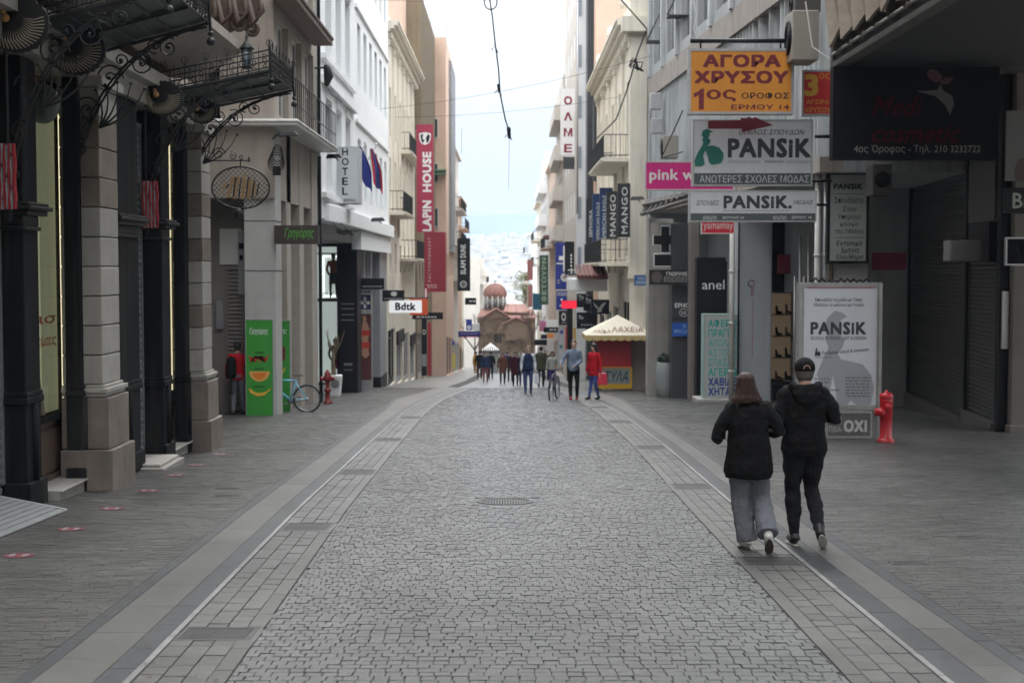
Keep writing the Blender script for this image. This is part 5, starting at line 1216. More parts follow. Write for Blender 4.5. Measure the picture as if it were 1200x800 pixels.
def mannequin(x, y, z, top, bot, label):
    t = thing('mannequin', label, 'mannequin', (x, y, z), 'mannequins in the corner window'); q = MB()
    capsule(q, [((x, y, z + 1.62), .09), ((x, y, z + 1.5), .06)], 10); capsule(q, [((x, y, z + 1.5), .05), ((x, y, z + 1.36), .06)], 8)
    for s_ in (-1, 1): capsule(q, [((x + s_ * .09, y, z + .85), .075), ((x + s_ * .11, y, z + .45), .05), ((x + s_ * .12, y, z + .06), .035)], 8)
    q.obj('figure', black, t); q = MB(); loft(q, [(x, y, z + .88, .15, .1), (x, y, z + 1.1, .12, .09), (x, y, z + 1.35, .18, .1), (x, y, z + 1.45, .1, .06)], 12)
    for s_ in (-1, 1): capsule(q, [((x + s_ * .18, y, z + 1.38), .055), ((x + s_ * .25, y - .03, z + 1.1), .045), ((x + s_ * .17, y - .1, z + .92), .04)], 8)
    q.obj('top', top, t); q = MB(); loft(q, [(x, y, z + .55, .17, .1), (x, y, z + .75, .16, .11), (x, y, z + .95, .14, .1)], 12); q.obj('shorts', bot, t)
mannequin(-6.62, 54.1, zc(-1.12), P('orange mannequin top', (.75, .13, .02), .7), P('charcoal mannequin shorts', (.04, .04, .05), .8), 'mannequin in an orange top on the upper display floor')
mannequin(-6.55, 54.0, gz(54) + .35, P('patterned mannequin top', (.12, .11, .03), .8, var=.8), P('pink mannequin shorts', (.55, .03, .08), .7), 'mannequin in pink shorts in the ground floor window')
mb = MB(); mb.box(-7.7, -6.33, 53.21, 55.39, gz(54) - .3, gz(54) + .34); mb.obj('display_plinth', white, W_)
# posters, dark shop posts and little signs beyond the black column
def poster(px0, py0, px1, py1, d, label, name='poster', m_=P('dark maroon print', (.10, .025, .025), .5), tx=(), frame=alu, **k): return board(name, label, px0, py0, px1, py1, d, m_, frame, .08, .025, tx, cat='poster', **k)
sk = P('printed skin tone', (.45, .24, .16), .5)
poster(421, 367, 436, 446, 55.2, 'tall maroon lingerie poster of a woman beside the black column', tx=[
    ('@', 422, 370, 431, 379, sk, dict(p=[(.3, 0), (.7, 0), (.85, .5), (.7, 1), (.3, 1), (.15, .5)])), ('@', 422, 378, 434, 420, sk, dict(p=[(.2, 1), (.7, 1), (.95, .8), (.8, .55), (.75, .35), (.9, .1), (.5, 0), (.15, .1), (.2, .4), (.05, .7)])),
    ('#', 423, 387, 433, 393, redf), ('#', 423, 401, 433, 408, redf, dict(n=.001)), ('@', 421.5, 368, 425, 388, hair_r, dict(p=[(0, 0), (.6, .1), (1, .7), (.6, 1), (0, .9)], n=.002))])
for px0, px1, d, lb in ((436, 441, 57, 'black shop post beside the lingerie poster'),):
    pass
board('shop_sign', 'square sign with a white cross on blue and dark ground above the lingerie poster', 421, 345, 435, 363, 55.0, black, alu, .08, .02, [('#', 423, 347, 433, 362, P('deep blue print', (.03, .04, .14), .5)), ('#', 426, 348, 429, 361, offw), ('#', 422.5, 353, 433.5, 356.5, offw)])
board('shop_sign', 'small grey shop sign with black letters above the cross sign', 421, 339, 436, 344.5, 55.0, P('light grey sign', (.45, .45, .45), .5), None, .06, .02, [('*', 423, 340, 434, 343.5, black, dict(rows=1))])
board('shop_sign', 'wide black sign with small grey lettering above the grey sign', 420, 326, 450, 339, 54.6, black, None, .2, .02, [('*', 425, 334.5, 448, 337, P('dim grey letters', (.35, .35, .35), .5), dict(rows=1))])
board('shop_sign', 'black sign with a lotus emblem above the white lettered box', 448, 340, 473.5, 353, 62, black, None, .2, .02, [('*', 450, 349, 472, 351, P('dim grey letters', (.35, .35, .35), .5), dict(rows=1)), ('o', 458, 341.5, 465, 347, offw, dict(ri=.6)), ('@', 457, 341.5, 466, 347.5, offw, dict(p=[(.5, 0), (.3, .5), (0, .75), (.35, .65), (.5, 1), (.65, .65), (1, .75), (.7, .5)]))])
board('shop_sign', 'orange box sign standing behind the white lettered sign', 480, 350, 501, 369, 63.5, P('orange sign face', (.72, .10, .03), .45), None, .25, .02, [])
board('shop_sign', 'white box sign reading Bdtk in bold black', 456, 352, 494, 366.5, 61.5, P('backlit white sign', (.8, .8, .8), .5, emis=((1, 1, 1), .22)), None, .25, .02, [('Bdtk', 463, 354.5, 487, 363.5, black, dict(bold=.05))], bars=[(473, 349, 502, 349, .03)])
# dark glazing between posts further along
shopfront(B, Fr(-6.0, 55.6, -6.0, 62.5), 0, 6.8, gz(62), zc(.7), alu, glass, 0)
mb = MB(); [mb.box(-5.95, -5.7, y, y + .25, gz(62) - .2, zc(.70)) for y in (56.6, 59.5)]; mb.obj('post', alu, B)
board('hotel_sign', 'tall pale grey vertical sign reading HOTEL with a slab side', 391, 172, 420, 238, 46.5, P('pale grey sign face', (.50, .52, .53), .5), P('sign edge grey', (.42, .43, .44), .5), 1.2, .015,
      [(c, 400 + (0.3 if c == 'O' else .8), 173.5 + i * 11.5, 408.5 - (-.3 if c == 'O' else .8), 182.5 + i * 11.5, black, dict(bold=.03)) for i, c in enumerate('HOTEL')] + [('ELIA ERMOU', 394, 233, 417, 236.5, black, dict(bold=.02))])
def flag(px, py0, py1, d, label, stripes):
    x, y, z1 = pix(px, py0, d); z0 = pix(px, py1, d)[2]; t = thing('flag', label, 'flag', (x, y, z1), 'flags on the hotel front')
    q = MB(); q.tube([(-5.5, d + .8, z1 - .9), (x, d, z1 + .1)], .03, 6); q.ball((x, d, z1 + .14), .05, 8); q.obj('flagpole', white, t)
    for k, (a0, a1, m_) in enumerate(stripes):
        q = MB(); n, m = 6, 12; vs = []
        for i in range(m + 1):
            v = i / m
            for j in range(n + 1):
                u = a0 + (a1 - a0) * j / n; wd = .06 + .20 * math.sin(min(1, v * 1.6) * PI / 2) - .12 * max(0, v - .55)
                vs.append((x - .22 + (u * wd * 1.25) + .10 * v + (.10 if u > .5 else 0) * v, d + .07 * math.sin(u * 9 + v * 2) , z1 - (z1 - z0) * v * (.72 + .28 * u) - .0))
        q.add(vs, [(i * (n + 1) + j, i * (n + 1) + j + 1, (i + 1) * (n + 1) + j + 1, (i + 1) * (n + 1) + j) for i in range(m) for j in range(n)], 0, True); q.obj('cloth', m_, t)
blu = P('flag blue', (.02, .03, .2), .8)
flag(428, 172, 226, 49, 'dark blue flag hanging limp from the hotel front', [(0, 1, blu)])
flag(441, 174, 229, 52, 'red and blue flag hanging limp beside the plain blue flag', [(0, .35, P('flag red', (.5, .02, .03), .8)), (.35, .7, P('flag navy', (.03, .04, .16), .8)), (.7, 1, MATS['flag red'])])
for px, py, l in ((366, 0, ''),): pass
q = MB(); x, y, z = pix(383, 84, 41.6); q.tube([(x - .35, y, z + .1), (x, y, z + .12)], .03, 6); capsule(q, [((x, y, z + .12), .1), ((x + .05, y, z - .15), .14), ((x, y, z - .35), .08)], 8); tag(q.obj('wall_speaker', iron), 'dark lumpy wall lamp high on the white corner', 'lamp')
for i, px in enumerate((398, 407)):
    x, y, z = pix(px, 269, 44); q = MB(); q.tube([(x - .2, y, z + .2), (x, y, z)], .02, 5); q.hexa([(x - .08, y, z - .12), (x + .2, y, z - .18), (x + .2, y + .1, z - .18), (x - .08, y + .1, z - .12), (x - .1, y, z), (x + .12, y, z - .02), (x + .12, y + .1, z - .02), (x - .1, y + .1, z)])
    tag(q.obj('spotlight', iron), ('first' if i == 0 else 'second') + ' black spotlight under the white canopy of the hotel', 'lamp', 'spotlights under the hotel canopy')
lamp(438, 258, 47, 'black floodlight on the white hotel front below the flags', 1)
# planter with bare tree and hydrant
x, y, z = gpt(392, 464); t = thing('planter', 'white square planter with a bare young tree by the corner window', 'planter', (x, y, z))
q = MB(); q.hexa([(x - .2, y - .2, z), (x + .2, y - .2, z), (x + .2, y + .2, z), (x - .2, y + .2, z), (x - .25, y - .25, z + .72), (x + .25, y - .25, z + .72), (x + .25, y + .25, z + .72), (x - .25, y + .25, z + .72)]); q.obj('pot', white, t, bevel=.03)
q = MB(); q.lathe(x + .05, y - .25, [(.14, -.01), (.12, -.012)], 20, axis='y', cz=z + .45); q.obj('emblem', P('faint grey print', (.2, .2, .2), .5), t)
q = MB(); bark = M('pale bark', (.2, .15, .1), .8); rr = random.Random(4); q.tube([(x, y, z + .6), (x - .05, y, z + 1.2), (x, y, z + 1.55)], [.09, .06, .05], 6)
for i in range(11):
    a = rr.uniform(0, 6.3); q.tube([(x - .02, y, z + 1.3 + i * .02), (x + .2 * math.cos(a), y + .1 * math.sin(a), z + 1.7), (x + rr.uniform(.2, .45) * math.cos(a), y + .2 * math.sin(a), z + rr.uniform(1.9, 2.3))], [.035, .02, .008], 5)
q.obj('trunk', bark, t)
redh = P('dull red hydrant paint', (.20, .02, .02), .45); redb = M('bright red hydrant paint', (.40, .008, .015), .38, var=.2, scale=9, bump=.15, bscale=60, streak=.35, dirt=(.12, .01, .012))
x, y, z = gpt(384, 473); t = thing('fire_hydrant', 'slim dull red fire hydrant beside the white planter', 'fire hydrant', (x, y, z))
q = MB(); q.lathe(x, y, [(.13, 0), (.13, .05), (.07, .08), (.065, .34), (.10, .36), (.10, .42), (.06, .45), (.06, .62), (.11, .65), (.12, .78), (.09, .82), (.09, .88), (.05, .93), (.03, .98)], 14, cz=z); q.obj('barrel', redh, t)
for sx in (-1, 1): q = MB(); q.lathe(x, y, [(.05, 0), (.055, sx * .15), (.065, sx * .16), (.065, sx * .2)], 10, axis='x', cz=z + .72); q.obj('outlet', redh, t)
# ---- bicycle ------------------------------------------------------------------------------------
def bicycle(loc, rz, fcol, label, rear_only=False, sc_=1.0):
    t = thing('bicycle', label, 'bicycle', loc, None, rz); r = .34; wb = 1.05
    for i, cx_ in enumerate((0, wb)):
        q = MB(); q.tube([(cx_ + r * math.cos(a * PI / 18), 0, r + r * math.sin(a * PI / 18)) for a in range(37)], .024, 8, caps=False); w_ = q.obj('wheel', rubber, t, local=True)
        q = MB(); q.tube([(cx_ + (r - .03) * math.cos(a * PI / 18), 0, r + (r - .03) * math.sin(a * PI / 18)) for a in range(37)], .011, 6, caps=False); q.obj('rim', alu, w_, local=True)
        q = MB()
        for k in range(16): a = 2 * PI * k / 16; q.tube([(cx_ + .02 * math.cos(a + 1), .02 * (-1) ** k, r + .02 * math.sin(a + 1)), (cx_ + (r - .03) * math.cos(a), 0, r + (r - .03) * math.sin(a))], .0022, 3)
        q.obj('spokes', alu, w_, local=True, kind='stuff')
        q = MB(); q.lathe(cx_, 0, [(.03, -.05), (.018, -.03), (.018, .03), (.03, .05)], 10, axis='y', cz=r); q.obj('hub', alu, w_, local=True)
    bb = (.43, 0, .30); st = (.27, 0, .80); hd0 = (.86, 0, .66); hd1 = (.82, 0, .80)
    q = MB()
    for a, b_, rr in ((bb, st, .024), (bb, hd0, .03), (st, hd1, .025), (hd0, hd1, .028)): q.tube([a, b_], rr, 8)
    for s_ in (-1, 1):
        q.tube([(0, s_ * .06, r), (.4, s_ * .035, .30)], .011, 6); q.tube([(0, s_ * .06, r), (.29, s_ * .02, .74)], .010, 6); q.tube([(wb, s_ * .055, r), (.9, s_ * .05, .60), (.865, 0, .62)], .014, 6)
    q.obj('frame', fcol, t, local=True)
    q = MB(); q.tube([st, (.235, 0, .90)], .014, 6); q.obj('seat_post', alu, t, local=True)
    q = MB(); q.add([(.10, -.07, .91), (.10, .07, .91), (.2, .075, .93), (.34, .025, .92), (.4, 0, .915), (.34, -.025, .92), (.2, -.075, .93), (.12, 0, .955), (.36, 0, .935)], [(0, 6, 8, 7), (0, 7, 1), (1, 7, 8, 2), (2, 8, 3), (3, 8, 4), (4, 8, 5), (5, 8, 6), (0, 1, 2, 3, 4, 5, 6)]); q.obj('saddle', rubber, t, local=True, bevel=.01)
    q = MB(); q.tube([hd1, (.80, 0, .92), (.86, 0, .95)], .014, 6); q.tube([(.84, -.30, .97), (.86, -.1, .95), (.86, .1, .95), (.84, .30, .97)], .013, 6); q.obj('handlebar', rubber, t, local=True)
    q = MB(); q.lathe(.43, 0, [(.09, -.045), (.09, -.04)], 16, axis='y', cz=.30); q.tube([(.43, -.06, .3), (.43 + .14, -.07, .2)], .01, 5); q.tube([(.43, .06, .3), (.43 - .14, .07, .4)], .01, 5); q.box(.53, .61, -.16, -.07, .19, .21); q.box(.25, .33, .07, .16, .39, .41); q.obj('crank', alu, t, local=True)
    q = MB(); q.tube([(.43, -.043, .39), (0, -.05, r + .03), (-.03, -.05, r), (0, -.05, r - .03), (.43, -.043, .21)], .006, 4); q.obj('chain', black, t, local=True)
    return t
x, y, z = pix(360, 480, 35.9); bicycle((x, y, gz(35.9)), PI - .06, P('pale blue bicycle paint', (.16, .48, .62), .35), 'pale blue bicycle leaning behind the green pillar')
(x, y, z) = gpt(650, 468.5); bicycle((x + .1, y + .55, gz(y)), -PI / 2 - .22, P('grey bicycle paint', (.12, .12, .13), .35), 'dark city bicycle seen head-on, wheeled by the man in the blue grey sweater')
# ---- cream neoclassical houses with balconies ----------------------------------------------------
B, f = house('neoclassical_house', 'cream neoclassical house with bracketed cornice and iron balconies behind the hotel', -5.6, 66.05, 86, -1, zc(11.4),
    [(zc(2.9), zc(5.3), 6, 1.3), (zc(6.3), zc(8.6), 6, 1.3), (zc(-.2), zc(1.2), 6, 1.1)], wcream, cor=[(.12, .2), (.14, .38), (.12, .55), (.1, .62)], shops=4, gfh=3.6,
    bal=[(1.0, 7.5, zc(2.7), .75, 'iron'), (8.5, 19.5, zc(.55), .9, 'iron'), (9, 19, zc(6.2), .5, 'iron')], dent=1.1, fas=[None, black], parapet=.5)
for i in range(6): q = MB(); u = .2 + 3.2 * i + .05; q.fbox(f, u, u + .35, zc(1.6), zc(10.6), 0, .09); q.fbox(f, u - .06, u + .41, zc(10.3), zc(10.6), .001, .14); q.obj('pilaster', wcream, B)
t = thing('tower_block', 'windowless peach wall of a taller block rising above the cream cornice', 'building', (-9, 76, gz(76))); mb = MB(); mb.box(-13.5, -6.1, 72, 86.4, gz(76), zc(17.5)); mb.obj('wall', wpeach, t); mb = MB(); mb.box(-13.6, -6.05, 71.95, 86.45, zc(17.5), zc(17.9)); mb.obj('coping', wcream, t)
B, f = house('office_tower', 'brown block clad in vertical metal slats behind the long red banner', -5.5, 86.5, 103, -1, zc(16.8), [(zc(-.8), zc(1.4), 5, 2.4)], wbrown, shops=3, gfh=3.8, bars=(1, 0))
for i in range(33): q = MB(); u = .1 + i * .5; q.fbox(f, u, u + .16, zc(1.7), zc(16.6), .002, .28); q.obj('slat', wbrown, B)
B, f = house('apartment_building', 'tall peach and cream building with a grey slatted screen along its street side', -4.45, 103.1, 117, -1, zc(16.6), [(zc(-.6), zc(1.1), 4, 1.8)], wpeach, shops=3, gfh=3.8)
mb = MB(); mb.fbox(f, 4.8, 13.8, zc(1.3), zc(15.8), .002, .05); q = MB()
for i in range(72): z = zc(1.35 + i * .2); q.fbox(f, 4.8, 13.8, z, z + .09, .051, .2)
mb.obj('screen_panel', P('pale grey screen', (.4, .41, .42), .6), B); q.obj('slat', P('pale grey screen', (.4, .41, .42), .6), B, kind='stuff')
fe = Fr(-9, 103.08, -4.45, 103.08); eo = [(3.2, 4.0, zc(z), zc(z + 1.4)) for z in (3.0, 6.2, 9.4)]
for o in eo: window(B, fe, o, .02, offw, glass, (1, 0))
q = MB(); q.fbox(fe, 2.9, 4.6, zc(7.0), zc(7.1), 0, 1.0); q.fbox(fe, 2.9, 4.6, zc(6.75), zc(6.85), .1, .9); tag(q.obj('awning', P('green and white awning', (.16, .3, .2), .7)), 'small green and white striped awning on the peach end wall', 'awning')
B, f = house('apartment_building', 'pale building with small balconies beyond the slatted screen', -4.6, 117.1, 134, -1, zc(10.2), [(zc(z), zc(z + 1.7), 5, 1.4) for z in (-.6, 2.3, 5.2)] + [(zc(8), zc(9.4), 4, 1.2)], wpale, shops=3, gfh=3.6, bal=[(1, 15, zc(-.8), .8, 'solid'), (1, 15, zc(2.1), .8, 'iron'), (1, 15, zc(5), .8, 'iron')], cor=[(.2, .3)])
B, f = house('apartment_building', 'orange tinted house with a brown eave left of the church', -4.9, 134.1, 152, -1, zc(6.8), [(zc(z), zc(z + 1.6), 5, 1.3) for z in (-1.5, 1.3, 4.1)], M('orange stucco', (.6, .40, .27), .8, streak=.4), shops=3, gfh=3.4, bal=[(1, 16, zc(1.1), .9, 'iron'), (1, 16, zc(3.9), .9, 'iron')], cor=[(.25, .6)])
B, f = house('apartment_building', 'cream house with shutters next to the church, left side', -5.3, 152.1, 172, -1, zc(4.6), [(zc(z), zc(z + 1.6), 6, 1.2) for z in (-2.5, .2, 2.6)], wcream, shops=3, gfh=3.2, bal=[(1, 18, zc(.05), .9, 'solid')])
B, f = house('apartment_building', 'white block rising just left of the church dome', -6.6, 176, 200, -1, zc(3.5), [(zc(z), zc(z + 1.6), 6, 1.6) for z in (-5, -2, 1)], wwhite, shops=0)
# roof clutter on the left skyline
for (px, py, d, hh, l) in ((505, 46, 104, 1.6, 'thin television aerial on the peach building roof'), (523, 50, 104, 1.1, 'short aerial at the street corner of the peach roof'), (541, 172, 120, 1.5, 'aerial on the pale building with small balconies')):
    x, y, z = pix(px, py, d); q = MB(); q.tube([(x, y, z - .6), (x, y, z + hh)], .035, 5); [q.tube([(x - .3 + .05 * i, y, z + hh - .2 * i), (x + .3 - .05 * i, y, z + hh - .2 * i)], .02, 4) for i in range(3)]; tag(q.obj('aerial', alu), l, 'aerial')
# ---- left hanging signs ---------------------------------------------------------------------------
mar = P('raspberry red sign', (.36, .028, .07), .5); mar2 = P('dark red sign', (.26, .02, .035), .5)
board('banner_sign', 'tall raspberry red vertical banner reading LAPIN HOUSE with a shield', 488, 146, 508, 272, 72, mar, None, .18, .02, [('LAPIN', 495, 235, 505.5, 271, white, dict(turn=True, bold=.05)), ('HOUSE', 495, 178, 505.5, 225, white, dict(turn=True, bold=.05)),
    ('@', 491, 155, 505, 170, white, dict(p=[(0, .9), (.25, .95), (.5, 1), (.75, .95), (1, .9), (.97, .4), (.8, .12), (.5, 0), (.2, .12), (.03, .4)])), ('@', 492.5, 157, 497.5, 168, black, dict(p=[(0, .9), (.7, 1), (.5, .5), (1, .3), (.6, 0), (.2, .3)], n=.001)), ('@', 499, 157, 504, 168, black, dict(p=[(0, .6), (.5, 1), (1, .8), (.7, .2), (.2, 0)], n=.001))], bars=[(486, 150, 490, 150, .04)])
board('banner_sign', 'dark red box banner with small white vertical lettering under the raspberry one', 497, 272, 522, 342, 69, mar2, None, 1.4, .02, [('FACTORYBAKERY', 501.5, 278, 505, 330, P('pale red letters', (.6, .4, .4), .5), dict(turn=True, bold=0, sp=1.3)), ('*', 500, 333, 512, 338, MATS['pale red letters'], dict(rows=2))])
board('banner_sign', 'black rounded vertical sign reading SLAM DUNK with a round emblem', 536, 279, 551, 341, 100, black, None, .3, .02, [('SLAM', 539.5, 305, 546, 321.5, white, dict(turn=True, bold=.04)), ('DUNK', 539.5, 286, 546, 302, white, dict(turn=True, bold=.04)), ('o', 539, 329, 547, 337, offw, dict(ri=.7)), ('*', 541, 331.5, 545, 334.5, offw, dict(rows=2))])
board('shop_sign', 'slim white and red vertical sign above the orange box sign', 497, 336, 501, 352, 64, MATS['red bunting'], None, .1, .02, [('#', 498, 338, 500, 350, white)])
board('shop_sign', 'long dark sign with pale letters just past the orange box', 483, 366, 519, 374, 66, black, None, .2, .02, [('*', 488, 370, 512, 373, offw, dict(rows=1))])
board('shop_sign', 'small black sign with white letters under the black rounded banner', 545, 349, 558, 357, 98, black, None, .2, .02, [('*', 550, 351.5, 557, 354.5, white, dict(rows=1))])
board('shop_sign', 'dark blue long sign with a pink underline near the church', 537, 388, 563, 395, 95, P('dark blue sign', (.02, .02, .14), .5), None, .3, .02, [('#', 540, 394, 560, 395, P('pink line', (.5, .03, .15), .5)), ('*', 540, 389.5, 560, 392.5, P('pale blue letters', (.2, .2, .45), .5), dict(rows=1))])
board('shop_sign', 'small white lit box sign on top of the dark blue sign', 553, 379, 562, 387, 96, white, None, .3, .02)
board('shop_sign', 'blue and white upright sign left of the small white box', 546, 374, 553, 387, 96, P('royal blue sign', (.03, .06, .35), .5), None, .2, .02, [('o', 547, 381, 552, 386, white, dict(ri=0))])
board('shop_sign', 'black pole sign with ringed letter on the shop row before the red panel', 494, 374, 500, 440, 80, black, None, .3, .02, [('o', 495, 386, 499, 392, offw, dict(ri=.6)), ('#', 494.3, 415, 499.7, 429, P('mid grey', (.3, .3, .3), .5))])
board('shop_sign', 'narrow bright red panel standing beside the black pole sign', 501, 378, 505, 440, 82, MATS['red bunting'], None, .3, .02)
board('shop_sign', 'yellow and white notice on the far left pavement wall', 530, 414, 533.5, 432, 92, P('yellow print', (.6, .5, .08), .5), None, .1, .02)
board('parking_sign', 'small blue square sign on a pale post at the far left', 529.5, 399, 533, 405, 91, MATS['royal blue sign'], alu, .05, .03)
# ============================================================ RIGHT SIDE
# ---- arcade building with the dark overhang ------------------------------------------------------
B = thing('arcade_building', 'dark overhanging building with broken concrete ribs over roller shutters', 'building', (9, 28, gz(28)))
zg = gz(40) - .4
mb = MB(); mb.box(6.32, 16, -60, 27.6, zc(3.88), zc(4.1)); mb.obj('soffit', M('near black soffit', (.022, .021, .02), .9, var=.2, streak=0), B)  # soffit in one even, nearly black colour
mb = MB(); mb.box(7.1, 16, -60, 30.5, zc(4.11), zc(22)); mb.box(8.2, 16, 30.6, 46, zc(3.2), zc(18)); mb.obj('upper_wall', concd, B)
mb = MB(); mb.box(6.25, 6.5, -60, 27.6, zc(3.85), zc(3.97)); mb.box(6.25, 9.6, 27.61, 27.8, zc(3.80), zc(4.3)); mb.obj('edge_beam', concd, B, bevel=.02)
# broken concrete ribs leaning out above the edge
ribm = M('weathered rib concrete', (.27, .225, .18), .85, var=.25, scale=3, bump=.4, bscale=18, streak=.6, dirt=(.1, .08, .06))
rr = random.Random(9)
for i in range(10):    # folded concrete plates leaning over the edge, their lower rims broken into teeth
    y = 27.5 - i * .92; q = MB(); zb, zt = zc(4.02), zc(6.2); l = .55
    A = [(6.5, y, zb), (6.02, y - .62, zb + .12), (6.5, y - .9, zb)]; T_ = [(6.75, y + l, zt), (5.95, y - .62 + l, zt), (6.75, y - .9 + l, zt)]
    m_ = 6; rim = []
    for k in range(m_ + 1):
        t_ = k / m_; p = Vector(A[0]).lerp(Vector(A[1]), t_); rim.append((p.x, p.y, p.z + (rr.uniform(.10, .3) if k % 2 else 0)))
    q.poly([T_[0]] + rim + [T_[1]], (.05, .06, 0)); q.obj('rib', ribm, B)
    q = MB(); q.poly([T_[1], (6.02, y - .64, zb + .12), (6.2, y - .74, zb + .32 + rr.uniform(0, .2)), (6.5, y - .88, zb + .05), T_[2]], (.06, .03, 0)); q.obj('rib_web', ribm, B)
mb = MB(); mb.tube([(6.26, 27.6, zc(4.12)), (6.26, 18, zc(4.12))], .035, 6); mb.obj('edge_bar', conc, B)
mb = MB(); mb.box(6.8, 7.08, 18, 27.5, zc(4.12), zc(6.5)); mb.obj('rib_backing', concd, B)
mb = MB(); mb.tube([(6.14, 27.6, zc(5.0)), (6.18, 24, zc(6.2))], .03, 5); mb.obj('loose_pole', offw, B)
mb = MB(); mb.tube([pix(944, 2, 27.9), pix(952, 55, 27.9), pix(985, 78, 27.7), pix(1010, 72, 27.5)], .015, 5); mb.obj('cable', offw, B)
# roller shutter wall, slightly askew to the street
A_ = Vector((10.03, 28.7)); C_ = Vector((11.1, 39.0)); dv = (C_ - A_).normalized(); A0 = A_ - dv * 1.0; C0 = C_ + dv * 8
fs_ = Fr(A0.x, A0.y, C0.x, C0.y, flip=True)
def us(px):   # distance along the shutter wall seen at pixel column px
    k = (px - 595) / F; t = (k * A0.y - A0.x) / (dv.x - k * dv.y); return t
wl = M('dark threshold stone', (.085, .08, .073), .7, streak=.3)
for i, (pa, pb) in enumerate(((1171, 1137), (1133, 1069), (1065, 1024))):
    a, c = us(pa), us(pb); y_ = A0.y + dv.y * (a + c) / 2
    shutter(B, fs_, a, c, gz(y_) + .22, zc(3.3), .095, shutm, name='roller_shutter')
    q = MB(); q.fbox(fs_, a - .1, c + .1, gz(y_) - .5, gz(y_) + .2, -.1, .14); q.obj('threshold', wl, B)
    q = MB(); q.fbox(fs_, c, c + .14, gz(y_) - .4, zc(3.4), -.05, .10); q.obj('guide_post', black, B)
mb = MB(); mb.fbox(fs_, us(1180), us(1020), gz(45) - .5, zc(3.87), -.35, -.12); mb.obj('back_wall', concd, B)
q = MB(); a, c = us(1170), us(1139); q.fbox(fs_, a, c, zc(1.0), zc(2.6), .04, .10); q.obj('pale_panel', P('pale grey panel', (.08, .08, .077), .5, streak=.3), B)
q = MB(); a, c = us(1170), us(1145); q.fbox(fs_, a, c, zc(.15), zc(.95), .05, .2); q.obj('black_box', black, B)
q = MB(); x, y, z = pix(1127, 294, 29.5); q.box(x - .33, x + .33, y - .3, y + .2, z - .22, z + .22); o = tag(q.obj('shop_light_box', P('dull silver box', (.2, .2, .2), .5), bevel=.03), 'small silver box light hanging on the roller shutters', 'light box')
pm = M('beige arcade column stone', (.16, .145, .125), .7, var=.12, streak=.35)
q = MB(); q.box(10.06, 10.75, 28.3, 29.0, gz(28.5) - .1, zc(3.87)); q.obj('column', pm, B, bevel=.02, )
q = MB(); q.box(10.02, 10.79, 28.25, 29.05, gz(28.5) - .1, gz(28.5) + .16); q.obj('column_foot', pm, B, bevel=.02)
q = MB(); q.box(9.86, 10.05, 28.5, 28.7, gz(28.5) - .1, zc(3.87)); q.obj('dark_post', black, B)
q = MB(); q.box(9.9, 10.04, 28.44, 28.49, zc(-1.6), zc(-.45)); q.obj('notice_plate', alu, B)
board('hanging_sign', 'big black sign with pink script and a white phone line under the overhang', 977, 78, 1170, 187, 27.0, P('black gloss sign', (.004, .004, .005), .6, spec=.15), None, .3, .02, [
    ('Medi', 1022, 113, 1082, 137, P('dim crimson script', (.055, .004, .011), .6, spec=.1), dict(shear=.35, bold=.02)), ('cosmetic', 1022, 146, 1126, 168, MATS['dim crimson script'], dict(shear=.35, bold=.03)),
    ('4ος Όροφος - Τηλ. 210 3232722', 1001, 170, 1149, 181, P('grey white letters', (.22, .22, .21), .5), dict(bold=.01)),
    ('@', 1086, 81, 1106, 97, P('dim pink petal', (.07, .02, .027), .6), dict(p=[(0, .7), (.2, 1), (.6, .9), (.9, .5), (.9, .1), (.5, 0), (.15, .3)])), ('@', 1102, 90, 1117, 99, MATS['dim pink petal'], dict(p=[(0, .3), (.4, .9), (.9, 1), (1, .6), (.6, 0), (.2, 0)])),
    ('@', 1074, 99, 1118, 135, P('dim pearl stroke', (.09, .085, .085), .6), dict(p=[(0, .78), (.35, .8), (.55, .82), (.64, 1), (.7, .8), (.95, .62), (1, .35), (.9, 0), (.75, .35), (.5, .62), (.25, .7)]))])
board('shop_sign', 'black sign with white letters on the far right column', 1179, 220, 1204, 250, 27.9, black, None, .2, .02, [('Bi', 1187, 226, 1203, 244, P('pale green letters', (.4, .45, .38), .5), dict(bold=.02))])
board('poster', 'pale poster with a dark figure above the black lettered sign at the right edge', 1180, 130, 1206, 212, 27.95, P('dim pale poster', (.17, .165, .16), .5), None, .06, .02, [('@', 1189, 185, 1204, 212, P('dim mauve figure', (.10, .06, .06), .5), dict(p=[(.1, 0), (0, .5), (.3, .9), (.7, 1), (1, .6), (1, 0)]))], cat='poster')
board('shop_sign', 'dark blank box sign under the black lettered sign at the right edge', 1179, 278, 1206, 311, 27.95, blackmat, alu, .1, .03)
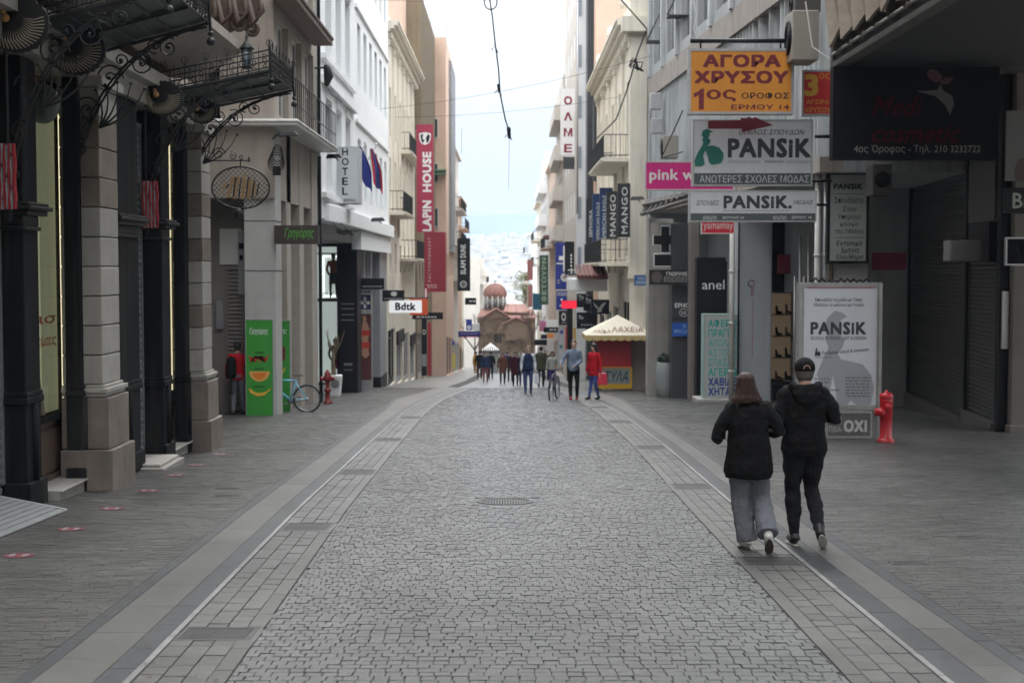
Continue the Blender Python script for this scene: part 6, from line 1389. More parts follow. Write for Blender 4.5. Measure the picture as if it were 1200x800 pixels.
# white partition with the vertical fashion school sign
q = MB(); x0, _, z1 = pix(974, 190, 33.2); x1, _, _ = pix(1021, 0, 33.2); q.box(x0, x1, 33.2, 33.4, gz(33), z1 + .3); tag(q.obj('partition_wall', M('dirty white partition', (.36, .36, .35), .6, var=.15, streak=.5), bevel=.01), 'dirty white partition carrying the narrow lit school sign', 'wall')
psk = P('sign charcoal letters', (.03, .035, .04), .5); pls = P('pale grey plastic sign', (.56, .58, .60), .45, streak=.2, dirt=(.3, .3, .28)); pls2 = P('greenish white light box', (.40, .42, .39), .5)
board('school_sign', 'narrow upright sign with a black header and Greek text beside the air conditioner', 970, 192, 1018, 309, 33.0, pls2, black, .2, .07, [
    ('#', 971, 193, 1017, 205, black), ('ΣΠΟΥΔΕΣ ΜΟΔΑΣ', 973, 196, 1015, 203, offw, dict(n=.003)), ('PANSiK', 977, 215, 1011, 222, psk, dict(bold=.06)), ('#', 976, 227, 1013, 227.6, psk),
    ('Σπουδάστε', 978, 231, 1012, 238, psk), ('Στον', 988, 242, 1004, 248, psk), ('Υπέροχο', 982, 251, 1009, 258, psk), ('κόσμο', 985, 260, 1006, 266, psk), ('της Μόδας', 978, 268, 1013, 275, psk), ('#', 976, 278, 1013, 278.6, psk),
    ('Εντατικά', 980, 282, 1011, 288, psk, dict(shear=.2, bold=.03)), ('3μηνα', 985, 290, 1007, 298, psk, dict(shear=.2, bold=.03)), ('Ελεύθερα', 980, 298, 1012, 305, psk, dict(shear=.2, bold=.03))])
x0, _, z1 = pix(1023, 192, 31.5); x1, _, z0 = pix(1045, 229, 31.5); ac = ac_unit(x0, x1, 31.5, 32.1, z0, z1, 'dark wall air conditioner under the big black sign', front='y'); ac.children[0].data.materials[0] = P('dark grille casing', (.06, .055, .05), .6)
board('tape_banner', 'torn dark pink banner strip across the first shutter', 1022, 296, 1062, 316, 33.6, P('faded pink banner', (.22, .02, .05), .6), None, .02, .02, [('PINK WOMAN', 1026, 300, 1060, 312, P('dull pink letters', (.12, .01, .03), .6), dict(bold=.03))], cat='banner')
# ---- advert totem, low notice board, hydrant -----------------------------------------------------
lg = P('light grey print', (.27, .28, .30), .5); wsg = P('white poster sheet', (.50, .51, .54), .5)
frm = M('scuffed aluminium frame', (.3, .3, .29), .5, .4, var=.3, streak=.4)
T = board('advert_board', 'large free-standing school advert board with a grey figure silhouette behind the man in the cap', 937, 331, 1032, 480, 26.8, wsg, frm, .25, .09, [
    ('@', 958, 364, 1024, 478, lg, dict(p=[(.12, 0), (.08, .2), (.0, .35), (.1, .5), (.2, .62), (.14, .72), (.2, .78), (.14, .86), (.18, .93), (.3, 1), (.44, .98), (.52, .94), (.4, .9), (.42, .84), (.38, .78), (.48, .7), (.44, .62), (.36, .56), (.42, .5), (.6, .48), (.8, .45), (.95, .34), (1, .2), (.95, .04), (.75, 0), (.6, .08), (.5, 0), (.36, 0), (.33, .2), (.28, .33), (.24, .2), (.22, 0)])),
    ('Σπουδάζω τη μόδα με Τάση', 955, 349, 1010, 354, psk), ('Μαζεύω το μέλλον με Γνώση', 954, 355, 1012, 360, psk),
    ('PANSiK', 950, 377, 1015, 392, psk, dict(bold=.05, sp=1.05)), ('SCUOLA DI MODA · ART & DESIGN', 950, 394, 1015, 398, psk),
    ('@', 954, 407, 962, 417, psk, dict(p=[(.1, 0), (.2, .6), (.35, 1), (.5, .9), (.45, .5), (.7, .6), (1, .3), (.9, 0)])), ('The fashion school & innovation', 963, 412, 1018, 416, psk, dict(tilt=.09)), ('#', 955, 418.4, 975, 418.9, psk),
    ('*', 991, 441, 1019, 466, P('fine print grey', (.12, .12, .13), .5), dict(rows=7)), ('*', 955, 442, 972, 450, MATS['fine print grey'], dict(rows=2)), ('*', 960, 455, 985, 459, MATS['fine print grey'], dict(rows=1))], cat='advert board')
x0, _, z0 = pix(937, 480, 26.8); x1, _, z1 = pix(1032, 331, 26.8)
q = MB(); q.box(x0 - .03, x0 + .03, 26.75, 27.1, gz(27) - .05, z1 - .01); q.box(x1 - .03, x1 + .03, 26.75, 27.1, gz(27) - .05, z1 - .01); q.obj('leg', frm, T)
q = MB(); q.fbox(Fr(x0, 26.8, x1, 26.8), .1, x1 - x0 - .1, z1 - .1, z1 - .085, 0, .008); q.obj('red_edge', P('red edge line', (.3, .03, .05), .5), T)
q = MB(); rr = random.Random(2)
for i in range(9): a = x0 + .25 + i * .12; q.tube([(a, 26.95, z1), (a + .05, 26.9, z1 + rr.uniform(.02, .09)), (a + .12, 26.95, z1 + .01)], .02, 5)
q.obj('crumpled_wire', black, T)
board('notice_board', 'low dark board painted ΟΧΙ in white leaning under the advert board', 968, 482, 1022, 513, 26.5, M('dark chalk board', (.09, .09, .085), .7, var=.3), frm, .08, .035, [('ΟΧΙ', 989, 492, 1016, 506, P('chalk white letters', (.42, .42, .40), .7), dict(bold=.06)), ('ΣΟΧΗ', 968.5, 488, 986, 496, MATS['chalk white letters'], dict(bold=.02)), ('ΥΠΙΔΙΑ-', 968.5, 499, 987, 506, MATS['chalk white letters'], dict(bold=.01))], cat='notice board')
x, y, z = gpt(1038, 518); t = thing('fire_hydrant', 'bright red stubby fire hydrant beside the big white advert board', 'fire hydrant', (x, y, z))
q = MB(); q.lathe(x, y, [(.155, 0), (.155, .05), (.145, .06), (.11, .09), (.112, .5), (.118, .51), (.118, .73), (.12, .74), (.12, .80), (.10, .83)], 24, cz=z); q.obj('barrel', redb, t)
q = MB(); q.lathe(x, y, [(.121, .80), (.125, .81), (.125, .86), (.10, .90), (.03, .915), (.03, .95), (.015, .955)], 24, cz=z); q.obj('bonnet', redb, t)
q = MB(); q.lathe(x, y, [(.17, -.002), (.17, .025), (.157, .03)], 24, cz=z); q.obj('foot_flange', MATS['dull red hydrant paint'], t)
q = MB(); q.lathe(x - .05, y - .09, [(.07, -.18), (.075, -.1), (.085, -.09), (.085, -.03), (.05, 0)], 14, axis='x', cz=z + .56); q.obj('outlet', redb, t)
q = MB(); q.lathe(x - .0, y - .05, [(.06, -.14), (.065, -.08), (.07, 0)], 14, axis='y', cz=z + .66); q.obj('nozzle', redb, t)
# ---- grey building with louvres -------------------------------------------------------------------
B = thing('grey_louvre_building', 'stained grey building with vertical metal louvres, cables and shop signs', 'building', (7, 45, gz(45)))
f1 = Fr(7.1, 32.5, 5.62, 57.0, flip=True); zg = gz(57) - .5
def u1(px): k = (px - 595) / F; return (k * f1.y - f1.x) / (f1.dx - k * f1.dy)
mb = MB(); mb.fbox(f1, 0, f1.L, zc(2.2), zc(18), -6, -.55); mb.fbox(f1, 6.5, f1.L, zg, zc(2.19), -7, -2.4); mb.obj('core_wall', wgrey, B)
mb = MB(); mb.fbox(f1, 0, f1.L, zc(2.2), zc(2.55), -.54, 0); mb.fbox(f1, 0, f1.L, zc(6.75), zc(7.5), -.54, .05); mb.fbox(f1, 0, f1.L, zc(11.4), zc(12), -.54, .05)
mb.obj('floor_band', M('stained band concrete', (.30, .265, .235), .8, var=.2, streak=.6, bump=.2), B)
mb = MB(); mb.fbox(f1, f1.L - .35, f1.L, zg, zc(18), -.53, .02); mb.fbox(f1, f1.L - .02, f1.L, zg, zc(18), -6, -.53); mb.obj('corner_pier', wgrey, B)
n = 62; mb = MB(); mb.fbox(f1, .05, f1.L - .4, zc(2.56), zc(6.74), -.53, -.40); mb.obj('louvre_backing', M('dark grey backing', (.14, .145, .15), .6, streak=.5), B)
for i in range(n):
    u = .1 + (f1.L - .55) * i / n; wd = (f1.L - .55) / n
    if 3.5 < u < 6.5 and i % 3: continue
    q = MB(); q.hexa([f1.pt(u, zc(2.56), -.38), f1.pt(u + .05, zc(2.56), -.40), f1.pt(u + wd * .62, zc(2.56), -.02), f1.pt(u + wd * .62 - .06, zc(2.56), -.02), f1.pt(u, zc(6.74), -.38), f1.pt(u + .05, zc(6.74), -.40), f1.pt(u + wd * .62, zc(6.74), -.02), f1.pt(u + wd * .62 - .06, zc(6.74), -.02)]); q.obj('louvre', wlouv, B)
ops = gridops(f1.L, [(zc(7.9), zc(10.9), 8, 1.9)], .3, f1.L - .6)
wall(B, f1, zc(7.5), zc(11.4), ops, wgrey, .25)
for o in ops: window(B, f1, o, -.22, alu, glass, (1, 1), .08)
for i in range(9): q = MB(); u = .15 + (f1.L - .9) * i / 8; q.fbox(f1, u, u + .3, zc(7.51), zc(11.39), .001, .14); q.obj('pilaster', wlouv, B)
# ground floor of the grey building
q = MB(); cx0, _, _ = pix(868, 0, 41.7); cx1, _, _ = pix(908, 0, 41.7); q.box(cx0, cx1, 41.7, 42.7, zg, zc(2.2)); col_ = q.obj('white_column', M('pale painted column', (.42, .44, .46), .5, var=.06, streak=.35, dirt=(.25, .24, .23)), B, bevel=.05)
q = MB(); f = Fr(cx0, 41.7, cx1, 41.7); mg = P('faded violet marker', (.12, .05, .11), .7); mgp = P('faded pink spray', (.4, .22, .27), .8)
q.tube([f.pt(.38 + .09 * math.cos(a * .5) , zc(-.42) + .09 * math.sin(a * .5) , .006) for a in range(13)], .012, 4); q.tube([f.pt(.3, zc(-.36), .006), f.pt(.28, zc(-.5), .006), f.pt(.34, zc(-.52), .006), f.pt(.4, zc(-.56), .006), f.pt(.38, zc(-.75), .006)], .010, 4); q.obj('graffiti', mg, col_)
q = MB(); q.tube([f.pt(.42, zc(-.5), .003), f.pt(.41, zc(-.8), .003)], .03, 4); q.tube([f.pt(.43, zc(-.9), .002), f.pt(.43, zc(-2.6), .002)], .012, 4); q.obj('pink_spray', mgp, col_)
# shoe shop interior
q = MB(); x0, _, z1 = pix(908, 262, 43.5); x1, _, z0 = pix(962, 470, 43.5); q.box(x0, x1 + 1, 45.0, 45.1, gz(43) - .2, zc(2.2)); q.obj('shop_back', blackmat, B)
q = MB(); x0s, _, _ = pix(911, 0, 43.6); x1s, _, zs1 = pix(934, 344, 43.6); zs0 = pix(0, 446, 43.6)[2]; q.box(x0s, x1s + .4, 44.2, 44.3, zs0, zs1); case = q.obj('shoe_case', P('warm shoe case', (.22, .17, .12), .6, emis=((.22, .16, .1), .15)), B)
for k in range(5): q = MB(); z = zs0 + (zs1 - zs0) * k / 4; q.box(x0s, x1s + .4, 43.75, 44.19, z, z + .03); q.obj('shelf', wood, case)
rr = random.Random(8); q0 = 0
for k in range(4):
    for j in range(2):
        x = x0s + .13 + j * .3; z = zs0 + (zs1 - zs0) * k / 4 + .03; q = MB(); capsule(q, [((x, 43.85, z + .06), .055), ((x + .13, 43.85, z + .045), .04)], 8); capsule(q, [((x, 43.85, z + .08), .045), ((x - .02, 43.85, z + .2 + .1 * rr.random()), .035)], 8)
        tag(q.obj('shoe', rr.choice([black, black, P('red shop shoe', (.4, .02, .02), .5), wood])), ('left' if j == 0 else 'right') + ' shoe on the ' + ('bottom', 'second', 'third', 'top')[k] + ' shelf of the shoe shop', 'shoe', 'shoes on the shop shelves')
q = MB(); q.box(pix(911, 0, 43)[0], pix(962, 0, 43)[0], 43.0, 44.6, gz(43) - .1, zs0 - .1); q.obj('shop_plinth', black, B)
q = MB()
for i, px in enumerate((935, 941, 946, 951)): x, y, _ = pix(px, 0, 40 - i * .3); q.tube([(x, y, gz(40)), (x, y, zc(-.2 + 1.1 * (i % 2)))], .035, 6)
q.obj('rail_post', alu, B)
q = MB(); x, y, z = pix(918, 300, 44.5); q.box(x - .2, x + .35, 44.3, 44.4, z - .55, z + .05); q.obj('red_display', P('shop red', (.35, .03, .05), .5), B)
# pipes at the near corner
for (px, d, r, m_, za, zb, l) in ((958, 33.5, .07, offw, 2.2, None, 'thick white downpipe at the near corner of the grey building'), (967, 33.3, .05, alu, 3.2, None, 'grey conduit beside the thick white downpipe'), (974, 33.2, .06, P('brown pipe', (.12, .09, .07), .6), 3.6, None, 'brown pipe right of the grey conduit'), (858, 41.3, .075, offw, 2.6, None, 'white downpipe left of the pale column'), (866, 41.4, .03, black, 2.4, None, 'black cable conduit against the pale column')):
    x, y, z = pix(px, 300, d); q = MB(); q.tube([(x, y, gz(d)), (x, y, zc(za))], r, 8); [q.tube([(x, y, gz(d) + k), (x, y, gz(d) + k + .05)], r * 1.3, 8) for k in (.9, 2.3, 3.8)]; tag(q.obj('pipe', m_), l, 'pipe')
# utility cabinet with painted letters
G = [P('teal spray', (.05, .38, .33), .6), P('light turquoise spray', (.16, .42, .40), .6), P('deep blue spray', (.02, .06, .26), .6)]
T = board('utility_cabinet', 'pale cabinet covered in rows of turquoise and blue painted Greek letters', 825, 368, 864, 469, 41.6, M('pale cabinet paint', (.44, .46, .44), .6, var=.1, streak=.3), P('mint cabinet edge', (.3, .42, .38), .6), .6, .02,
    [(s, 830, 374 + i * 11.4, 863, 383.5 + i * 11.4, G[g], dict(bold=.05)) for i, (s, g) in enumerate((('ΑΦΕΡΕΙ', 0), ('ΠΡΑΓΕΣ', 0), ('ΑΠΟΛΑΗ', 1), ('ΑΣΤΟΡΗ', 1), ('ΣΠΑΣΑΣ', 1), ('ΑΓΕΡΙΝ', 0), ('ΧΑΒΙΔΕ', 2), ('ΧΗΤΑΛ', 2)))], cat='cabinet')
q = MB(); x0, _, _ = pix(820, 0, 41.4); x1, _, _ = pix(872, 0, 41.4); q.box(x0, x1, 41.3, 42.6, gz(42) - .05, gz(42) + .14); q.obj('plinth', conc, T, bevel=.03)
# dark shop pillars, stone wall with the black crosses, street sign
q = MB(); x0, _, _ = pix(819, 0, 43.4); x1, _, _ = pix(853, 0, 43.4); q.box(x0, x1, 43.4, 43.9, zg, zc(.35)); q.obj('black_panel', black, B)
q = MB(); x0, _, _ = pix(812, 0, 44.2); x1, _, _ = pix(821, 0, 44.2); q.box(x0, x1, 44.2, 45, zg, zc(1.5)); q.obj('narrow_pier', M('brown grey pier', (.2, .17, .15), .7, streak=.4), B)
board('shop_sign', 'black square sign with thin white lettering above the painted cabinet', 820, 306, 852, 369, 43.3, black, None, .05, .02, [('anel', 823, 328, 849, 339, white, dict(bold=-.005))])
q = MB(); x0, _, zt = pix(788, 262, 45.5); x1, _, _ = pix(816, 0, 45.5); q.box(x0, x1, 45.5, 46.4, zg, zt); P1 = q.obj('dark_pillar', P('charcoal clad pillar', (.05, .052, .056), .5), B)
q = MB(); x0, _, _ = pix(762, 0, 47.4); x1, _, zt = pix(789, 256, 47.4); q.box(x0, x1, 47.4, 48.4, zg, zt); P2 = q.obj('stone_pillar', stonedk, B)
board('street_number_print', 'white ΕΡΜΟΥ and ringed number on the charcoal pillar', 789, 352, 815, 372, 45.45, MATS['charcoal clad pillar'], None, .03, .02, [('ΕΡΜΟΥ', 791, 355, 812, 360.5, white, dict(bold=.04)), ('o', 796, 361.5, 807, 371, offw, dict(ri=.86)), ('10', 799, 364.5, 804, 368.5, white)], cat='sign')
board('shop_sign', 'small blue panel with pale lettering on the charcoal pillar', 788, 378, 816, 394, 45.4, P('vivid blue panel', (.02, .10, .42), .45), None, .05, .02, [('BRILLIANT', 790, 386, 814, 390, P('pale blue print', (.25, .4, .7), .5)), ('o', 800, 380, 804, 384, MATS['pale blue print'], dict(ri=.6))])
board('pharmacy_sign', 'stone coloured panel with a big black cross and block outlined in white', 763, 261, 795, 318, 45.9, stonedk, None, .12, .02, [
    ('@', 765, 264, 794, 297, white, dict(p=[(.33, .66), (.33, 1), (.68, 1), (.68, .66), (1, .66), (1, .3), (.68, .3), (.68, 0), (.33, 0), (.33, .3), (0, .3), (0, .66)])), ('@', 766, 265.3, 793, 295.7, black, dict(n=.002, p=[(.33, .66), (.33, 1), (.68, 1), (.68, .66), (1, .66), (1, .3), (.68, .3), (.68, 0), (.33, 0), (.33, .3), (0, .3), (0, .66)])),
    ('#', 766, 296.5, 797, 312.5, white), ('#', 767, 298, 796, 311.5, black, dict(n=.001))])
board('shop_sign', 'long black sign reading ΓΝΩΡΙΜΙΕΣ with a round picture', 761, 316, 814, 333.5, 45.2, P('dark photo print', (.015, .013, .012), .5), None, .06, .02, [('ΓΝΩΡΙΜΙΕΣ', 781, 318.5, 809, 323, offw, dict(bold=.03)), ('*', 778, 324, 812, 331, P('grey small print', (.3, .3, .3), .5), dict(rows=3)), ('o', 763.5, 318, 776, 331.5, P('sepia spot', (.10, .08, .07), .6), dict(ri=0))])
board('street_name_sign', 'small blue enamel street name plate on the cream corner pilaster', 743, 322, 760, 335, 56.9, P('street sign blue', (.03, .12, .33), .4), alu, .04, .02, [('ΟΔΟΣ', 747, 324.5, 756, 327.5, offw), ('ΕΡΜΟΥ', 745.5, 329, 757.5, 333, offw, dict(bold=.02))])
board('shop_sign', 'bright magenta box sign reading pink w, half hidden by the school sign', 756, 189, 860, 223, 38.5, P('magenta sign', (.52, .012, .17), .45), P('pale sign rim', (.5, .45, .46), .5), .3, .03, [('pink woman', 761, 198, 858, 215, offw, dict(bold=.035))])
board('shop_sign', 'small red sign reading yamamay under the school signs', 822, 258, 861, 274, 37, P('clear red sign', (.55, .02, .04), .45), offw, .15, .02, [('yamamay', 824.5, 262, 859, 271, offw, dict(bold=.0))])
# the three big signs on brackets
oran = M('orange sign sheet', (.62, .24, .022), .5, var=.1, scale=3, streak=.25, dirt=(.4, .13, .02)); mrn = P('maroon letters', (.16, .012, .02), .5); drk = P('blackish brown letters', (.05, .02, .015), .5)
galv = M('galvanised rim', (.42, .42, .42), .45, .5, var=.2)
board('gold_buying_sign', 'big orange sign reading ΑΓΟΡΑ ΧΡΥΣΟΥ in maroon capitals hanging from a bar', 807, 57, 930, 134, 30.6, oran, galv, .28, .055, [
    ('ΑΓΟΡΑ', 824, 64, 915, 79, mrn, dict(bold=.06)), ('ΧΡΥΣΟΥ', 814, 83, 924, 98, mrn, dict(bold=.06)), ('@', 813, 104, 827, 128.5, mrn, dict(p=[(.42, 0), (.42, .7), (.1, .58), (0, .62), (0, .78), (.35, .86), (.62, 1), (.85, 1), (.85, 0)])), ('ος', 828, 105, 863, 119, mrn, dict(bold=.04)), ('ΟΡΟΦΟΣ', 869, 108.5, 925, 116, drk, dict(bold=.03)), ('ΕΡΜΟΥ 14', 857, 122.5, 925, 128.5, mrn, dict(bold=.04))],
    bars=[(809, 48, 958, 48, .05), (821, 48, 821, 57, .02), (915, 48, 915, 57, .02)])
board('floor_sign', 'small red sign with a yellow 3ος hanging right of the big orange sign', 940, 82, 976, 136, 31.2, P('poppy red sign', (.50, .022, .02), .5), galv, .18, .045, [('3', 943, 87, 959, 113, P('mustard figures', (.6, .33, .04), .5), dict(bold=.05)), ('ος', 960, 86, 973, 94, MATS['mustard figures'], dict(bold=.0)), ('ΑΓΟΡΑ', 945, 117, 972, 122, MATS['mustard figures'], dict(bold=.02)), ('ΧΡΥΣΟΥ', 943, 126, 974, 132, MATS['mustard figures'], dict(bold=.02))])
teal = P('teal figure print', (.01, .14, .11), .5)
board('school_sign', 'upper white school sign with a teal dressmaking figure and PANSiK lettering', 812, 140, 952, 218, 31.6, pls, galv, .28, .035, [
    ('ΟΜΙΛΟΣ ΣΠΟΥΔΩΝ', 866, 152, 943, 158, psk, dict(shear=.25)), ('PANSiK', 853, 162, 950, 185, psk, dict(bold=.05, sp=1.03)), ('SCUOLA DI MODA', 853, 188, 891, 191, lg), ('FASHION', 897, 188, 918, 191, psk), ('ART & DESIGN', 922, 188, 950, 191, lg),
    ('#', 813, 203, 951, 216.5, P('slate strip', (.07, .085, .085), .5)), ('ΑΝΩΤΕΡΕΣ ΣΧΟΛΕΣ ΜΟΔΑΣ', 820, 205.5, 948, 214, pls, dict(n=.003, bold=.01)),
    ('@', 814, 151, 848, 195, teal, dict(p=[(.02, 0), (0, .15), (.1, .35), (.22, .5), (.3, .62), (.26, .72), (.3, .76), (.24, .84), (.28, .95), (.42, 1), (.52, .96), (.64, .92), (.5, .88), (.52, .82), (.46, .76), (.56, .68), (.5, .58), (.42, .54), (.62, .56), (.85, .5), (1, .34), (.98, .18), (.9, .08), (.6, .04), (.5, .1), (.44, .3), (.38, .42), (.3, .3), (.36, .05), (.25, 0)]))])
t = thing('arrow_sign', 'maroon arrow with a ragged top pointing right along the edge of the upper school sign', 'sign', pix(865, 150, 31.3)); x0, _, z1 = pix(830, 137, 31.3); x1, _, z0 = pix(906, 155, 31.3)
q = MB(); q.poly([(x0 + u * (x1 - x0), 31.28, z0 + v * (z1 - z0)) for u, v in ((0, .22), (0, .75), (.5, .78), (.5, .95), (.58, .9), (.62, 1), (.68, .9), (.72, .98), (1, .45), (.52, .0), (.52, .22))], (0, .05, 0)); q.obj('plate', mrn, t)
board('school_sign', 'lower long school sign reading PANSiK between two italic words with a dark address strip', 808, 223, 957, 260, 31.6, pls, galv, .28, .03, [
    ('ΣΠΟΥΔΕΣ', 816, 235, 843, 240.5, psk, dict(shear=.25)), ('PANSiK.', 848, 229, 928, 244.5, psk, dict(bold=.05, sp=1.03)), ('ΜΟΔΑΣ', 930, 234.5, 953, 239.5, psk, dict(shear=.25)), ('*', 848, 246, 925, 248.5, lg, dict(rows=1)),
    ('#', 809, 250, 956, 259, MATS['slate strip']), ('ΚΕΝΤΡΙΚΟ ΚΤΗΡΙΟ', 824, 253, 840, 257.5, pls, dict(n=.003)), ('ΒΟΥΛΗΣ 34', 847, 253.5, 872, 256.5, pls, dict(n=.003, bold=.03)), ('ΝΕΟ ΚΤΗΡΙΟ', 906, 253, 922, 257.5, pls, dict(n=.003)), ('ΕΡΜΟΥ 18', 928, 253, 951, 256.5, pls, dict(n=.003, bold=.03))],
    bars=[(955, 160, 975, 160, .04), (950, 212, 975, 212, .03), (950, 240, 970, 240, .03)])
# air conditioners, cables, boxes on the grey front
x0, _, z1 = pix(927, 14, 30.2); x1, _, z0 = pix(957, 72, 30.2); ac_unit(x0, x1, 30.0, 30.9, z0, z1, 'large aged air conditioner on the bracket above the orange sign', front='x')
x0, _, z1 = pix(932, -10, 31); x1, _, z0 = pix(962, 14, 31); ac_unit(x0, x1, 31.0, 31.8, z0, z1, 'dark air conditioner at the top edge above the aged one', front='x').children[0].data.materials[0] = MATS['dark grille casing']
x0, _, z1 = pix(776, 160, 48.6); x1, _, z0 = pix(790, 186, 48.6); ac_unit(x0, x1 + .1, 48.2, 49, z0, z1, 'cream air conditioner low on the grey front above the magenta sign', front='x')
x0, _, z1 = pix(764, 116, 53); x1, _, z0 = pix(776, 136, 53)
q = MB(); x, y, z = pix(768, 118, 53.5); q.box(x - .2, x + .2, y - .3, y + .1, z - .35, z + .25); tag(q.obj('junction_box', alu, bevel=.02), 'upper grey junction box on the grey front', 'box', 'junction boxes'); q = MB(); x, y, z = pix(769, 146, 53.5); q.box(x - .2, x + .2, y - .3, y + .1, z - .35, z + .2); tag(q.obj('junction_box', alu, bevel=.02), 'lower grey junction box on the grey front', 'box', 'junction boxes')
for i, (px, py, d) in enumerate(((772, 48, 54), (797, 18, 50))):
    x, y, z = pix(px, py, d); q = MB(); s_ = .45; q.tube([(x - s_, y, z), (x + s_, y, z), (x + s_ * .7, y, z + 1.6), (x - s_, y, z)], .035, 5); q.box(x - s_, x + s_, y - .2, y + .3, z - .08, z - .02); tag(q.obj('bracket_tray', iron), ('lower' if i == 0 else 'upper') + ' black triangular bracket high on the grey front', 'bracket', 'black brackets on the grey building')
def cable(pts, r, label, m_=black, sag=0, name='cable'):
    P_ = [Vector(p) for p in pts]; out_ = []
    for i in range(len(P_) - 1):
        for k in range(8): t_ = k / 8; v = P_[i].lerp(P_[i + 1], t_); v.z -= sag * 4 * t_ * (1 - t_) * (P_[i] - P_[i + 1]).length * .02; out_.append(v)
    out_.append(P_[-1]); q = MB(); q.tube(out_, r, 5); return tag(q.obj(name, m_), label, 'cable')
cable([pix(726, -2, 56), pix(758, 34, 56), pix(748, 60, 56), pix(744, 72, 56)], .03, 'thick black cable dropping from the top to the clamp on the grey corner')
cable([pix(744, 74, 56), pix(735, 105, 58), pix(722, 140, 60), pix(700, 162, 62)], .03, 'black cable sagging from the clamp to the cream balcony')
cable([pix(812, -2, 47), pix(816, 18, 47), pix(813, 34, 47), pix(818, 46, 47)], .02, 'loose white cable beside the bar of the orange sign', offw)
cable([pix(800, 130, 40), pix(775, 185, 44), pix(800, 178, 42)], .02, 'tangled black cable over the magenta sign')
q = MB(); x, y, z = pix(746, 73, 56); rr = random.Random(6)
for i in range(9): a = rr.uniform(0, 6); q.tube([(x, y, z), (x + .25 * math.cos(a), y, z + .2 * math.sin(a)), (x + .3 * math.cos(a + 1), y, z - .25 + .1 * math.sin(a))], .025, 4)
tag(q.obj('cable_clamp', black), 'tangle of clamps and wires on the corner of the grey building', 'clamp')
# ragged awning frame by the pharmacy
t = thing('folded_awning', 'dusty grey folded awning frame running back over the pharmacy cross', 'awning', pix(780, 245, 44)); ag = M('dusty awning cloth', (.13, .12, .11), .85, var=.4, scale=5); q = MB()
for i in range(9): k = i / 8; q.tube([pix(755 + 50 * k, 250 - 22 * k, 47 - 5 * k), pix(762 + 50 * k, 236 - 12 * k, 47 - 5 * k), pix(768 + 50 * k, 240 - 20 * k, 46.5 - 5 * k)], .05, 5)
q.tube([pix(752, 251, 47.5), pix(835, 226, 40)], .07, 6); q.tube([pix(754, 240, 47.5), pix(835, 222, 40)], .05, 6); q.obj('frame', ag, t)
q = MB(); q.hexa([pix(752, 252, 47.5), pix(835, 230, 40), pix(835, 222, 40), pix(756, 238, 47.5), pix(752, 247, 47.8), pix(835, 226, 40.4), pix(835, 219, 40.4), pix(756, 234, 47.8)]); q.obj('cloth', ag, t)
lamp(742, 233, 47, 'black floodlight on a short arm beside the folded awning', 1)
# planter pot
x, y, z = pix(779, 462.5, 46.4); z = gz(y); t = thing('planter', 'tall grey stone pot with a dark round shrub beside the charcoal pillar', 'planter', (x, y, z)); q = MB(); q.lathe(x, y, [(.22, 0), (.25, .03), (.29, .4), (.29, .8), (.26, 1.12), (.24, 1.15), (.22, 1.13), (.22, 1.05)], 22, cz=z); q.obj('pot', M('grey green stone pot', (.24, .26, .25), .6, var=.1, streak=.2), t)
leaf = M('dark evergreen leaf', (.03, .05, .035), .6, var=.4, scale=20, island=.5)
def leaves(mb, c, r, n, s, rr, sq=(1, 1, 1)):
    for i in range(n):
        v = Vector((rr.gauss(0, 1), rr.gauss(0, 1), rr.gauss(0, 1))).normalized() * r * rr.uniform(.55, 1.0); p = Vector(c) + Vector((v.x * sq[0], v.y * sq[1], v.z * sq[2]))
        a = Vector((rr.gauss(0, 1), rr.gauss(0, 1), rr.gauss(0, 1))).normalized() * s; b = Vector((rr.gauss(0, 1), rr.gauss(0, 1), rr.gauss(0, 1))).cross(a).normalized() * s * .5
        mb.add([p - a, p - b, p + a, p + b], [(0, 1, 2, 3)])
q = MB(); rr = random.Random(3); leaves(q, (x, y, z + 1.28), .22, 700, .035, rr, (1.2, 1.2, .8)); q.obj('foliage', leaf, t)
# ---- kiosk ----------------------------------------------------------------------------------------
x, y, z = gpt(722, 457); D_ = y - .2; t = thing('lottery_kiosk', 'street kiosk with a cream pyramid canopy, red panel and painted yellow counter', 'kiosk', (x, y, z))
can = M('cream canvas', (.66, .60, .48), .8, var=.08, streak=.15); xa, _, ze_ = pix(684, 391, D_); xb, _, _ = pix(765, 391, D_); xm, _, zt = pix(722, 369, D_); za = ze_; w2 = (xb - xa) / 2; xm = (xa + xb) / 2 - .03
c4 = [(xa, D_ - w2, za), (xb, D_ - w2, za), (xb, D_ + w2, za), (xa, D_ + w2, za)]; ap = (xm, D_, zt)
q = MB(); q.add(c4 + [ap], [(0, 1, 4), (1, 2, 4), (2, 3, 4), (3, 0, 4)]); can_o = q.obj('canopy', can, t)
q = MB()
for i in range(4):
    a, b = Vector(c4[i]), Vector(c4[(i + 1) % 4]); n = 9
    for k in range(n): p = a.lerp(b, k / n); r_ = a.lerp(b, (k + .96) / n); m_ = p.lerp(r_, .5); q.add([tuple(p), tuple(r_), (r_.x, r_.y, r_.z - .17), (m_.x, m_.y, m_.z - .23), (p.x, p.y, p.z - .17)], [(0, 1, 2, 3, 4)])
q.obj('valance', P('yellow ochre canvas', (.5, .38, .16), .8), can_o)
q = MB(); fk = Fr(xa, D_ - w2, xb, D_ - w2); pu = lambda px: pix(px, 0, D_ - w2)[0] - xa
v, f_, _ = glyphs('ΛΑΧΕΙΑ', 0, .1); k0 = .40
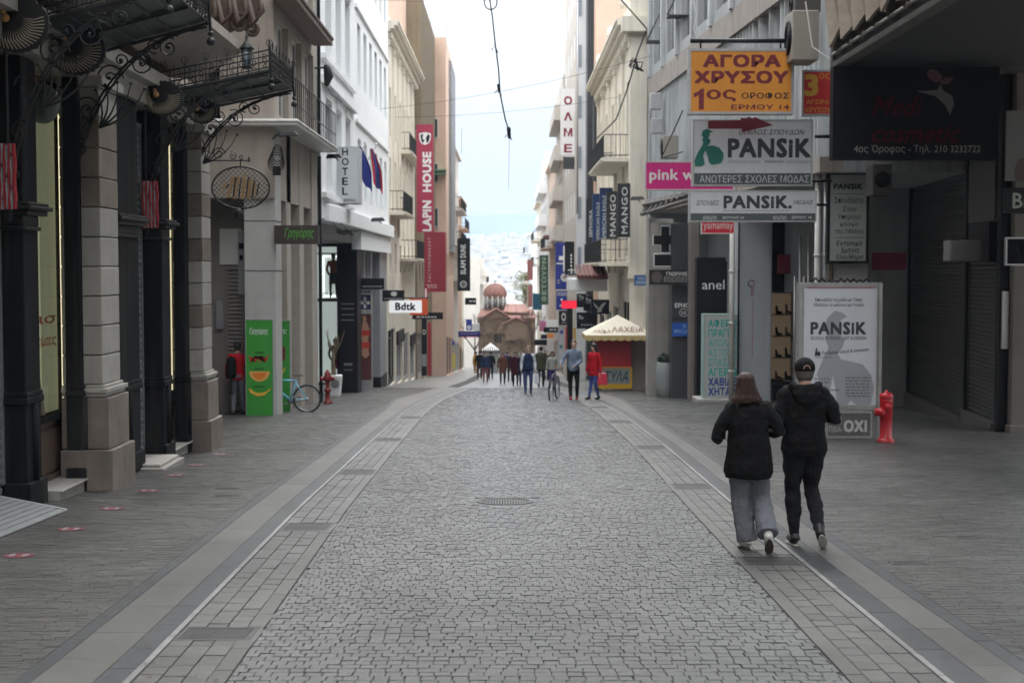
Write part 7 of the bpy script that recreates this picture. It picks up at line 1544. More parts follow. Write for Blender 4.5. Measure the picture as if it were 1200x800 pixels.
q.add([(xa + w2 * (.75 + .9 * a * 1.0), D_ - w2 + (.14 + .24 * b) * w2 - .012, za + (.14 + .24 * b) * (zt - za) + .03) for a, b, e in v], f_); v, f_, _ = glyphs('ΛΑΪΚΑ', 0, .1)
q.add([(xa + w2 * (.22 + .5 * a * 1.0), D_ - w2 + (.10 + .18 * b) * w2 - .012, za + (.10 + .18 * b) * (zt - za) + .03) for a, b, e in v], f_); q.obj('lettering', P('red brown letters', (.2, .08, .06), .7), can_o)
x0, _, z1 = pix(698, 395, D_); x1, _, z0 = pix(738, 430, D_); q = MB(); q.box(x0, x1, D_ - .65, D_ + .65, z0, z1); q.obj('red_panel', P('kiosk red', (.38, .012, .022), .5), t)
f = Fr(x0, D_ - .7, x1, D_ - .7); zf = gz(D_)
q = MB(); q.fbox(f, .12, x1 - x0, zf + .32, z0 - .001, -1.3, .02); cn = q.obj('counter', P('grey counter', (.2, .23, .23), .6), t); q = MB(); text(q, 'ΣΥΛΑ', f, .3, x1 - x0 - .15, zf + .42, z0 - .12, .03, bold=.0, shear=.3); q.obj('graffiti', black, cn)
q = MB(); q.fbox(f, .10, x1 - x0 + .03, zf + .12, zf + .318, -1.35, .05); q.fbox(f, .10, x1 - x0 + .03, z0 + .0, z0 + .05, -1.35, .055); q.fbox(f, .10, .2, zf + .3191, z0 - .0011, 0.021, .05); q.fbox(f, x1 - x0 - .05, x1 - x0 + .03, zf + .319, z0 - .001, .021, .05); q.obj('yellow_frame', P('kiosk yellow', (.55, .30, .02), .5), t)
for u in (.15, x1 - x0 - .03):
    for n_ in (-1.3, 0): q = MB(); q.fbox(f, u - .03, u + .03, zf - .02, zf + .12, n_, n_ + .06); q.obj('foot', black, t)
q = MB(); [q.tube([(a, b, zf + .1), (a, b, za)], .03, 6) for a in (x0, x1) for b in (D_ - .6, D_ + .6)]; q.obj('post', iron, t)
q = MB(); x, y, z = pix(762, 400, D_); q.tube([(x, y, zf), (x, y, z + .3)], .05, 6); capsule(q, [((x, y, z + .25), .06), ((x + .02, y, z - .35), .12)], 8); tag(q.obj('closed_parasol', M('brown parasol cloth', (.13, .075, .05), .8)), 'closed brown parasol hanging at the right corner of the kiosk', 'parasol')
# ---- cream neoclassical building (right) -----------------------------------------------------------
B, f = house('neoclassical_building', 'cream neoclassical building with a bracketed cornice, pilasters and two balconies on the right', 5.08, 58, 80, 1, zc(10.1),
    [(zc(4.75), zc(7.9), 5, 1.5), (zc(.5), zc(3.2), 5, 1.5)], wcream, cor=[(.14, .25), (.18, .45), (.14, .65), (.12, .72)], shops=4, gfh=4.6, depth=8,
    bal=[(1.2, 10.5, zc(4.6), 1.15, 'iron'), (1.2, 14, zc(.28), 1.25, 'lattice')], dent=1.2, parapet=1.1)
for i in range(6): q = MB(); u = .1 + 4.2 * i; q.fbox(f, u, u + .55, zc(-.2), zc(9.4), 0, .12); q.fbox(f, u - .07, u + .62, zc(9.0), zc(9.35), .001, .18); q.obj('pilaster', wcream, B)
q = MB(); q.box(4.95, 8, 57.98, 58.6, zc(10.12), zc(11.9)); q.box(4.85, 8, 57.9, 58.7, zc(11.9), zc(12.1)); [q.lathe(5.0, y, [(.12, 0), (.2, .25), (.1, .45), (.02, .6)], 8, cz=zc(11.2)) for y in (62, 70, 79)]; q.obj('attic', wcream, B)
fe = Fr(5.08, 57.98, 9.5, 57.98); q = MB(); q.fbox(fe, -.12, .55, gz(58) - .2, zc(9.3), 0, .12); q.fbox(fe, .9, 1.2, zc(-.2), zc(9.3), 0, .08); q.fbox(fe, -.5, 4, zc(9.5), zc(10.1), 0, .5); q.fbox(fe, -.2, 4, zc(-.4), zc(-.15), 0, .3); q.obj('end_pilaster', wcream, B)
# ---- peach wall and dark annexe, tall white block with the vertical hotel letters -------------------
B = thing('tall_block', 'tall block with a blank peach side wall, a black fin and a white strip', 'building', (6, 92, gz(92)))
zg = gz(105) - .5
q = MB(); q.box(5.05, 16, 82, 103, zg, zc(24)); q.obj('wall', wpeach, B)
q = MB(); q.box(4.68, 5.04, 84, 103, zg, zc(24)); q.obj('black_fin', P('black glass fin', (.03, .033, .037), .35), B)
q = MB(); q.box(4.12, 4.67, 85.5, 103, zg, zc(24)); q.obj('white_strip', wwhite, B)
f = Fr(4.10, 86, 4.10, 103, flip=True); fo = gridops(f.L, [(zc(z), zc(z + 1.6), 4, 2.2) for z in (0, 3.2, 6.4, 9.6, 12.8, 16)], .4, 16.6)
wall(B, f, zg, zc(22), fo, wpale, .2)
for o in fo: window(B, f, o, -.17, white, glassb, (1, 0))
fe = Fr(4.12, 85.48, 4.67, 85.48)
for z in range(0, 20, 3): q = MB(); q.fbox(fe, .08, .28, zc(z), zc(z + 1.3), 0, .03); q.obj('slit_window', P('blue grey slit', (.3, .33, .37), .4), B)
q = MB(); x0, _, z1 = pix(695, 118, 81.5); x1, _, z0 = pix(718, 200, 81.5); q.box(x0, x1 + .5, 80.5, 81.9, zc(5), z1); tag(q.obj('roof_plant_room', P('dark mesh cladding', (.05, .052, .056), .7)), 'dark boxy plant room between the cream cornice and the black fin', 'roof box')
B, f = house('apartment_building', 'white and grey building with awnings carrying the vertical red letters', 4.0, 103.1, 118, 1, zc(14), [(zc(z), zc(z + 1.5), 4, 2.0) for z in (-.5, 2.4, 5.3, 8.2, 11.1)], wpale, shops=3, gfh=3.7, bal=[(.5, 14, zc(z), .6, 'solid') for z in (2.2, 5.1, 8.0, 10.9)])
board('hotel_sign', 'vertical white sign with the dark red letters ΟΛΜΕ', 657, 104, 674, 182, 88, white, None, .3, .02, [(c, 661 - (.4 if c == 'Μ' else 0), 113 + i * 18.6, 670.5 + (.4 if c == 'Μ' else 0), 123 + i * 18.6, P('wine red letters', (.22, .008, .03), .5), dict(bold=.05)) for i, c in enumerate('ΟΛΜΕ')])
board('sign_box', 'small square charcoal box under the vertical red letters', 660, 184, 675, 198, 88, P('charcoal box', (.04, .042, .045), .6), None, .3, .02)
q = MB(); x, y, z = pix(683, 90, 84); q.tube([(x - .3, y, z - 8), (x - .3, y, z + 6)], .05, 6); tag(q.obj('mast', alu), 'thin grey mast running up beside the black fin', 'mast')
# ---- beyond ------------------------------------------------------------------------------------------
B, f = house('apartment_building', 'peach and grey building with a tiled eave right of the street', 3.95, 118.1, 136, 1, zc(9.2), [(zc(z), zc(z + 1.6), 4, 1.5) for z in (-1, 2, 5)], M('faded peach stucco', (.58, .45, .36), .8, streak=.4), shops=3, gfh=3.6, bal=[(1, 16, zc(1.8), .9, 'iron')], cor=[(.2, .4)])
q = MB(); fr_ = Fr(3.95, 118, 3.95, 127, flip=True)
for i in range(14): q.fbox(fr_, i * .62, i * .62 + .55, zc(2.6), zc(2.8), 0, .9)
tag(q.obj('tiled_eave', tile), 'short red tiled eave projecting from the peach building', 'eave')
B, f = house('apartment_building', 'white rounded corner block with strip windows on the right of the street', 3.7, 136.1, 156, 1, zc(11.2), [(zc(z), zc(z + 1.6), 5, 2.8) for z in (-1.5, 1.5, 4.6, 7.7)], wwhite, shops=3, gfh=3.6, bal=[(.5, 19, zc(z), .7, 'solid') for z in (1.2, 4.3, 7.4)])
fe = Fr(3.7, 136.05, 7, 136.05); [window(B, fe, (.2, 1.8, zc(z), zc(z + 1.6)), .02, offw, glassb, (2, 0)) for z in (1.5, 4.6, 7.7)]
B, f = house('apartment_building', 'cream house behind the green banner on the right', 3.6, 156.1, 176, 1, zc(7.4), [(zc(z), zc(z + 1.6), 5, 1.5) for z in (-2, .8, 3.6)], wcream, shops=3, gfh=3.4, bal=[(.5, 18, zc(.4), .8, 'iron'), (.5, 18, zc(3.2), .8, 'iron')], cor=[(.2, .5)])
B, f = house('apartment_building', 'white stepped house with a red awning beyond the square, right side', 3.4, 205, 230, 1, zc(5.2), [(zc(z), zc(z + 1.7), 5, 1.6) for z in (-6, -3, 0, 2.6)], wwhite, shops=0, cor=[(.25, .5)], bal=[(.5, 20, zc(-.3), 1, 'solid'), (.5, 20, zc(2.3), 1, 'iron')])
B, f = house('apartment_building', 'pale pink house beyond the square, right side', 3.3, 232, 270, 1, zc(1.5), [(zc(z), zc(z + 1.8), 6, 1.8) for z in (-8, -5, -2)], M('pale pink stucco', (.6, .47, .42), .8, streak=.3), shops=0)
B, f = house('apartment_building', 'grey white house beyond the square, left side', -4.2, 215, 255, -1, zc(1.8), [(zc(z), zc(z + 1.8), 6, 1.8) for z in (-8, -5, -2)], wpale, shops=0, bal=[(1, 30, zc(-2.2), 1, 'iron')])
B, f = house('apartment_building', 'far cream block beyond the church, left side', -4.0, 258, 310, -1, zc(-.5), [(zc(z), zc(z + 1.9), 8, 2) for z in (-10, -7, -4)], wcream, shops=0)
B, f = house('apartment_building', 'far white block closing the street, right side', 3.2, 275, 330, 1, zc(-1.5), [(zc(z), zc(z + 1.9), 8, 2) for z in (-10, -7, -4)], wwhite, shops=0)
# ---- Byzantine church ----------------------------------------------------------------------------------
C = thing('byzantine_church', 'small brown brick Byzantine church with a red tiled dome and gabled roofs', 'church', (0, 182, gz(182)))
D_ = 178.0; zgc = gz(178) - 1
def X(px, d=D_): return pix(px, 0, d)[0]
def Z(py, d=D_): return pix(0, py, d)[2]
f = Fr(X(560), D_, X(628), D_); triple = []
for cx_ in (583, 602):
    for k in (-1, 0, 1): c = X(cx_ + k * 3.1) - X(560); triple.append((c - .125, c + .125, Z(402), Z(389)))
wall(C, f, zgc, Z(372), triple, brick, .4)
for o in triple: window(C, f, o, -.35, blackmat, glass, (0, 1), .03)
rr = random.Random(12); zz = zgc + 1.5; q = MB()
while zz < Z(374):
    u = 0
    while u < f.L - .1:
        wd = rr.uniform(.35, .6); 
        if not any(o[0] - .05 < u + wd and u < o[1] + .05 and o[2] < zz + .3 and zz < o[3] for o in triple): q.fbox(f, u, min(u + wd - .04, f.L), zz, zz + .26, 0, .03 + rr.uniform(0, .03))
        u += wd
    zz += .32
q.obj('stone_course', brick, C, kind='stuff')
mb = MB(); mb.box(X(560), X(560) + .02, D_, D_ + 12, zgc, Z(372)); mb.box(X(628) - .02, X(628), D_, D_ + 12, zgc, Z(372)); mb.box(X(560), X(628), D_ + 12, D_ + 12.1, zgc, Z(372)); mb.obj('side_wall', brick, C)
def tiled(name, quadp, n=16):
    """pantile roof plane a,b (eave) c,d (ridge)"""
    a, b, c, d = [Vector(p) for p in quadp]; q = MB(); q.add([a, b, c, d], [(0, 1, 2, 3)]); o = q.obj(name, tile, C); q = MB()
    for i in range(n): k = (i + .5) / n; q.tube([a.lerp(b, k) + Vector((0, 0, .05)), d.lerp(c, k) + Vector((0, 0, .05))], .09, 5)
    q.obj('tile_ridge', tile, o); return o
e = Z(372); tiled('roof', [(X(558), D_ - .5, e - .1), (X(630), D_ - .5, e - .1), (X(626), D_ + 5, e + .9), (X(562), D_ + 5, e + .9)], 30)
def gable(px0, px1, py_e, py_t, y0, y1):
    xa, xb, ze, zt = X(px0), X(px1), Z(py_e), Z(py_t); xm = (xa + xb) / 2
    q = MB(); q.add([(xa, y0, ze - 2.0), (xb, y0, ze - 2.0), (xb, y0, ze), (xm, y0, zt - .12), (xa, y0, ze)], [(0, 1, 2, 3, 4)]); q.obj('gable_wall', brick, C)
    q = MB(); q.tube([(xa - .3, y0 - .1, ze), (xm, y0 - .1, zt)], .14, 5); q.tube([(xb + .3, y0 - .1, ze), (xm, y0 - .1, zt)], .14, 5); q.obj('gable_edge', tile, C)
    tiled('roof', [(xa - .3, y0 - .3, ze), (xa - .3, y1, ze), (xm, y1, zt), (xm, y0 - .3, zt)], 9); tiled('roof', [(xb + .3, y0 - .3, ze), (xb + .3, y1, ze), (xm, y1, zt), (xm, y0 - .3, zt)], 9)
gable(568, 594, 372, 362, D_ - .3, D_ + 6); gable(592, 618, 380, 372, D_ - .6, D_ + 3); tiled('roof', [(X(590), D_ + 1, Z(366)), (X(622), D_ + 1, Z(368)), (X(616), D_ + 5, Z(358)), (X(592), D_ + 5, Z(358))], 12)
q = MB(); q.box(X(590), X(620), D_ + 1.2, D_ + 6, Z(380), Z(366)); q.obj('upper_wall', brick, C)
dx, dy = X(580, 182), D_ + 5; R0 = (X(592, 182) - X(567, 182)) / 2
q = MB(); q.lathe(dx, dy, [(R0, Z(368)), (R0, Z(348)), (R0 * 1.04, Z(347.5)), (R0 * 1.06, Z(346))], 24); q.obj('drum', brick, C)
for i in range(12):
    a = 2 * PI * (i + .5) / 12; c, s_ = math.cos(a), math.sin(a)
    q = MB(); q.tube([(dx + R0 * 1.02 * c, dy + R0 * 1.02 * s_, Z(365)), (dx + R0 * 1.02 * c, dy + R0 * 1.02 * s_, Z(348))], .13, 6); q.obj('drum_column', marble, C)
    a += PI / 12; c, s_ = math.cos(a), math.sin(a); q = MB(); q.tube([(dx + R0 * .99 * c, dy + R0 * .99 * s_, Z(363)), (dx + R0 * .99 * c, dy + R0 * .99 * s_, Z(351))], .15, 6); q.obj('drum_window', glass, C)
    q = MB(); q.tube([(dx + (R0 * 1.03) * math.cos(a + t_), dy + (R0 * 1.03) * math.sin(a + t_), Z(349) + .38 * math.cos(t_ / .26 * PI / 2)) for t_ in (-.26, -.17, -.08, 0, .08, .17, .26)], .09, 5); q.obj('arch', tile, C)
q = MB(); q.lathe(dx, dy, [(R0 * 1.08 * math.cos(k * PI / 16), Z(347) + (Z(333) - Z(347)) * math.sin(k * PI / 16)) for k in range(8)] + [(.05, Z(333))], 24); dm = q.obj('dome', tile, C)
q = MB()
for i in range(24): a = 2 * PI * i / 24; q.tube([(dx + R0 * 1.09 * math.cos(k * PI / 16) * math.cos(a), dy + R0 * 1.09 * math.cos(k * PI / 16) * math.sin(a), Z(347) + .03 + (Z(333) - Z(347)) * math.sin(k * PI / 16)) for k in range(8)], .06, 4)
q.obj('tile_ridge', tile, dm)
q = MB(); q.tube([(dx, dy, Z(333)), (dx, dy, Z(328))], .05, 5); q.tube([(dx - .25, dy, Z(330)), (dx + .25, dy, Z(330))], .05, 5); q.obj('cross', iron, C)
# low wall and white tent in front of the church
q = MB(); y = 150; q.box(X(562, y), X(630, y), y, y + .3, gz(y) - .2, Z(416, y)); q.box(X(562, y), X(630, y), y - .05, y + .35, Z(416, y), Z(414.5, y)); tag(q.obj('low_wall', M('pale boundary wall', (.48, .47, .43), .7, streak=.3)), 'long pale low wall in front of the church', 'wall')
t = thing('market_tent', 'small white peaked tent in front of the church', 'tent', (X(574, 125), 125, gz(125))); q = MB(); y = 125; a, b = X(564, y), X(585, y); ze = Z(410, y); q.add([(a, y - .8, ze), (b, y - .8, ze), (b, y + .8, ze), (a, y + .8, ze), ((a + b) / 2, y, Z(401.5, y))], [(0, 1, 4), (1, 2, 4), (2, 3, 4), (3, 0, 4)]); q.obj('roof', white, t)
q = MB()
for i in range(9): u = a + (b - a) * i / 8; q.box(u - .03, u + .03, y - .85, y - .81, ze - .25, ze + .1 + .25 * (1 - abs(i - 4) / 4)); 
q.obj('striped_edge', black, t, kind=None); q = MB(); [q.tube([(u, y + v, gz(y)), (u, y + v, ze)], .04, 5) for u in (a, b) for v in (-.8, .8)]; q.obj('post', offw, t)
q = MB(); q.box(a + .1, b - .1, y - .7, y + .7, gz(y), gz(y) + 1.9); q.obj('side_cloth', P('grey tent cloth', (.4, .42, .41), .7), t)
# ---- trees beyond the square ----------------------------------------------------------------------------
ytr = M('yellow green foliage', (.13, .13, .03), .7, var=.5, scale=1, island=.5); btr = M('bare brown twigs', (.16, .11, .08), .8)
x, y, z = X(616, 202), 202, gz(202); t = thing('street_tree', 'yellow green tree rising behind the right end of the church', 'tree', (x, y, z)); rr = random.Random(21)
q = MB(); q.tube([(x, y, z), (x + .1, y, z + 5), (x - .1, y, z + 11)], [.22, .16, .07], 7)
for i in range(9): a = rr.uniform(0, 6.3); q.tube([(x, y, z + 7 + i * .4), (x + .5 * math.cos(a), y + .5 * math.sin(a), z + 8.2 + i * .5)], [.07, .03], 5)
q.obj('trunk', btr, t); q = MB()
for i in range(16): leaves(q, (x + rr.gauss(0, .55), y + rr.gauss(0, .6), z + 8.6 + rr.uniform(0, 4.6)), rr.uniform(.35, .8), 120, .12, rr)
q.obj('crown', ytr, t)
for (px, yy, sd, l) in ((556, 150, 1, 'bare brown tree left of the church'), (568, 160, 2, 'thin bare tree close to the left church wall'), (624, 140, 3, 'bare brown tree at the right of the church'), (619, 150, 4, 'low bare bush tree against the right church wall')):
    rr = random.Random(sd); x = X(px, yy); z = gz(yy); t = thing('bare_tree', l, 'tree', (x, yy, z), 'bare trees round the church'); q = MB(); H_ = 6.5 if sd != 4 else 4
    def br(p, d_, L_, r, k):
        e_ = p + d_ * L_; q.tube([p, p.lerp(e_, .5) + Vector((rr.uniform(-.05, .05), 0, 0)), e_], [r, r * .8, r * .6], 4)
        if k: [br(e_, (d_ + Vector((rr.uniform(-.7, .7), rr.uniform(-.5, .5), rr.uniform(-.1, .4)))).normalized(), L_ * .72, r * .6, k - 1) for _ in range(3)]
    br(Vector((x, yy, z)), Vector((0, 0, 1)), H_ * .33, .14, 4); q.obj('trunk', btr, t)
# ---- right-hand hanging signs ----------------------------------------------------------------------------
nv = P('navy sign', (.018, .05, .15), .45); cg = P('charcoal sign', (.022, .022, .024), .45); lw = P('soft white letters', (.6, .6, .58), .5)
board('banner_sign', 'nearest black vertical sign reading MANGO', 724, 215, 738.5, 278, 56.5, cg, None, .25, .02, [('MANGO', 728.5, 219, 735.5, 274, lw, dict(turn=True, bold=.02, sp=1.1))])
board('banner_sign', 'second black vertical sign reading MANGO, set a little lower', 711, 224, 724, 279.5, 60, cg, None, .25, .02, [('MANGO', 715, 228, 721.5, 277, lw, dict(turn=True, bold=.02, sp=1.1))])
board('banner_sign', 'blue vertical sign with white capitals right behind the second black one', 703, 220, 718, 279, 63.5, nv, None, .3, .02, [('AMERICAN EAGLE', 706, 229, 710, 282, lw, dict(turn=True, bold=.02))])
board('banner_sign', 'farther blue vertical sign with white capitals, set lower', 694.5, 227, 704, 286, 66, nv, None, .3, .02, [('AMERICAN EAGLE', 699, 237, 702.5, 283, lw, dict(turn=True, bold=.02))])
board('banner_sign', 'narrow black vertical sign with white letters left of the blue ones', 687, 233, 695, 290, 69, cg, None, .3, .02, [('SEPHORA', 690.5, 246, 694, 278, lw, dict(turn=True, bold=.02))])
board('banner_sign', 'blue vertical sign with white blocks and a round badge', 651, 284, 664.5, 339, 84, P('cobalt sign', (.015, .03, .25), .5), None, .3, .02, [('#', 660, 288, 662, 318, white), ('#', 655, 300, 660, 305, white), ('#', 652, 308, 660, 309.5, white), ('o', 657, 320, 667, 330, offw, dict(ri=0, n=.003)), ('KEM', 659.5, 323, 664.5, 327, black, dict(n=.004)), ('*', 653, 327, 656, 333, P('dim white print', (.35, .35, .4), .5), dict(rows=2))])
board('banner_sign', 'blue square sign with white print under the cobalt vertical one', 652, 341, 664.5, 363, 84, MATS['cobalt sign'], None, .3, .02, [('*', 653, 342.5, 664, 347, offw, dict(rows=2)), ('o', 657, 349.5, 659.5, 352, white, dict(ri=0)), ('o', 656, 357, 658, 359, white, dict(ri=0))])
board('banner_sign', 'black rounded vertical sign with a white cross below vertical letters', 662, 283, 673, 322, 80, black, None, .35, .02, [('#', 668.6, 298, 670.2, 300.5, white), ('#', 668.6, 302, 670.2, 304.5, white), ('#', 668.6, 306, 670.2, 308.5, white), ('#', 668.6, 310, 670.2, 312.5, white), ('#', 665.5, 315.7, 673, 317, white), ('#', 669, 314, 670.3, 320, white)])
board('banner_sign', 'tall dark green vertical banner with pale capitals', 632, 299, 642.5, 357, 100, P('bottle green sign', (.045, .10, .07), .6), None, .3, .02, [('ΕΤΟΥΡΝ', 635, 302, 640, 345, P('pale green print', (.42, .47, .36), .5), dict(turn=True, bold=.03)), ('o', 635, 347, 640, 353, MATS['pale green print'], dict(ri=.5))])
board('banner_sign', 'faded pink vertical banner at the far right end of the street', 618, 304, 624.5, 328, 115, P('faded pink sign', (.5, .22, .2), .6), None, .3, .02)
board('banner_sign', 'lower faded pink banner with a white edge', 618, 333, 624.5, 360, 115, MATS['faded pink sign'], white, .3, .05)
board('shop_sign', 'teal box sign at the far right end of the street', 624.5, 344, 635, 363, 106, P('teal blue sign', (.02, .12, .2), .5), None, .6, .02)
led = P('red glowing display', (.7, .01, .03), .5, emis=((1, .02, .06), .6))
board('led_display', 'small glowing red scrolling display panel', 658, 352, 676, 361.5, 78, led, black, .3, .02, [('*', 660, 353, 675, 360, P('dim red gap', (.2, .0, .01), .6), dict(rows=3))])
board('shop_sign', 'black square sign with a white ring letter below the blue square sign', 655, 364, 666, 381, 82, black, None, .3, .02, [('o', 658, 366.5, 663, 376, white, dict(ri=.62)), ('*', 658, 377.5, 663, 379, lw, dict(rows=1))])
board('shop_sign', 'black panel with white letters Th, left of the eagle sign', 676, 344, 687, 360, 70, black, None, .3, .02, [('The', 678, 346, 684, 350, lw), ('*', 679, 351, 683, 352, lw, dict(rows=1))])
board('shop_sign', 'second black panel with white letters Th, nearer and lower', 684, 347, 695, 364, 68, black, None, .3, .02, [('The', 686, 349, 692.5, 353.5, lw), ('*', 686, 354.5, 692, 355.5, lw, dict(rows=1))])
board('shop_sign', 'lower black panel with white letters over the kiosk roof', 676, 366, 700, 385, 70, black, None, .3, .02, [('The', 678, 369.5, 683.5, 374, lw), ('*', 681, 379, 695, 382.5, P('dim grey letters', (.35, .35, .35), .5), dict(rows=1))])
board('shop_sign', 'dark navy square sign with a white spread-winged eagle', 693, 351, 714, 368, 66, P('night navy sign', (.01, .015, .035), .45), None, .3, .02, [('@', 695, 353, 710, 366.5, white, dict(p=[(.02, .95), (.1, .62), (.25, .42), (.4, .32), (.3, .12), (.42, .0), (.55, .12), (.7, .02), (.66, .26), (.72, .42), (.88, .62), (1, .92), (.8, .86), (.62, .7), (.53, .5), (.42, .48), (.3, .6), (.14, .8)]))])
t = thing('shop_awning', 'long white box awning over the shop right of the blue signs', 'awning', pix(688, 333, 64)); q = MB(); x0, _, z1 = pix(666, 326, 64); x1, _, z0 = pix(711, 341, 64); q.box(x0, x1, 63.5, 66, z0, z1); q.obj('casing', white, t, bevel=.04)
t = thing('tiled_canopy', 'dark red tiled canopy with torn cables above the white awning', 'canopy', pix(694, 320, 64)); q = MB(); x0, _, z0 = pix(677, 327, 63); x1, _, z1 = pix(712, 311, 63); q.hexa([(x0, 62.5, z0), (x1, 62.5, z0), (x1, 65, z0 + .1), (x0, 65, z0 + .1), (x0, 62.5, z0 + .15), (x1, 62.5, z0 + .15), (x1, 64.8, z1), (x0 + .3, 64.8, z1)]); q.obj('roof', M('dark old tile', (.15, .06, .05), .8, var=.4), t)
q = MB(); [q.tube([(x0 + .17 * i, 62.4, z0 + .16), (x0 + .17 * i + .03, 64.7, z1 + .02)], .05, 5) for i in range(8)]; q.obj('tile', MATS['dark old tile'], t)
lamp(668, 322, 70, 'pale curved lamp arm left of the white awning', -1)
board('shop_sign', 'white lit box sign low in the far right shop row', 640, 375, 654, 383, 88, white, None, .3, .02); board('shop_sign', 'black sign with small letters directly under the white lit box', 637, 383.5, 655, 389.5, 87, black, None, .3, .02, [('*', 644, 385, 652, 388, lw, dict(rows=1))])
board('shop_sign', 'wide black sign over the shop entrance behind the green parka', 626, 398, 641, 404.5, 85, black, None, .5, .02); board('shop_sign', 'small black sign perched over the wide black one', 634, 392, 641, 397, 86, black, None, .4, .02)
board('poster', 'orange and white poster behind the grey jacket', 641, 390, 649, 424, 92, P('pale poster', (.55, .5, .47), .5), None, .1, .02, [('#', 641.5, 390.5, 648.5, 396, P('orange block', (.7, .22, .03), .5))], cat='poster')
board('poster', 'pink flowery poster at the far right shops', 632, 376, 640, 388, 95, P('pink flowers', (.5, .16, .3), .5, var=.5, scale=4), None, .1, .02, cat='poster')
board('poster', 'white shop poster with a blue square beside the bicycle man', 654, 382, 661, 430, 86, P('cool white poster', (.5, .52, .55), .5), alu, .1, .02, [('#', 656, 387, 660, 391, P('blue square', (.05, .1, .35), .5)), ('#', 656, 404, 659, 408, P('teal square', (.03, .15, .18), .5))], cat='poster')
board('banner_sign', 'thin red vertical strip sign behind the head of the bicycle man', 662.5, 383, 665, 418, 84, MATS['clear red sign'], None, .1, .02)
board('banner_sign', 'thin yellow vertical strip sign beside the black shop column', 672, 384, 674.5, 404, 82, P('yellow strip', (.65, .42, .03), .5), None, .1, .02)
q = MB(); x0, _, z1 = pix(665, 352, 80); x1, _, _ = pix(672, 0, 80); q.box(x0, x1, 80, 81, gz(80), z1); tag(q.obj('shop_column', black), 'tall black shop column behind the bicycle man', 'column')
# ---- wires over the street ---------------------------------------------------------------------------
cable([pix(-10, 0, 30), pix(1210, 0 + 45, 30)][:0] + [(-5.5, 60, zc(11.2)), (5.6, 52, zc(10.4))], .008, 'thin wire crossing high over the street, upper', sag=1.2)
cable([(-5.5, 62, zc(6.9)), (5.6, 56, zc(8.3))], .008, 'thin wire crossing the street level with the grey clamp', sag=1)
cable([(-5.6, 70, zc(7.4)), (5.1, 66, zc(7.9))], .008, 'faint wire crossing behind the hanging cable', sag=1)
t = thing('hanging_cable', 'black cable hanging down over the middle of the street with knots and a plug', 'cable', pix(597, 160, 40)); q = MB(); pts = [(573, -5), (577, 20), (580, 50), (584, 80), (586, 110), (592, 140), (597, 155)]
q.tube([pix(a, b, 40) for a, b in pts], .022, 5); q.obj('cord', black, t); q = MB(); x, y, z = pix(575, 3, 40); q.tube([(x + .18 * math.cos(a * PI / 8), y, z + .2 * math.sin(a * PI / 8)) for a in range(17)], .02, 5); q.obj('loop', black, t)
for a, b, r in ((580, 54, .04), (584, 104, .09), (596, 156, .12)): q = MB(); x, y, z = pix(a, b, 40); capsule(q, [((x, y, z + r), r * .5), ((x + .02, y, z - r), r * .4)], 7); q.tube([(x - .1, y, z - .12), (x, y, z), (x + .09, y, z - .2)], .015, 4); q.obj('knot', black, t)
q = MB(); q.tube([pix(597, 158, 40), pix(596, 222, 40)], .006, 4); q.obj('thin_tail', P('grey string', (.3, .3, .3), .6), t)
# ---- hillside city and mountain -----------------------------------------------------------------------
def terrain(name, y0, y1, hf, mat, nx=60, ny=30, xw=900):
    mb = MB(); vs = []
    for j in range(ny + 1):
        for i in range(nx + 1): X_, Y_ = -xw + 2 * xw * i / nx, y0 + (y1 - y0) * j / ny; vs.append((X_, Y_, hf(X_, Y_)))
    mb.add(vs, [(j * (nx + 1) + i, j * (nx + 1) + i + 1, (j + 1) * (nx + 1) + i + 1, (j + 1) * (nx + 1) + i) for j in range(ny) for i in range(nx)], 0, True)
    return stuffy(mb.obj(name, mat))
z0h = gz(420)
def hillz(x, y): k = max(0, min(1, (y - 600) / 1100)); return z0h - .3 + (35 - z0h) * k ** 1.15 + 9 * noise.noise(Vector((x * .003, y * .003, 0))) * k
terrain('city_plain', 420, 610, lambda x, y: z0h - .26, MATS['earth under the city'], 8, 4)
terrain('hillside', 600, 1750, hillz, M('hillside ground', (.35, .35, .33), .9, var=.2, scale=.01))
def mtz(x, y): k = max(0, min(1, (y - 1750) / 800)); return 25 + (97 - 25) * math.sin(k * PI / 2) * (1 + .12 * noise.noise(Vector((x * .0015, y * .001, 3))) + .00013 * x)
terrain('mountain', 1745, 2600, mtz, M('grey rocky mountain', (.12, .155, .18), .9, var=.3, scale=.004), xw=900)
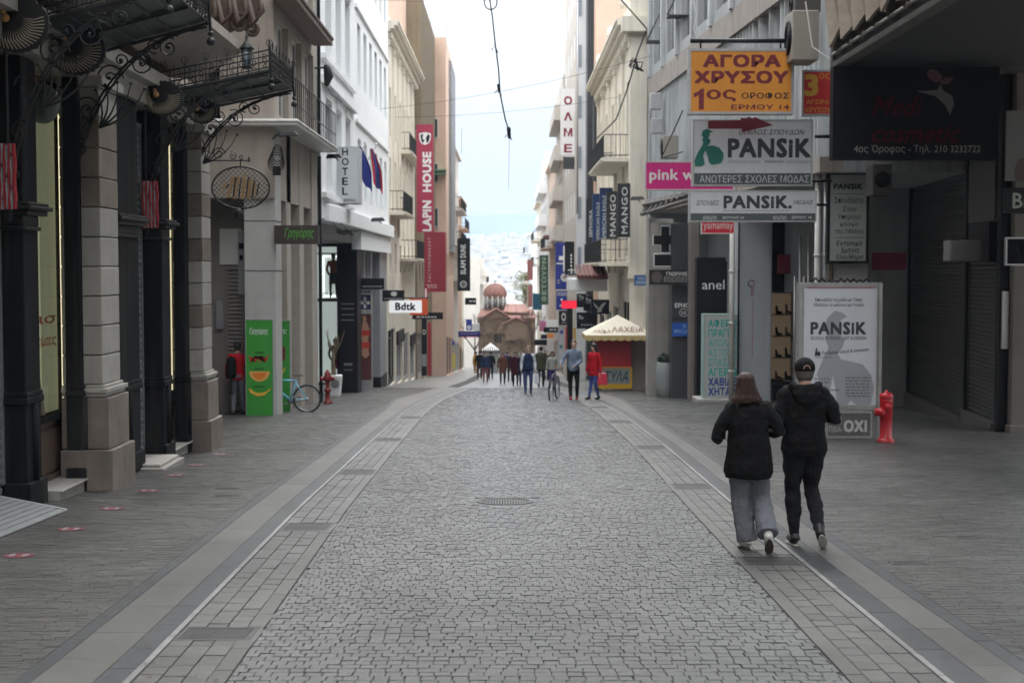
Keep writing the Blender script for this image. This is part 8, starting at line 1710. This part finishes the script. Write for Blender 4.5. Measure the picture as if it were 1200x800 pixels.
rr = random.Random(31); hm = [M('white city block', (.55, .55, .54), .8, var=.1, scale=.05, island=.2), M('beige city block', (.5, .45, .38), .8, scale=.05, island=.2)]
q = [MB(), MB()]; wn = MB()
for i in range(5200):
    y = 430 + 1300 * rr.random() ** .8; x = rr.uniform(-.055, .075) * y * 1.1 + rr.uniform(-10, 10); a, b, h = rr.uniform(4, 8), rr.uniform(4, 8), rr.uniform(4, 9) if y > 560 else rr.uniform(3, 6)
    z = hillz(x, y) if y > 600 else z0h
    q[rr.random() < .35].box(x - a / 2, x + a / 2, y, y + b, z - 5, z + h)
    if i % 2:
        for fl_ in range(int(h / 3)): wn.box(x - a * .4, x + a * .4, y - .1, y + .1, z + 1 + fl_ * 3, z + 2.3 + fl_ * 3)
for k in range(2): q[k].obj('hillside_houses', hm[k], kind='stuff')
wn.obj('hillside_windows', P('blue grey far windows', (.22, .24, .27), .5), kind='stuff')  # window bands in a flat blue grey
q = MB(); rr = random.Random(5)
for i in range(260): y = rr.uniform(600, 1700); x = rr.uniform(-.05, .07) * y; leaves(q, (x, y, hillz(x, y) + 4), rr.uniform(2.5, 5), 26, 1.3, rr)
q.obj('hillside_trees', M('grey green far foliage', (.06, .08, .045), .8, island=.3), kind='stuff')
# ---- the air over the city -----------------------------------------------------------------------------
hz = MB(); hz.box(-1000, 1000, -80, 2700, z0h - 3, 170); hz = hz.obj('haze', [], kind='stuff')
m = bpy.data.materials.new('haze'); m.use_nodes = True; nt = m.node_tree; nt.nodes.clear(); o_ = nt.nodes.new('ShaderNodeOutputMaterial'); pv = nt.nodes.new('ShaderNodeVolumePrincipled')
pv.inputs['Color'].default_value = (.36, .47, .62, 1); pv.inputs['Density'].default_value = .00032; pv.inputs['Anisotropy'].default_value = .2
nt.links.new(pv.outputs[0], o_.inputs['Volume']); hz.data.materials.append(m)

# unseen block added behind the camera to shut out the low sky
mb = MB(); mb.box(-60, 60, -64, -58, gz(-58) - 1, 13); stuffy(mb.obj('added_sky_blocker', wbeige))
